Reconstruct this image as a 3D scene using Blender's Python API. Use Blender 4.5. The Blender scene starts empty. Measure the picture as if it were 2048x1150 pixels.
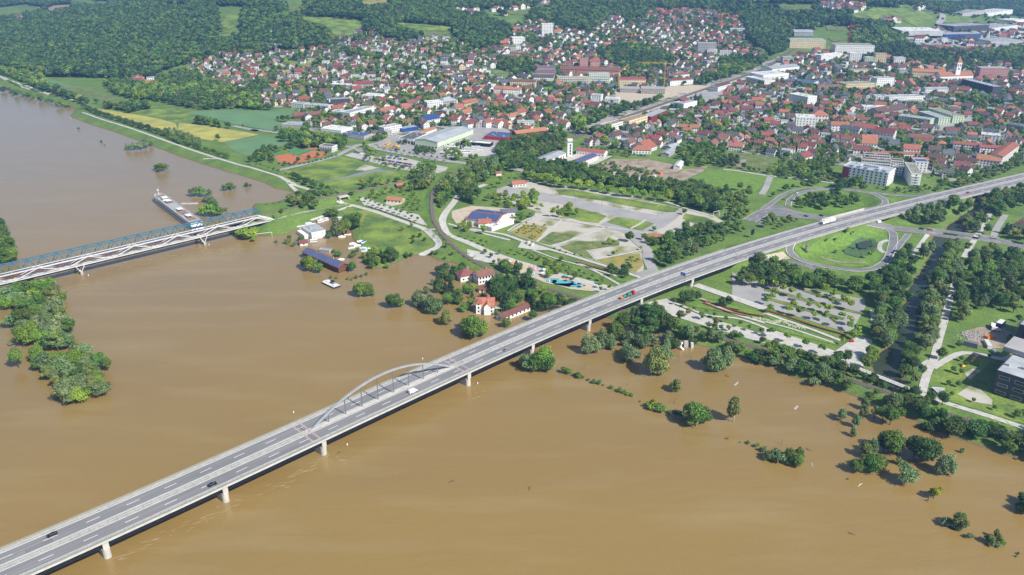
import bpy, math, random
import numpy as np
from mathutils import Vector
from mathutils.geometry import delaunay_2d_cdt
random.seed(7); rng = np.random.default_rng(7)
S = bpy.context.scene
C = S.collection

# ------------------------------------------------------------------ camera, sky, sun, exposure
HAZE_D = 0.00013
F_PX, CX, CY, CAM_H = 1593.0, 1024.0, 575.0, 255.0
TH = math.atan((CY + 120.0) / F_PX)
cam_d = bpy.data.cameras.new('camera'); cam = bpy.data.objects.new('camera', cam_d); C.objects.link(cam)
cam.location = (0, 0, CAM_H); cam.rotation_euler = (math.pi / 2 - TH, 0, 0)
cam_d.sensor_width = 36; cam_d.lens = F_PX / 2048 * 36; cam_d.clip_start = 1; cam_d.clip_end = 40000
S.camera = cam
SUN_EL = math.radians(43); SUN_AZ = math.atan2(.75, -.66)
W = bpy.data.worlds.new('World'); S.world = W; W.use_nodes = True
_n = W.node_tree.nodes; _l = W.node_tree.links; _n.clear()
sky = _n.new('ShaderNodeTexSky'); sky.sky_type = 'NISHITA'; sky.sun_disc = False
sky.sun_elevation = SUN_EL; sky.sun_rotation = SUN_AZ; sky.air_density = 1.0; sky.dust_density = 1.0
bg = _n.new('ShaderNodeBackground'); bg.inputs['Strength'].default_value = 0.1
wo = _n.new('ShaderNodeOutputWorld'); _l.new(sky.outputs[0], bg.inputs[0]); _l.new(bg.outputs[0], wo.inputs[0])
sd_ = bpy.data.lights.new('sun', 'SUN'); sd_.energy = 5.0; sd_.angle = math.radians(.5); sd_.color = (1, .955, .88)
sun = bpy.data.objects.new('sun', sd_); C.objects.link(sun)
_ld = Vector((-math.sin(SUN_AZ) * math.cos(SUN_EL), -math.cos(SUN_AZ) * math.cos(SUN_EL), -math.sin(SUN_EL)))
sun.rotation_euler = _ld.to_track_quat('-Z', 'Y').to_euler(); sun.location = (300, -200, 400)
S.view_settings.view_transform = 'Standard'; S.view_settings.look = 'None'
S.view_settings.exposure = 0.40; S.view_settings.gamma = 1
S.view_settings.use_curve_mapping = False
S.cycles.max_bounces = 5; S.cycles.diffuse_bounces = 3; S.cycles.glossy_bounces = 2
S.cycles.transmission_bounces = 2; S.cycles.volume_bounces = 0; S.cycles.transparent_max_bounces = 4
S.cycles.use_denoising = True

# ------------------------------------------------------------------ projection helpers
ST, CT = math.sin(TH), math.cos(TH)
def ray(u, v):
    u = np.asarray(u, float); v = np.asarray(v, float)
    dx = (u - CX) / F_PX; dy = -(v - CY) / F_PX
    return dx, CT + dy * ST, -ST + dy * CT
def at(u, v, z=0.0):
    dx, dy, dz = ray(u, v); t = (z - CAM_H) / dz
    return (float(dx * t), float(dy * t))
def proj(x, y, z):
    zc = y * CT - (z - CAM_H) * ST
    yc = y * ST + (z - CAM_H) * CT
    return CX + F_PX * x / zc, CY - F_PX * yc / zc, zc
ORG = {1: (0, 0), 2: (500, 0), 3: (1010, 0), 4: (1528, 0), 5: (0, 280), 6: (500, 280), 7: (1010, 280), 8: (1528, 280),
       9: (0, 560), 10: (500, 560), 11: (1010, 560), 12: (1528, 560), 13: (0, 860), 14: (500, 860), 15: (1010, 860), 16: (1528, 860), 0: (0, 0)}
ZF = 2048 / 520
def T(k, s):
    """points read off an enlarged piece of the photograph -> photograph pixels"""
    out = []
    for p in s.split():
        a = [float(q) for q in p.split(',')]
        f = 1 if k == 0 else ZF
        out.append((ORG[k][0] + a[0] / f, ORG[k][1] + a[1] / f) + tuple(a[2:]))
    return out

# ------------------------------------------------------------------ materials
M = {}
def mat(name, col, rough=.85, var=.0, vscale=.2, spec=.3, metal=0, rnd=0., col2=None, attr=None, bump=0, bscale=1.0, trans=0, detail=3, lo=.35, hi=.65, fine=0):
    if name in M: return M[name]
    m = bpy.data.materials.new(name); m.use_nodes = True
    nt = m.node_tree; n = nt.nodes; l = nt.links
    b = n['Principled BSDF']; b.inputs['Roughness'].default_value = rough
    b.inputs['Specular IOR Level'].default_value = spec; b.inputs['Metallic'].default_value = metal
    rgb = n.new('ShaderNodeRGB'); rgb.outputs[0].default_value = (*col, 1); cur = rgb.outputs[0]
    geo = None
    if col2 is not None or var or bump:
        geo = n.new('ShaderNodeNewGeometry')
    if col2 is not None or var:
        nz = n.new('ShaderNodeTexNoise'); nz.inputs['Scale'].default_value = vscale; nz.inputs['Detail'].default_value = detail
        l.new(geo.outputs['Position'], nz.inputs['Vector'])
        mr = n.new('ShaderNodeMapRange'); mr.inputs[1].default_value = lo; mr.inputs[2].default_value = hi
        l.new(nz.outputs[0], mr.inputs[0])
        mx = n.new('ShaderNodeMix'); mx.data_type = 'RGBA'; l.new(mr.outputs[0], mx.inputs[0]); l.new(cur, mx.inputs[6])
        if col2 is not None: mx.inputs[7].default_value = (*col2, 1)
        else: mx.inputs[7].default_value = (*[c * (1 - var) for c in col], 1)
        cur = mx.outputs[2]
    if fine:
        nf_ = n.new('ShaderNodeTexNoise'); nf_.inputs['Scale'].default_value = fine; nf_.inputs['Detail'].default_value = 4; l.new(geo.outputs['Position'], nf_.inputs[0])
        rf_ = n.new('ShaderNodeMapRange'); rf_.inputs[1].default_value = .3; rf_.inputs[2].default_value = .7; rf_.inputs[3].default_value = .72; rf_.inputs[4].default_value = 1.25; l.new(nf_.outputs[0], rf_.inputs[0])
        hf_ = n.new('ShaderNodeHueSaturation'); l.new(rf_.outputs[0], hf_.inputs['Value']); l.new(cur, hf_.inputs['Color']); cur = hf_.outputs[0]
    if rnd:
        oi = n.new('ShaderNodeObjectInfo'); hs = n.new('ShaderNodeHueSaturation')
        mr = n.new('ShaderNodeMapRange'); mr.inputs[3].default_value = 1 - rnd; mr.inputs[4].default_value = 1 + rnd
        l.new(oi.outputs['Random'], mr.inputs[0]); l.new(mr.outputs[0], hs.inputs['Value'])
        mr2 = n.new('ShaderNodeMapRange'); mr2.inputs[3].default_value = .5 - rnd * .09; mr2.inputs[4].default_value = .5 + rnd * .09
        ml = n.new('ShaderNodeMath'); ml.operation = 'MULTIPLY'; ml.inputs[1].default_value = 7.31
        fr = n.new('ShaderNodeMath'); fr.operation = 'FRACT'
        l.new(oi.outputs['Random'], ml.inputs[0]); l.new(ml.outputs[0], fr.inputs[0]); l.new(fr.outputs[0], mr2.inputs[0])
        l.new(mr2.outputs[0], hs.inputs['Hue']); l.new(cur, hs.inputs['Color']); cur = hs.outputs[0]
    if attr:
        at_ = n.new('ShaderNodeAttribute'); at_.attribute_name = attr
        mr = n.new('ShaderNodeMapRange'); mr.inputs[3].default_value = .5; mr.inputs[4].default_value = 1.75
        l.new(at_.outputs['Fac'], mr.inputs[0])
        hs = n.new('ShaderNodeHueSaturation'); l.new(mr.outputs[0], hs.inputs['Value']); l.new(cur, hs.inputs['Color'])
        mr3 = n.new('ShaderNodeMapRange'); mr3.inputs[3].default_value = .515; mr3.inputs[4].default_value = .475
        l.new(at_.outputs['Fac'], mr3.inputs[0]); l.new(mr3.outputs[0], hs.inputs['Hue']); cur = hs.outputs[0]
    l.new(cur, b.inputs['Base Color'])
    if bump:
        nb = n.new('ShaderNodeTexNoise'); nb.inputs['Scale'].default_value = bscale; nb.inputs['Detail'].default_value = 4
        l.new(geo.outputs['Position'], nb.inputs['Vector'])
        bp = n.new('ShaderNodeBump'); bp.inputs['Strength'].default_value = 1; bp.inputs['Distance'].default_value = bump
        l.new(nb.outputs[0], bp.inputs['Height']); l.new(bp.outputs[0], b.inputs['Normal'])
    if trans:
        tr = n.new('ShaderNodeBsdfTranslucent'); l.new(cur, tr.inputs[0])
        ms = n.new('ShaderNodeMixShader'); ms.inputs[0].default_value = trans
        l.new(b.outputs[0], ms.inputs[1]); l.new(tr.outputs[0], ms.inputs[2]); l.new(ms.outputs[0], n['Material Output'].inputs[0])
    M[name] = m; return m

mat('grass', (.15, .235, .038), fine=.6, col2=(.09, .155, .038), vscale=.05, detail=8, lo=.3, hi=.7)
def wet_edge():
    m = M['grass']; n = m.node_tree.nodes; l = m.node_tree.links; b = n['Principled BSDF']; src = b.inputs['Base Color'].links[0].from_socket
    g = n.new('ShaderNodeNewGeometry'); s = n.new('ShaderNodeSeparateXYZ'); l.new(g.outputs['Position'], s.inputs[0]); r = n.new('ShaderNodeMapRange'); r.inputs[1].default_value = .25; r.inputs[2].default_value = .95
    nz = n.new('ShaderNodeTexNoise'); nz.inputs['Scale'].default_value = .15; nz.inputs['Detail'].default_value = 6; l.new(g.outputs['Position'], nz.inputs[0]); ma = n.new('ShaderNodeMath'); ma.operation = 'MULTIPLY_ADD'; ma.inputs[1].default_value = -1.6; l.new(nz.outputs[0], ma.inputs[0]); l.new(s.outputs[2], ma.inputs[2])
    ad = n.new('ShaderNodeMath'); ad.inputs[1].default_value = .8; l.new(ma.outputs[0], ad.inputs[0]); l.new(ad.outputs[0], r.inputs[0])
    x = n.new('ShaderNodeMix'); x.data_type = 'RGBA'; x.inputs[6].default_value = (.17, .12, .06, 1); l.new(src, x.inputs[7]); l.new(r.outputs[0], x.inputs[0]); l.new(x.outputs[2], b.inputs['Base Color'])
wet_edge()
mat('meadow', (.215, .29, .045), fine=.5, col2=(.085, .145, .035), vscale=.045, detail=9, lo=.36, hi=.62)
mat('rough_grass', (.19, .215, .07), fine=.4, col2=(.08, .13, .03), vscale=.12, detail=9)
mat('lawn', (.155, .26, .038), fine=.5, col2=(.115, .205, .034), vscale=.15, detail=5)
mat('teal_crop', (.135, .245, .105), col2=(.11, .21, .09), vscale=.03, detail=4)
mat('yellow_crop', (.44, .40, .09), col2=(.28, .29, .08), vscale=.05, detail=6)
mat('dry_grass', (.33, .26, .075), col2=(.2, .21, .055), vscale=.12, detail=8)
mat('bare_soil', (.36, .25, .17), col2=(.29, .22, .14), vscale=.03)
mat('soil_site', (.38, .31, .235), col2=(.22, .17, .12), vscale=.09, detail=8)
mat('gravel', (.46, .44, .40), col2=(.38, .365, .33), vscale=.15, detail=8)
mat('gravel_grass', (.46, .43, .37), col2=(.19, .205, .07), vscale=.045, detail=10, lo=.48, hi=.66)
mat('paving', (.52, .50, .46), col2=(.42, .405, .37), vscale=.3, detail=6)
mat('asphalt', (.215, .212, .21), col2=(.165, .163, .165), vscale=.09, detail=8)
mat('asphalt_pale', (.36, .35, .335), col2=(.29, .285, .275), vscale=.06, detail=8)
mat('reeds', (.085, .155, .06), col2=(.06, .115, .045), vscale=.3, detail=6)
mat('clay', (.50, .16, .07), col2=(.42, .14, .065), vscale=.2)
mat('sand', (.52, .44, .33), var=.15, vscale=.2)
mat('white_line', (.85, .85, .82), var=.15, vscale=1.5, rough=.7)
mat('concrete', (.43, .41, .375), col2=(.32, .305, .28), vscale=.35, detail=8)
mat('concrete_light', (.54, .52, .475), col2=(.44, .42, .385), vscale=.3, detail=8)
mat('ballast', (.17, .14, .10), col2=(.10, .085, .06), vscale=.8, detail=6)
mat('rail_steel', (.30, .24, .20), rough=.5)
mat('sleeper', (.26, .235, .2), var=.3, vscale=2)
mat('white_wall', (.80, .79, .76), var=.08, vscale=.12, rnd=.10)
mat('cream_wall', (.72, .60, .38), var=.12, vscale=.12, rnd=.08)
mat('mint_wall', (.55, .66, .48), var=.10, vscale=.12)
mat('grey_wall', (.42, .41, .40), var=.12, vscale=.12, rnd=.12)
mat('red_wall', (.24, .04, .045), var=.1, vscale=.2)
mat('pink_wall', (.55, .30, .26), var=.1, vscale=.2)
mat('dark_facade', (.085, .085, .10), var=.25, vscale=.6)
mat('wood_dark', (.16, .07, .035), var=.3, vscale=.8)
mat('tile_orange', (.40, .165, .095), col2=(.30, .125, .08), vscale=.5, rnd=.16, detail=6)
mat('tile_red', (.30, .10, .075), col2=(.23, .08, .06), vscale=.5, rnd=.16, detail=6)
mat('tile_dark', (.21, .085, .07), col2=(.15, .065, .055), vscale=.5, rnd=.2, detail=6)
mat('tile_brown', (.135, .085, .07), col2=(.10, .065, .055), vscale=.5, rnd=.2, detail=6)
mat('tile_grey', (.12, .125, .14), col2=(.085, .09, .105), vscale=.5, rnd=.25, detail=6)
mat('roof_metal', (.40, .42, .43), col2=(.31, .33, .34), vscale=.12, rough=.5, rnd=.12)
mat('roof_white', (.66, .66, .64), col2=(.55, .55, .53), vscale=.08, rnd=.1)
mat('roof_green', (.20, .22, .15), col2=(.33, .31, .25), vscale=.12)
mat('solar', (.035, .07, .20), rough=.25, spec=.6)
mat('solar_frame', (.45, .47, .50), rough=.5)
mat('glass', (.035, .045, .06), rough=.15, spec=.6)
mat('frame_white', (.8, .8, .78))
mat('steel_white', (.66, .66, .64), var=.12, vscale=.3, rough=.5)
mat('steel_blue', (.045, .17, .25), var=.2, vscale=.3, rough=.5)
mat('navy_and_shade', (.010, .015, .03), var=.3, vscale=.3, rough=.5)  # plain navy paint; on bridge girders and underpass it stands for shade
mat('steel_arch', (.40, .43, .46), var=.15, vscale=.4, rough=.4, metal=.2)
mat('steel_grey', (.16, .165, .175), rough=.5)
mat('rail_green', (.33, .36, .31), rough=.6)
mat('rust_deck', (.30, .055, .06), var=.3, vscale=.3)
mat('pink_joint', (.45, .33, .31), var=.2, vscale=2)
mat('deck_wood', (.34, .21, .14), var=.3, vscale=.5)
mat('paint_white', (.8, .8, .8), rough=.35, spec=.5)
mat('paint_black', (.01, .012, .018), rough=.25, spec=.6)
mat('paint_silver', (.45, .46, .48), rough=.3, metal=.5)
mat('paint_red', (.42, .02, .02), rough=.35, spec=.5)
mat('paint_blue', (.02, .07, .28), rough=.35, spec=.5)
mat('paint_green', (.05, .22, .12), rough=.4, spec=.5)
mat('paint_yellow', (.75, .42, .03), rough=.45)
mat('orange', (.75, .22, .02), rough=.5)
mat('crane_yellow', (.62, .38, .08), rough=.5)
mat('tyre', (.012, .012, .012))
mat('sign_blue', (.02, .12, .50), rough=.4)
mat('pool', (.10, .42, .50), rough=.2, spec=.5)
mat('pink', (.62, .2, .36)); mat('cyan', (.14, .38, .48))
mat('bark', (.11, .085, .06), var=.3, vscale=3)
mat('bark_pale', (.5, .48, .42), var=.4, vscale=3)
mat('flower_white', (.62, .60, .45), col2=(.25, .33, .12), vscale=.8)
mat('hedge_red', (.26, .045, .035), var=.3, vscale=1)
mat('timber', (.35, .27, .19), var=.3, vscale=1)
mat('stone', (.30, .27, .23), col2=(.20, .18, .16), vscale=.6)
mat('foam', (.40, .32, .19), rough=.4)
mat('puddle', (.22, .24, .20), rough=.2, spec=.5)
OPENPX = []
FOL = dict(rough=.6, spec=.25, trans=.3, attr='tint', rnd=.26)
mat('leaf_mid', (.150, .255, .045), col2=(.085, .170, .035), vscale=.018, **FOL)
mat('leaf_dark', (.080, .155, .038), col2=(.055, .120, .034), vscale=.02, **FOL)
mat('leaf_fresh', (.200, .310, .042), **FOL)
mat('leaf_silver', (.185, .26, .115), col2=(.135, .21, .08), vscale=.03, **FOL)
mat('leaf_olive', (.215, .265, .08), col2=(.15, .21, .055), vscale=.03, **FOL)
mat('leaf_conifer', (.05, .105, .045), **FOL)
mat('leaf_yellow', (.30, .34, .03), **FOL)

def make_water(name, c1, c2, c3, rough, bump):
    m = bpy.data.materials.new(name); m.use_nodes = True; nt = m.node_tree; n = nt.nodes; l = nt.links
    b = n['Principled BSDF']; b.inputs['Roughness'].default_value = rough; b.inputs['IOR'].default_value = 1.5 if c1[0] > .2 else 1.25
    g = n.new('ShaderNodeNewGeometry')
    mp = n.new('ShaderNodeMapping'); mp.inputs['Rotation'].default_value = (0, 0, math.radians(-44)); mp.inputs['Scale'].default_value = (.22, 1, 1)
    l.new(g.outputs['Position'], mp.inputs[0])
    n1 = n.new('ShaderNodeTexNoise'); n1.inputs['Scale'].default_value = .006; n1.inputs['Detail'].default_value = 5; l.new(mp.outputs[0], n1.inputs[0])
    n1.inputs['Distortion'].default_value = .8
    r1 = n.new('ShaderNodeMapRange'); r1.inputs[1].default_value = .35; r1.inputs[2].default_value = .65; l.new(n1.outputs[0], r1.inputs[0])
    m1 = n.new('ShaderNodeMix'); m1.data_type = 'RGBA'; m1.inputs[6].default_value = (*c1, 1); m1.inputs[7].default_value = (*c2, 1); l.new(r1.outputs[0], m1.inputs[0])
    n2 = n.new('ShaderNodeTexNoise'); n2.inputs['Scale'].default_value = .05; n2.inputs['Detail'].default_value = 6; l.new(mp.outputs[0], n2.inputs[0])
    r2 = n.new('ShaderNodeMapRange'); r2.inputs[1].default_value = .5; r2.inputs[2].default_value = .75; r2.inputs[4].default_value = .7; l.new(n2.outputs[0], r2.inputs[0])
    m2 = n.new('ShaderNodeMix'); m2.data_type = 'RGBA'; m2.inputs[7].default_value = (*c3, 1); l.new(m1.outputs[2], m2.inputs[6]); l.new(r2.outputs[0], m2.inputs[0])
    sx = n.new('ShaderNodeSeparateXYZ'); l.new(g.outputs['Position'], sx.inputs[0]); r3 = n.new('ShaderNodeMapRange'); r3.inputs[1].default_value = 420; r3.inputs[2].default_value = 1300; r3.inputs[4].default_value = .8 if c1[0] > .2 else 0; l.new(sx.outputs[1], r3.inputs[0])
    m3 = n.new('ShaderNodeMix'); m3.data_type = 'RGBA'; l.new(r3.outputs[0], m3.inputs[0]); l.new(m2.outputs[2], m3.inputs[6]); m3.inputs[7].default_value = (.25, .19, .125, 1); l.new(m3.outputs[2], b.inputs['Base Color'])  # greyer with distance: upstream silt, plus some sky reflection put into the colour
    n3 = n.new('ShaderNodeTexNoise'); n3.inputs['Scale'].default_value = .9; n3.inputs['Detail'].default_value = 5; l.new(g.outputs['Position'], n3.inputs[0])
    bp = n.new('ShaderNodeBump'); bp.inputs['Distance'].default_value = bump; bp.inputs['Strength'].default_value = 1; n4 = n.new('ShaderNodeTexNoise'); n4.inputs['Scale'].default_value = .12; n4.inputs['Detail'].default_value = 5; n4.inputs['Distortion'].default_value = 1.2; l.new(mp.outputs[0], n4.inputs['Vector']); ma = n.new('ShaderNodeMath'); ma.operation = 'MULTIPLY_ADD'; ma.inputs[1].default_value = 2.2; l.new(n4.outputs[0], ma.inputs[0]); l.new(n3.outputs[0], ma.inputs[2]); l.new(ma.outputs[0], bp.inputs['Height']); l.new(bp.outputs[0], b.inputs['Normal'])
    M[name] = m
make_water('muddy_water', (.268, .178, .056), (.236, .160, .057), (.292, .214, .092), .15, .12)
make_water('creek_water', (.030, .045, .022), (.042, .055, .028), (.05, .062, .035), .22, .04)

def town_ground():
    m = bpy.data.materials.new('town_ground'); m.use_nodes = True; nt = m.node_tree; n = nt.nodes; l = nt.links
    b = n['Principled BSDF']; b.inputs['Roughness'].default_value = .9
    g = n.new('ShaderNodeNewGeometry')
    mp = n.new('ShaderNodeMapping'); mp.inputs['Rotation'].default_value = (0, 0, math.radians(25)); l.new(g.outputs['Position'], mp.inputs[0])
    v = n.new('ShaderNodeTexVoronoi'); v.feature = 'DISTANCE_TO_EDGE'; v.inputs['Scale'].default_value = 1 / 75; l.new(mp.outputs[0], v.inputs[0])
    v.inputs['Randomness'].default_value = .6
    r = n.new('ShaderNodeMapRange'); r.inputs[1].default_value = .045; r.inputs[2].default_value = .06; l.new(v.outputs[0], r.inputs[0])
    nz = n.new('ShaderNodeTexNoise'); nz.inputs['Scale'].default_value = .06; nz.inputs['Detail'].default_value = 7; l.new(g.outputs['Position'], nz.inputs[0])
    r2 = n.new('ShaderNodeMapRange'); r2.inputs[1].default_value = .5; r2.inputs[2].default_value = .62; l.new(nz.outputs[0], r2.inputs[0])
    m1 = n.new('ShaderNodeMix'); m1.data_type = 'RGBA'; m1.inputs[6].default_value = (.075, .12, .03, 1); m1.inputs[7].default_value = (.30, .285, .25, 1); l.new(r2.outputs[0], m1.inputs[0])
    m2 = n.new('ShaderNodeMix'); m2.data_type = 'RGBA'; m2.inputs[6].default_value = (.33, .32, .31, 1); l.new(m1.outputs[2], m2.inputs[7]); l.new(r.outputs[0], m2.inputs[0])
    l.new(m2.outputs[2], b.inputs['Base Color']); M['town_ground'] = m
town_ground()

# ------------------------------------------------------------------ mesh + object helpers
class MB:
    """collects faces, builds ONE mesh"""
    def __init__(s): s.v = []; s.f = []; s.m = []; s.k = 0
    def poly(s, pts, m=0):
        n = len(s.v); s.v += [tuple(p) for p in pts]; s.f.append(tuple(range(n, n + len(pts)))); s.m.append(m)
    def box(s, c, d, rz=0, m=0, taper=1.0, base=False):
        x, y, z = d[0] / 2, d[1] / 2, d[2] / 2; cz = c[2] + (z if base else 0)
        ca, sa = math.cos(rz), math.sin(rz); n = len(s.v)
        for k, t in ((-1, 1), (1, taper)):
            for a, b_ in ((-1, -1), (1, -1), (1, 1), (-1, 1)):
                px, py = a * x * t, b_ * y * t
                s.v.append((c[0] + px * ca - py * sa, c[1] + px * sa + py * ca, cz + k * z))
        for q in ((3, 2, 1, 0), (4, 5, 6, 7), (0, 1, 5, 4), (1, 2, 6, 5), (2, 3, 7, 6), (3, 0, 4, 7)):
            s.f.append(tuple(n + i for i in q)); s.m.append(m)
        return s
    def bar(s, p, q, w, h=None, m=0):
        h = h or w; p = Vector(p); q = Vector(q); d = q - p; L = d.length
        if L < 1e-6: return s
        d /= L; up = Vector((0, 0, 1)) if abs(d.z) < .95 else Vector((0, 1, 0))
        a = d.cross(up).normalized() * (w / 2); b_ = a.cross(d).normalized() * (h / 2); n = len(s.v)
        for o in (p, q):
            for i, j in ((-1, -1), (1, -1), (1, 1), (-1, 1)): s.v.append(tuple(o + a * i + b_ * j))
        for f in ((0, 1, 2, 3), (7, 6, 5, 4), (4, 5, 1, 0), (5, 6, 2, 1), (6, 7, 3, 2), (7, 4, 0, 3)):
            s.f.append(tuple(n + i for i in f)); s.m.append(m)
        return s
    def tube(s, pts, rad, seg=8, m=0, cap=True):
        n0 = len(s.v); pts = [Vector(p) for p in pts]
        for i, p in enumerate(pts):
            d = (pts[min(i + 1, len(pts) - 1)] - pts[max(i - 1, 0)]).normalized()
            up = Vector((0, 0, 1)) if abs(d.z) < .9 else Vector((1, 0, 0))
            a = d.cross(up).normalized(); b_ = d.cross(a).normalized()
            for k in range(seg):
                t = 2 * math.pi * k / seg; s.v.append(tuple(p + (a * math.cos(t) + b_ * math.sin(t)) * rad[i]))
        for i in range(len(pts) - 1):
            for k in range(seg):
                a0 = n0 + i * seg + k; a1 = n0 + i * seg + (k + 1) % seg
                s.f.append((a0, a0 + seg, a1 + seg, a1)); s.m.append(m)
        if cap:
            s.f.append(tuple(n0 + k for k in range(seg))); s.m.append(m)
            s.f.append(tuple(n0 + (len(pts) - 1) * seg + k for k in reversed(range(seg)))); s.m.append(m)
        return s
    def prism(s, pts, z0, z1, m=0, top=True):
        n = len(pts); a = len(s.v)
        s.v += [(p[0], p[1], z0) for p in pts] + [(p[0], p[1], z1) for p in pts]
        for i in range(n):
            j = (i + 1) % n; s.f.append((a + i, a + j, a + n + j, a + n + i)); s.m.append(m)
        s.f.append(tuple(range(a + n, a + 2 * n))); s.m.append(m)
        s.f.append(tuple(reversed(range(a, a + n)))); s.m.append(m)
        return s
    def mesh(s, name, mats, smooth=False):
        me = bpy.data.meshes.new(name); me.from_pydata(s.v, [], s.f)
        for q in (mats if isinstance(mats, (list, tuple)) else [mats]): me.materials.append(M[q] if isinstance(q, str) else q)
        if any(s.m): me.polygons.foreach_set('material_index', s.m)
        if smooth: me.polygons.foreach_set('use_smooth', [True] * len(me.polygons))
        me.update(); return me
    def build(s, name, mats, parent=None, smooth=False, loc=None, kind=None):
        return link(name, s.mesh(name, mats, smooth), parent, loc, kind)
def link(name, me, parent=None, loc=None, kind=None):
    o = bpy.data.objects.new(name, me); C.objects.link(o)
    if parent is not None: o.parent = parent
    if loc is not None: o.location = loc
    if kind: o['kind'] = kind
    return o
def tag(o, label, cat, group=None):
    o['label'] = label; o['category'] = cat
    if group: o['group'] = group
    return o
def thing(name, label, cat, loc=(0, 0, 0), rz=0, group=None):
    o = bpy.data.objects.new(name, None); o.empty_display_size = .5; C.objects.link(o); o.location = loc; o.rotation_euler = (0, 0, rz)
    if label: tag(o, label, cat, group)
    return o
def copy_tree(o, parent=None):
    c = o.copy(); C.objects.link(c)
    if parent is not None: c.parent = parent
    for ch in o.children: copy_tree(ch, c)
    return c
LAND = []   # landmarks (px u, v, phrase)
ORD = ['closest', 'second closest', 'third closest', 'fourth closest', 'fifth closest', 'sixth closest', 'seventh closest', 'eighth closest', 'ninth closest', 'tenth closest',
       'eleventh closest', 'twelfth closest']
def ordw(k):
    if k < 12: return ORD[k]
    tens = {20: 'twent', 30: 'thirt', 40: 'fort', 50: 'fift', 60: 'sixt', 70: 'sevent', 80: 'eight', 90: 'ninet'}
    u = ['', 'first', 'second', 'third', 'fourth', 'fifth', 'sixth', 'seventh', 'eighth', 'ninth']
    teen = ['tenth', 'eleventh', 'twelfth', 'thirteenth', 'fourteenth', 'fifteenth', 'sixteenth', 'seventeenth', 'eighteenth', 'nineteenth']
    k += 1
    if k < 20: return teen[k - 10] + ' closest'
    if k >= 100: return 'number %d closest' % k
    return (tens[k // 10 * 10] + ('ieth' if k % 10 == 0 else 'y-' + u[k % 10])) + ' closest'
def relabel(items, noun_of):
    """items: (u, v, key). Label each by how near it stands to a landmark, among the alike on that side of it."""
    U = np.array([[i[0], i[1]] for i in items]); keys = [i[2] for i in items]; labs = []; K = np.array(keys)
    L = np.array([[a[0], a[1]] for a in LAND])
    def side(du, dv):
        return np.where(np.abs(du) > np.abs(dv) * 1.0, np.where(du < 0, 0, 1), np.where(dv < 0, 2, 3))
    SW = ['left of', 'right of', 'behind', 'in front of']
    for i in range(len(items)):
        d = np.hypot(L[:, 0] - U[i, 0], (L[:, 1] - U[i, 1]) * 1.6); best = None
        for j in np.argsort(d)[:4]:
            du, dv = U[:, 0] - L[j, 0], U[:, 1] - L[j, 1]; sd = side(du, dv); dd = np.hypot(du, dv)
            r = int(((K == K[i]) & (sd == sd[i]) & (dd < dd[i] - 1e-9)).sum())
            if best is None or r < best[0]: best = (r, j, sd[i])
        r, j, sd = best
        labs.append('%s, %s one %s %s' % (noun_of(keys[i]), ordw(r), SW[int(sd)], LAND[j][2]))
    return labs
# ------------------------------------------------------------------ terrain
def seg_dist(X, Y, pts):
    """distance to a polyline, with the interpolated 3rd value at the nearest point"""
    D = np.full(X.shape, 1e9); V = np.zeros(X.shape)
    for a, b in zip(pts[:-1], pts[1:]):
        ax, ay, bx, by = a[0], a[1], b[0], b[1]; dx, dy = bx - ax, by - ay; L2 = dx * dx + dy * dy + 1e-9
        t = np.clip(((X - ax) * dx + (Y - ay) * dy) / L2, 0, 1); d = np.hypot(X - ax - t * dx, Y - ay - t * dy)
        m = d < D; D[m] = d[m]
        if len(a) > 2: V[m] = (a[2] + t * (b[2] - a[2]))[m]
    return D, V
def inside(X, Y, pts):
    r = np.zeros(X.shape, bool); n = len(pts)
    for i in range(n):
        x1, y1 = pts[i][:2]; x2, y2 = pts[(i + 1) % n][:2]
        if y1 == y2: continue
        c = ((y1 > Y) != (y2 > Y)) & (X < (x2 - x1) * (Y - y1) / (y2 - y1) + x1); r ^= c
    return r
def px0(pts, z=0.0): return [at(p[0], p[1], z) for p in pts]
def pxz(pts): return [(*at(p[0], p[1], p[2]), p[2]) for p in pts]
W1 = [(-4200, 4700), (-3000, 3470)] + px0(
    T(1, '0,660 300,750 560,810 650,830 610,890 650,930 800,985 1000,1050 1130,1110') +
    T(5, '1200,15 1400,90 1700,190 1900,260 2048,300') +
    T(6, '180,350 300,400 370,430 340,450 250,480 150,500 40,500') +
    T(6, '20,520 30,690 40,700 120,710 300,670 480,630 580,590 660,600 720,625 700,660 780,690 800,720 820,790 860,830 940,850 930,880 870,905 870,960 900,990 1000,1020 1100,990 1200,950 1300,910 1360,905 1420,920 1480,950 1600,965 1700,985') +
    T(0, '940,540 960,548 1000,566 1100,592 1215,628 1330,664 1386,688 1416,692 1480,710 1528,730 1553,735 1579,753 1630,771 1693,778 1726,783 1757,789 1782,814 1833,845 1871,862 1909,877 1960,895 1998,910 2048,922 2300,990')) + [(1500, 100), (1500, -600), (-4200, -600)]
CREEK_C = T(8, '1760,330,5 1700,430,5 1680,480,5 1650,560,5 1530,680,6 1500,725,7 1400,790,7 1385,900,5') + T(12, '1250,20,5 1200,150,6 1140,300,6 1140,420,6 1100,530,6 1010,610,7 965,700,8 980,790,8 1000,860,8')
POND = T(8, '735,840 760,820 800,812 845,815 850,835 820,865 770,868 735,860')
def ridge(pts, hw, sl): return (pxz(pts), hw, sl)
RAIL1 = T(6, '-60,625,9 165,572,9 300,548,9 560,455,8 700,432,7.5 900,393,6.5 1100,350,5.5 1300,310,5 1440,270,4.5')
FOOT1 = T(6, '185,630,8.4 400,572,6.5 600,540,5 760,505,4')
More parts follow.
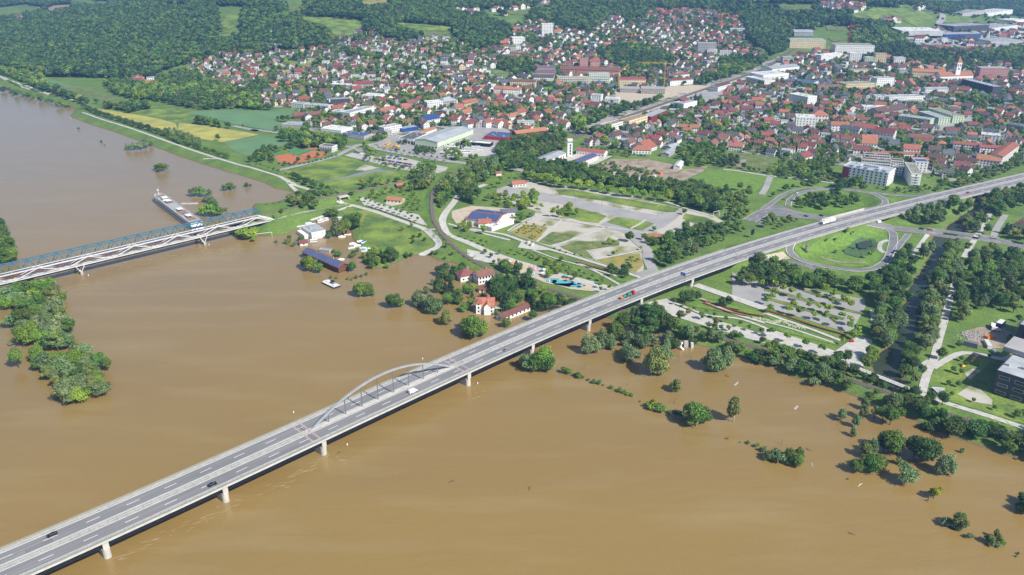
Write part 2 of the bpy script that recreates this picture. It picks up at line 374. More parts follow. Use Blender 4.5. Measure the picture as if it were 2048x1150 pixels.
RAIL2 = T(6, '1970,137,7 1860,160,6.5 1770,185,6 1680,225,5.5 1560,280,5.2 1480,345,5 1435,420,5 1427,500,5 1440,620,5 1500,730,5 1620,850,4.5 1740,940,4.5 1870,1010,4.5 1980,1060,4.5') + \
    T(0, '1050,563,4.5 1100,578,4.5 1215,612,4.5 1330,647,4.5 1440,675,4.5') + T(12, '0,545,4.5 250,625,4.5 490,712,4.5 700,790,4.5 960,880,4.5 1120,940,4.2 1300,1010,4 1640,1110,4') + T(16, '2048,50,4 2400,160,4')
RAIL3 = T(0, '1000,314,7') + T(3, '500,1100,4 700,1030,3 870,950,3 1100,870,3 1300,800,3 1500,728,3 1650,680,3 1800,640,3 2048,570,3') + T(4, '150,500,3 300,440,3')
RAIL3[0] = (1000, 315, 7); RAIL3.insert(1, (1080, 290, 5))
LEVEE = T(1, '-300,480,5 0,600,5 150,660,5 380,735,5 560,780,5 690,825,5 650,885,5 800,940,5 1000,1000,5 1200,1070,5') + T(5, '1290,0,5 1500,75,5 1700,140,5 1900,200,5') + T(6, '0,215,5 230,285,5 300,330,4.5')
PATHR = T(12, '1230,890,5 1400,960,5 1600,1020,5 1800,1080,5 1960,1130,5') + T(16, '2048,-10,5 2300,60,5')
LOOPS = T(8, '560,700,9.7 350,765,9.3 230,800,8.5 190,855,7.5 230,920,6.5 350,970,5.5 550,1010,4.5 750,1030,3.5 880,1012,3 960,960,2.6 1000,880,2.3')
LOOPN = T(8, '790,548,9.8 900,535,9.6 955,508,9 955,470,8 870,425,7 700,395,6 560,385,5.5 400,388,5 260,425,4 195,480,3 190,520,2.6')
RAMPN = T(8, '1480,415,9.6 1400,415,9.4 1250,438,8.5 1100,440,7.5 960,430,6.8 830,412,6.3')
# motorway centre line (world x, y), deck height 10
UPPER = T(0, '-300,1228 -120,1150.5 0,1098.7 260,987 520,875.7 770,771 1020,664 1135,614.5 1257.6,566 1406,511 1530,475.5 1634.6,442.5 1726,418 1777,411 1860,394 1944,371 2048,343.5 2250,291')
_u = np.array([at(p[0], p[1], 10) for p in UPPER])
_t = np.gradient(_u, axis=0); _t /= np.linalg.norm(_t, axis=1)[:, None]
_cl = _u + np.stack([_t[:, 1], -_t[:, 0]], 1) * 12.2
_cs = np.concatenate([[0], np.cumsum(np.hypot(*np.diff(_cl, axis=0).T))])
px_ = np.polyfit(_cs, _cl[:, 0], 5); py_ = np.polyfit(_cs, _cl[:, 1], 5)
SL = float(_cs[-1]); _st = np.arange(0, SL, 4.0)
HX = np.polyval(px_, _st); HY = np.polyval(py_, _st)
HS = np.concatenate([[0], np.cumsum(np.hypot(np.diff(HX), np.diff(HY)))]); SL = float(HS[-1])
def hw(s, t=0.0):
    x = float(np.interp(s, HS, HX)); y = float(np.interp(s, HS, HY))
    x1 = float(np.interp(s + 2, HS, HX)); y1 = float(np.interp(s + 2, HS, HY)); x0 = float(np.interp(s - 2, HS, HX)); y0 = float(np.interp(s - 2, HS, HY))
    a = math.atan2(y1 - y0, x1 - x0); return x + math.sin(a) * t, y - math.cos(a) * t, a
def s_of(u, v, z=0.0):
    x, y = at(u, v, z); return float(HS[np.argmin(np.hypot(HX - x, HY - y))])
S_AB1 = s_of(1476, 522, 6)                  # the water bridge ends in the embankment here
S_U0, S_U1 = s_of(1722, 436, 8), s_of(1783, 420, 8)
hwy1 = [(*hw(s)[:2], 9.2) for s in np.arange(S_AB1, S_U0 - 1, 12)] + [(*hw(S_U0 - 1)[:2], 9.2)]
hwy2 = [(*hw(s)[:2], 9.2) for s in np.arange(S_U1 + 1, SL, 12)]
RIDGES = [(hwy1, 13.2, .55), (hwy2, 13.2, .55), ridge(RAIL1, 3, .6), ridge(FOOT1, 2.5, .4), ridge(RAIL2, 3, .6), ridge(RAIL3, 5, .5), ridge(LEVEE, 3, .33),
          ridge(PATHR, 3, .4), ridge(LOOPS, 5, .5), ridge(LOOPN, 5, .5), ridge(RAMPN, 4.5, .5)]
def axis(lo, hi, d, far_lo, far_hi, g=1.06, dmax=45):
    a = list(np.arange(lo, hi + .1, d)); s = d
    while a[-1] < far_hi: s = min(s * g, dmax); a.append(a[-1] + s)
    s = d; b = [lo]
    while b[-1] > far_lo: s = min(s * g, dmax); b.append(b[-1] - s)
    return np.array(b[:0:-1] + a)
GX = axis(-560, 720, 5, -5200, 5200); GY = axis(230, 1330, 5, 100, 9500, dmax=60)
XX, YY = np.meshgrid(GX, GY)
SDW = seg_dist(XX, YY, W1 + [W1[0]])[0]; inw = inside(XX, YY, W1)
SDW = np.where(inw, -SDW, SDW)
CRK = pxz([(p[0], p[1], 0.0) for p in CREEK_C]); CRW = [p[2] for p in CREEK_C]
dc, wc = seg_dist(XX, YY, [(a[0], a[1], w) for a, w in zip(CRK, CRW)])
wob = 1.6 * np.sin(XX / 9.0 + 2 * np.sin(YY / 23)) + 1.3 * np.sin(YY / 7.0 + XX / 31)
sdc = dc - wc + .5 * wob
POW = px0(POND); dpd = np.where(inside(XX, YY, POW), -1, 1) * seg_dist(XX, YY, POW + [POW[0]])[0]
sdl = np.minimum(np.minimum(SDW + .5 * wob, sdc * 1.0), dpd)
base = np.clip(sdl * .3, -2.5, 2.0)
def smooth(a, b, x): t = np.clip((x - a) / (b - a), 0, 1); return t * t * (3 - 2 * t)
HILLS = [(-1250, 2250, 55, 620, 420), (-420, 2450, 60, 380, 380), (-150, 3500, 85, 900, 600), (480, 3300, 105, 620, 650), (950, 2600, 60, 260, 420), (-2500, 3900, 60, 900, 500), (-330, 1880, 18, 380, 260), (520, 2450, 22, 420, 300)]
def hills(X, Y, sdw):
    h = np.zeros(X.shape)
    for a, b, hh, sx, sy in HILLS: h += hh * np.exp(-.5 * (((X - a) / sx) ** 2 + ((Y - b) / sy) ** 2))
    h += smooth(3300, 7500, Y) * 130 + smooth(2600, 4000, Y) * 12 * np.sin(X / 420 + 1) * np.sin(Y / 300)
    h += 4 * np.sin(X / 130) * np.sin(Y / 170 + 1) * smooth(1700, 2300, Y)
    return h * smooth(40, 700, sdw) * smooth(1330, 1800, Y)
HZ = base + hills(XX, YY, SDW)
for pts, hwid, sl in RIDGES:
    d, zc = seg_dist(XX, YY, pts)
    r = zc - np.maximum(0, d - hwid) * sl
    HZ = np.where((r > HZ) & (sdc > -1), r, HZ)
def gz(x, y):
    x = np.asarray(x, float); y = np.asarray(y, float)
    i = np.clip(np.searchsorted(GX, x) - 1, 0, len(GX) - 2); j = np.clip(np.searchsorted(GY, y) - 1, 0, len(GY) - 2)
    fx = np.clip((x - GX[i]) / (GX[i + 1] - GX[i]), 0, 1); fy = np.clip((y - GY[j]) / (GY[j + 1] - GY[j]), 0, 1)
    return (HZ[j, i] * (1 - fx) + HZ[j, i + 1] * fx) * (1 - fy) + (HZ[j + 1, i] * (1 - fx) + HZ[j + 1, i + 1] * fx) * fy
_TS = np.concatenate([np.arange(250, 1600, 4), np.arange(1600, 11000, 14)])
def hit(u, v):
    """photograph pixel -> point of the ground"""
    dx, dy, dz = ray(u, v); dx, dy, dz = float(dx), float(dy), float(dz)
    x, y, z = dx * _TS, dy * _TS, CAM_H + dz * _TS; g = np.maximum(gz(x, y), 0); b = z < g
    if not b.any(): t = _TS[-1]; return dx * t, dy * t, float(g[-1])
    k = max(1, int(np.argmax(b))); a0 = z[k - 1] - g[k - 1]; a1 = g[k] - z[k]; t = _TS[k - 1] + (_TS[k] - _TS[k - 1]) * a0 / max(a0 + a1, 1e-6)
    return dx * t, dy * t, float(CAM_H + dz * t)
def hits(pts): return [hit(p[0], p[1])[:2] for p in pts]
nx, ny = len(GX), len(GY)
keep = ~((HZ[:-1, :-1] < -2.2) & (HZ[1:, :-1] < -2.2) & (HZ[:-1, 1:] < -2.2) & (HZ[1:, 1:] < -2.2))
jj, ii = np.nonzero(keep); idx = jj * nx + ii
faces = np.stack([idx, idx + 1, idx + nx + 1, idx + nx], 1)
me = bpy.data.meshes.new('ground')
co = np.stack([XX, YY, HZ], -1).reshape(-1, 3)
used = np.zeros(len(co), bool); used[faces.ravel()] = True; remap = np.cumsum(used) - 1
co = co[used]; faces = remap[faces]
me.from_pydata(co.tolist(), [], faces.tolist()); me.materials.append(M['grass'])
me.polygons.foreach_set('use_smooth', [True] * len(me.polygons)); me.update()
g_ = link('ground', me, kind='structure')
mb = MB(); mb.poly([(-6500, -800, 0), (3000, -800, 0), (3000, 1500, 0), (600, 6000, 0), (-6500, 6000, 0)])
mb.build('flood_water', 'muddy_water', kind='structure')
def ribbon(pts, halfw, n=3, close=False, samp=8.0):
    """world polyline [(x,y)] -> resampled centre points, directions"""
    P = np.array([p[:2] for p in pts], float)
    d = np.concatenate([[0], np.cumsum(np.hypot(*np.diff(P, axis=0).T))])
    # Catmull-Rom-ish smoothing through dense linear then moving average
    m = max(2, int(d[-1] / samp) + 1); s = np.linspace(0, d[-1], m)
    Q = np.stack([np.interp(s, d, P[:, 0]), np.interp(s, d, P[:, 1])], 1)
    for _ in range(2):
        if m > 4: Q[1:-1] = (Q[:-2] + 2 * Q[1:-1] + Q[2:]) / 4
    t = np.gradient(Q, axis=0); t /= np.linalg.norm(t, axis=1)[:, None] + 1e-9
    return Q, t
def road(name, pts, w, m, off=.14, z=None, lines=None, samp=6.0, kind='structure', world=False, zlist=None):
    P = pts if world else hits(pts)
    Q, t = ribbon(P, w / 2, samp=samp); nrm = np.stack([t[:, 1], -t[:, 0]], 1)
    k = max(2, int(w / 3) + 1); off_ = np.linspace(-w / 2, w / 2, k); mb = MB()
    for i in range(len(Q)):
        for o in off_:
            x, y = Q[i] + nrm[i] * o; zz = float(gz(x, y)) + off if z is None else z
            mb.v.append((x, y, zz))
    for i in range(len(Q) - 1):
        for j in range(k - 1):
            a = i * k + j; mb.f.append((a, a + k, a + k + 1, a + 1)); mb.m.append(0)
    o = mb.build(name, m, kind=kind)
    if lines:
        lb = MB()
        for c in lines:
            for i in range(len(Q) - 1):
                if len(c) > 2 and i % 3: continue
                q = [Q[i] + nrm[i] * (c[0] - c[1]), Q[i + 1] + nrm[i + 1] * (c[0] - c[1]), Q[i + 1] + nrm[i + 1] * (c[0] + c[1]), Q[i] + nrm[i] * (c[0] + c[1])]
                lb.poly([(a[0], a[1], float(gz(a[0], a[1])) + off + .04) for a in q])
        lb.build('road_marking', 'white_line', o, kind='stuff')
    return o
def patch(name, pts, m, off=.06, step=6.0, jag=0.0, kind='structure', world=False, z=None):
    if m in ('teal_crop', 'yellow_crop', 'meadow', 'bare_soil', 'dry_grass', 'rough_grass') and not world and step > 9: OPENPX.append([p[:2] for p in pts])
    P = pts if world else hits(pts); P = [Vector(p[:2]) for p in P]; B = []
    for i in range(len(P)):
        a, b = P[i], P[(i + 1) % len(P)]; L = (b - a).length; n = max(1, int(L / step)); nn = Vector((-(b - a).y, (b - a).x)).normalized()
        for k in range(n): B.append(a + (b - a) * k / n + (nn * random.uniform(-jag, jag) if k else Vector((0, 0))))
    xs = [p.x for p in B]; ys = [p.y for p in B]
    X, Y = np.meshgrid(np.arange(min(xs), max(xs), step), np.arange(min(ys), max(ys), step))
    bt = [(p.x, p.y) for p in B]
    ok = inside(X, Y, bt) & (seg_dist(X, Y, bt + [bt[0]])[0] > step * .4)
    pts2 = B + [Vector((float(a), float(b))) for a, b in zip(X[ok], Y[ok])]
    vs, es, fs, *_ = delaunay_2d_cdt(pts2, [], [list(range(len(B)))], 1, 1e-4)
    vv = np.array([(v.x, v.y) for v in vs]); zz = (gz(vv[:, 0], vv[:, 1]) + off) if z is None else np.full(len(vv), z)
    me = bpy.data.meshes.new(name); me.from_pydata([(float(a), float(b), float(c)) for (a, b), c in zip(vv, zz)], [], [tuple(f) for f in fs]); me.materials.append(M[m]); me.update()
    if len(me.polygons) and me.polygons[0].normal.z < 0: me.flip_normals()
    return link(name, me, kind=kind)
# creek + pond water sheets (clearer, darker than the flood)
creek_w = hits(CREEK_C)
Q, t = ribbon(creek_w, 12, samp=12); mb = MB(); wq = np.interp(np.linspace(0, 1, len(Q)), np.linspace(0, 1, len(CRW)), CRW) + 4
for i in range(len(Q)):
    n_ = np.array([t[i][1], -t[i][0]]); a, b = Q[i] - n_ * wq[i], Q[i] + n_ * wq[i]; mb.v += [(a[0], a[1], .25), (b[0], b[1], .25)]
for i in range(len(Q) - 1): mb.f.append((2 * i, 2 * i + 2, 2 * i + 3, 2 * i + 1)); mb.m.append(0)
mb.build('creek_water', 'creek_water', kind='structure')

# ------------------------------------------------------------------ land use
TOWN = T(0, '365,140 400,112 500,105 600,100 660,85 700,66 800,76 950,76 1010,56 1070,45 1190,33 1290,25 1440,20 1500,48 1532,85 1545,120 1560,110 1700,110 1880,130 1960,120 2250,110 2250,290 2060,330 1900,352 1700,335 1480,305 1370,292 1230,300 1130,262 1010,292 940,300 780,290 700,272 620,262 590,215 545,215 480,195 420,165')
patch('town_ground', TOWN, 'town_ground', off=.35, step=22)
patch('industrial_yard_ground', T(4, '1060,270 1200,240 1500,210 1800,190 2600,120 2600,400 2100,400 1500,380 1200,350'), 'asphalt_pale', off=.6, step=25)
patch('industrial_yard_ground', T(2, '1000,1142 1130,1060 1500,1090 1700,990 2048,1010') + T(6, '2048,20 1980,80 1900,130 1500,150 1200,100 1020,60'), 'asphalt_pale', off=.5, step=15)
patch('station_yard', T(3, '1480,730 1750,720 1760,750 1620,830 1560,800'), 'asphalt_pale', off=.5, step=15)
patch('building_site_ground', T(3, '830,720 1500,670 1620,680 1500,720 1000,840 880,780'), 'sand', off=.5, step=15)
patch('town_square', T(4, '1300,1000 1420,965 1700,920 1740,930 1560,1000 1400,1035'), 'asphalt_pale', off=.5, step=15)
patch('tall_grass_strip', T(1, '300,590 450,640 700,720 850,760 1050,790 980,810 700,740 500,680 380,650'), 'teal_crop', off=.3, step=15)
patch('brown_field', T(1, '420,675 600,690 800,745 1040,800 900,812 650,760 480,700'), 'rough_grass', off=.35, step=15)
fld = 'crop_field'
patch(fld, T(1, '1490,905 1540,878 1800,866') + T(2, '0,874 350,868 345,900 250,930 200,960 330,985 180,1036') + T(0, '520,258 467,249 430,238'), 'teal_crop', off=.5, step=12)
patch('yellow_field', T(1, '720,850 860,868 1000,890 1250,935 1385,975 1400,1030 1280,1040 1150,1000 990,950 850,900'), 'yellow_crop', off=.25, step=10)
patch('yellow_field', T(1, '1412,968 1700,1002 2048,1062 1750,1122 1550,1090 1395,1035'), 'yellow_crop', off=.3, step=10)
patch(fld, T(0, '447,285 520,272 584,280 575,290 540,304 500,314 470,304'), 'teal_crop', off=.3, step=10)
patch('mown_meadow', T(1, '1200,830 1500,870 1540,880 1490,905 1380,975 1250,930 1000,885'), 'meadow', off=.15, step=12)
FAR = [('brown', T(1, '170,42 240,45 310,68 400,95 450,66 620,55 560,40 430,45 380,70 300,55 220,38'), 'bare_soil'), ('green', T(1, '-200,75 100,58 190,85 160,105 0,125 -200,130'), 'meadow'),
       ('green', T(1, '550,8 860,15 850,32 690,28'), 'meadow'), ('green', T(1, '1720,128 1900,122 1870,170 1828,230 1825,300 1620,272 1740,262 1800,240 1730,190'), 'meadow'),
       ('green', T(1, '850,80 960,75 930,95'), 'meadow'), ('tan', T(1, '1305,48 1450,36 1530,50 1330,57'), 'dry_grass'), ('green', T(1, '920,20 1050,30 1000,42'), 'meadow'),
       ('green', T(2, '380,135 600,140 830,165 862,210 870,262 700,297 655,270 600,210 560,190 450,170'), 'meadow'), ('green', T(2, '260,65 350,58 435,62 430,85 300,90'), 'rough_grass'),
       ('green', T(2, '1100,178 1300,190 1590,215 1590,247 1340,245'), 'meadow'), ('green', T(2, '1340,250 1590,262 1500,290 1400,310'), 'rough_grass'), ('tan', T(2, '1640,88 1760,95 1770,108 1680,105'), 'rough_grass'),
       ('tan', T(2, '820,35 900,12 1010,0 1120,-8 1100,18 940,40'), 'dry_grass'), ('green', T(2, '290,478 500,500 480,540 330,535'), 'lawn'), ('green', T(2, '1300,430 1400,440 1390,478'), 'lawn'),
       ('green', T(2, '1790,512 1930,550 2048,570 2048,620 1900,580'), 'meadow'), ('tan', T(3, '-60,92 50,86 225,82 172,120 60,118'), 'rough_grass'), ('tan', T(3, '280,8 370,5 355,45 300,40'), 'bare_soil'),
       ('green', T(3, '540,920 600,893 625,900 570,965 530,960'), 'lawn'), ('green', T(3, '270,690 420,686 350,735 290,728'), 'lawn'), ('green', T(3, '0,580 50,600 30,620 0,620'), 'lawn'),
       ('green', T(4, '660,108 900,65 1200,80 1385,120 1320,150 1200,212 1100,165 900,160 740,142'), 'meadow'), ('tan', T(4, '-80,42 400,45 380,76 200,80'), 'rough_grass'), ('tan', T(4, '480,205 690,220 650,248 500,242'), 'rough_grass'),
       ('green', T(4, '1430,120 1560,130 1700,170 1600,190 1410,182'), 'meadow'), ('green', T(4, '1060,18 1400,28 1380,45 1080,38'), 'rough_grass'), ('tan', T(4, '500,300 650,300 650,320 540,330'), 'rough_grass'),
       ('green', T(4, '1450,800 1600,765 1650,775 1480,815'), 'lawn'), ('green', T(4, '1040,845 1090,845 1080,870'), 'lawn'), ('tan', T(3, '1900,5 2048,10 2048,30 1920,25'), 'rough_grass'), ('tan', T(4, '600,15 760,8 700,30'), 'rough_grass')]
for nm, pts, m in FAR: patch({'brown': 'bare_field', 'green': 'hill_meadow', 'tan': 'stubble_field'}[nm], pts, m, off=1.1, step=24)

# middle distance
patch('sports_meadow', T(6, '250,240 450,200 700,125 850,160 940,215 1050,235 1270,290 1200,330 1000,345 870,385 750,415 650,410 560,330 330,275'), 'meadow', off=.1, step=8, jag=1)
patch('flooded_hollow', T(6, '560,322 700,302 850,262 1000,230 1140,250 1120,258 1000,248 860,280 700,312'), 'puddle', off=.16, step=6, jag=1.2)
patch('flooded_hollow_edge', T(6, '830,235 900,195 960,205 1040,225 1000,222 900,245'), 'gravel_grass', off=.15, step=6, jag=1.5)
patch('car_park', T(6, '740,122 830,92 900,100 1000,140 1100,118 1200,135 1380,180 1560,215 1545,240 1480,262 1290,250 1080,210 900,160'), 'gravel', off=.16, step=10)
patch('bus_yard', T(6, '1480,100 1700,10 1990,50 1900,110 1850,130 1600,130'), 'paving', off=.62, step=10)
for s in ('190,130 300,107 445,140 470,160 340,192 230,180', '392,120 500,85 622,110 560,135 470,150', '440,70 480,53 532,60 522,72 440,82'):
    c = patch('tennis_court', T(6, s), 'clay', off=.2, step=8)
patch('festival_meadow', T(6, '700,520 820,530 935,560 1130,620 1290,670 1390,740 1450,820 1430,850 1400,880 1180,900 1050,880 930,865 860,820 820,780 800,700 780,620'), 'meadow', off=.12, step=6, jag=.6)
patch('dirt_track', T(6, '870,640 890,590 925,565 935,570 900,610 885,650'), 'dry_grass', off=.2, step=5)
patch('grass_bank', T(6, '1320,470 1440,280 1500,300 1440,420 1435,560 1400,640 1340,600'), 'lawn', off=.1, step=7)
patch('fairground', T(7, '-60,450 -40,380 60,350 200,330 370,380 500,375 1000,450 1390,540 1650,600 1720,640 1500,700 1300,740 1000,740 1100,850 1090,1030 1030,1050 700,950 380,850 20,730 230,600 240,560 0,480'), 'gravel_grass', off=.1, step=7)
patch('fairground_road', T(7, '-80,440 -60,385 60,370 200,400 300,420 430,440 560,465 800,515 1000,558 1200,595 1380,545 1400,565 1350,620 1250,690 1150,725 1060,728 1130,780 1110,850 1060,830 1000,765 900,720 760,690 760,660 850,620 870,600 600,540 400,495 250,480 100,450'), 'asphalt_pale', off=.2, step=7)
for s, m in (('400,395 520,388 800,440 1100,490 1375,540 1340,570 1200,560 1000,525 800,485 560,450 430,430', 'meadow'), ('430,545 560,540 680,565 800,600 740,655 600,640 430,595', 'meadow'), ('800,650 880,608 1100,640 1175,660 1085,715 980,700', 'meadow'),
             ('230,600 330,602 440,630 330,680 180,655', 'gravel_grass'), ('30,730 165,665 335,690 250,800', 'dry_grass'), ('370,725 560,750 500,790 350,830 255,805', 'rough_grass'), ('430,840 560,800 700,800 900,790 900,830 640,870 700,940 620,925', 'rough_grass'),
             ('700,945 900,908 1060,895 1085,990 1035,1045', 'dry_grass'), ('1420,580 1560,605 1660,640 1500,660 1400,620', 'meadow')):
    patch('grass_plot', T(7, s), m, off=.3, step=7, jag=.8)
for s, w in (('450,630 340,720 250,805', 3), ('800,690 600,765 370,840', 3.5), ('1110,630 1050,670 990,700', 2.5), ('230,600 400,618 600,655 800,690 960,710', 3), ('230,600 110,660 20,720', 2.5), ('640,870 720,905 700,945', 2), ('700,945 900,908 1080,870', 2.5)):
    road('fairground_path', T(7, s), w, 'paving', off=.42)
road('service_road', T(7, '1000,760 1060,820 1135,870 1120,930 1150,1000 1180,1050'), 9, 'asphalt_pale', off=.42)
patch('service_yard', T(7, '1020,1060 1160,1010 1210,1055 1100,1085'), 'asphalt_pale', off=.46, step=6)
road('tree_walk', T(7, '170,320 350,352 520,375 700,400 900,430 1100,462 1300,495 1400,535 1650,605'), 3.5, 'paving', off=.4)
patch('building_yard', T(7, '660,225 850,150 1130,150 1350,200 1410,230 1290,290 1220,335 900,300 700,255'), 'soil_site', off=.15, step=8, jag=2)
patch('yard_gravel', T(7, '650,235 860,250 1000,285 1220,320 1150,335 850,290 680,262'), 'paving', off=.24, step=8, jag=1)
patch('ploughed_strip', T(7, '1290,290 1420,230 1600,205 1560,250 1380,330'), 'soil_site', off=.14, step=8, jag=2)
patch('green_meadow', T(7, '1380,335 1620,232 1760,240 2100,290 1950,425 1800,420 1600,345'), 'lawn', off=.14, step=8)
patch('green_meadow', T(8, '60,290 300,330 600,350 400,380 250,385 40,410'), 'lawn', off=.14, step=8)
patch('garden_meadow', T(7, '1700,110 1900,105 2100,120 2100,262 1860,235 1740,215 1620,200'), 'rough_grass', off=.14, step=8)
patch('vegetable_plot', T(7, '1800,160 1910,150 1860,210 1800,200'), 'ploughed' if 'ploughed' in M else 'soil_site', off=.24, step=6)
patch('fire_station_yard', T(7, '310,200 560,110 800,130 850,125 660,215 560,235'), 'paving', off=.18, step=8)
patch('car_park_trees', T(12, '-250,-60 0,30 200,40 550,110 790,150 800,210 700,390 640,410 200,270 0,210 -250,130'), 'asphalt_pale', off=.15, step=8)
for s in ('0,60 200,110 400,170 600,215 780,260 770,275 580,235 380,190 180,130 0,85', '0,130 200,180 400,240 640,300 620,318 380,262 180,205 0,150', '300,70 500,130 700,170 690,185 480,150 300,90'):
    patch('planting_island', T(12, s), 'rough_grass', off=.3, step=6)
patch('plaza', T(12, '750,440 850,470 860,560 820,640 740,720 650,690 640,640 560,560 660,490'), 'paving', off=.2, step=6)
# long bands of the river park
patch('park_promenade', T(7, '-300,860 0,920 200,975 400,1040 600,1090 900,1170 800,1230 500,1120 200,1030 0,980 -300,930'), 'paving', off=.12, step=7)
patch('park_promenade', T(11, '1060,190 1300,140 1340,200 1600,300 2048,430 2048,500 1600,370 1250,260'), 'paving', off=.12, step=7)
patch('park_promenade', T(12, '0,370 300,470 560,560 640,640 560,620 400,590 0,460'), 'paving', off=.14, step=7)
for k, s in ((7, '240,855 380,905 560,965 820,1020 700,990 420,940'), (7, '220,880 420,955 560,1010 680,1060 560,1040 350,960'), (7, '840,1070 1050,1100 980,1125 880,1105'), (11, '1280,160 1540,165 1560,175 1860,240 1700,250 1500,215'), (11, '1550,150 1700,180 2048,260 2048,300 1800,245'),
             (12, '0,240 200,275 640,425 640,440 300,340 0,262'), (12, '100,370 300,420 560,490 590,520 300,450 90,395'), (12, '0,285 240,340 100,330')):
    patch('park_lawn', T(k, s), 'lawn', off=.32, step=6)
for k, s, w in ((7, '-300,700 0,745 140,800 300,850 500,905 700,968 880,1020 1090,1095', 4), (7, '220,870 420,945 600,990 900,1080', 2), (7, '560,960 640,1000 760,1060 900,1142', 2.5), (11, '1540,150 1620,190 1800,270 2048,340', 3), (11, '1330,180 1600,290 1850,300 2048,380', 2.5), (12, '0,262 200,330 400,400 600,480', 3), (12, '0,330 200,380 560,500', 2),
                (11, '1500,40 1700,110 1850,160 2048,230', 8)):
    road('park_path', T(k, s), w, 'paving', off=.45)
for k, s in ((11, '1540,160 1850,262 2048,292'), (11, '1560,185 1760,262 1900,290'), (12, '0,240 200,300 400,370 650,440'), (7, '560,965 900,1060')):
    h = road('hedge_strip', T(k, s), 1.6, 'hedge_red', off=.9, kind='stuff')
patch('plaza', T(7, '130,800 300,840 370,870 240,870 100,850'), 'paving', off=.4, step=5)
patch('playground', T(7, '-60,920 0,935 200,990 330,1040 500,1100 640,1150 500,1160 300,1120 100,1050 -60,990'), 'sand', off=.3, step=6, jag=1)
patch('playground', T(11, '320,0 560,10 700,40 680,90 520,75 400,40'), 'sand', off=.3, step=6)
# roads and paths
road('country_road', T(1, '1840,995 2048,1038') + T(2, '0,1020 200,1045 430,1085 600,1110') + T(6, '430,5 640,40 800,60'), 8, 'asphalt_pale', off=.65)
road('meadow_road', T(6, '210,245 450,190 690,128 780,75 900,45 1000,30 1100,0'), 8, 'asphalt_pale', off=.55)
road('town_road', T(6, '900,55 1020,75 1200,110 1400,145 1600,175 1700,185 1850,200 2048,215') + T(7, '80,230 200,260'), 9, 'asphalt_pale', off=.5, lines=[(-4.2, .12), (4.2, .12)])
patch('roundabout', T(6, '790,60 830,38 900,32 1000,45 1010,75 960,95 850,95'), 'asphalt_pale', off=.56, step=8)
patch('roundabout_island', T(6, '830,62 870,50 930,52 960,65 930,80 860,80'), 'meadow', off=.75, step=8)
road('levee_path', [(p[0], p[1]) for p in LEVEE[0:6]], 4, 'paving', off=.2)
road('levee_path', [(p[0], p[1]) for p in LEVEE[6:]] + T(6, '370,405'), 4, 'paving', off=.2)
road('riverside_road', T(1, '0,610 180,690 380,745 620,800'), 3, 'paving', off=.25)
road('levee_path', T(6, '230,285 330,340 450,385 580,432'), 5, 'paving', off=.22)
road('levee_path', T(5, '1600,150 1720,150'), 2, 'paving', off=.22)
road('footbridge_path', T(6, '185,630 400,570 600,540 760,505'), 4, 'paving', off=.2)
road('broad_path', T(6, '690,478 800,508 1000,568 1200,640 1380,700 1445,760 1500,820 1475,855 1340,910'), 6, 'paving', off=.22)
road('lower_path', T(6, '480,632 620,585 700,555 800,520'), 2.5, 'paving', off=.22)
patch('gravel_square', T(6, '860,455 900,450 1000,490 1150,540 1330,590 1400,675 1320,655 1150,590 900,515'), 'paving', off=.18, step=6)
patch('clubhouse_yard', T(6, '1060,505 1080,480 1180,490 1200,505 1120,520'), 'paving', off=.18, step=5)
road('park_road', T(6, '1860,350 1800,370 1700,410 1640,440 1600,500 1540,570 1510,640 1550,740 1700,800 1900,890 2100,960'), 7, 'paving', off=.22)
road('park_road', T(6, '1560,660 1700,700 1850,740 2048,790'), 3, 'paving', off=.24)
patch('depot_yard', T(6, '1590,560 1740,520 2048,540 2100,650 1920,720 1800,690 1640,680 1590,610'), 'sand', off=.2, step=6)
road('crossing_path', T(6, '1380,705 1450,710 1530,706'), 3, 'paving', off=.3)
road('meadow_path', T(7, '1720,232 1840,245 2048,280') + T(8, '300,310 600,345'), 4, 'paving', off=.3)
road('meadow_path', T(8, '50,285 10,390 -20,430'), 7, 'asphalt_pale', off=.3)
patch('road_junction', T(8, '-40,540 40,500 140,520 200,545 320,590 500,600 490,625 300,620 100,600 30,660 -60,680 -20,600'), 'asphalt', off=.25, step=6)
ROADS = T(8, '-120,640 -40,590 40,550 190,560 300,595 450,610 560,625 780,650 1000,690 1250,722 1500,752 1860,800 2100,850')
road('cross_street', ROADS, 14, 'asphalt', off=.3, lines=[(-6.5, .15), (6.5, .15), (0, .12, 1)])
road('slip_road', T(8, '0,540 60,500 130,445 220,400 350,380 480,378 560,384'), 6, 'asphalt', off=.26, lines=[(-2.7, .13), (2.7, .13)])
def ramp(pts, w=6.5): return road('slip_road', [(p[0], p[1]) for p in pts], w, 'asphalt', off=.3, samp=5, lines=[(-w / 2 + .4, .16), (w / 2 - .4, .16)])
ramp(LOOPS, 7); ramp(LOOPN); ramp(RAMPN)
road('slip_road', T(8, '990,960 1030,880 1090,800 1140,740'), 5.5, 'asphalt', off=.31, lines=[(-2.4, .12), (2.4, .12)])
road('slip_road', T(8, '1000,880 1020,800 1020,720 960,690'), 8, 'asphalt', off=.32, lines=[(-3.5, .12), (3.5, .12)])
road('slip_road', T(8, '0,945 150,950 300,985 420,1020'), 4, 'asphalt', off=.3)
patch('sand_patch', T(8, '0,910 150,880 210,935 150,948 20,935'), 'sand', off=.25, step=6)
road('short_path', T(8, '980,790 915,800 905,880 950,890'), 4, 'paving', off=.3)
road('creek_path', T(8, '1290,745 1210,850 1160,925'), 3.5, 'paving', off=.3)
road('dirt_track', T(8, '450,925 560,965 700,970 800,965'), 3, 'soil_site', off=.3)
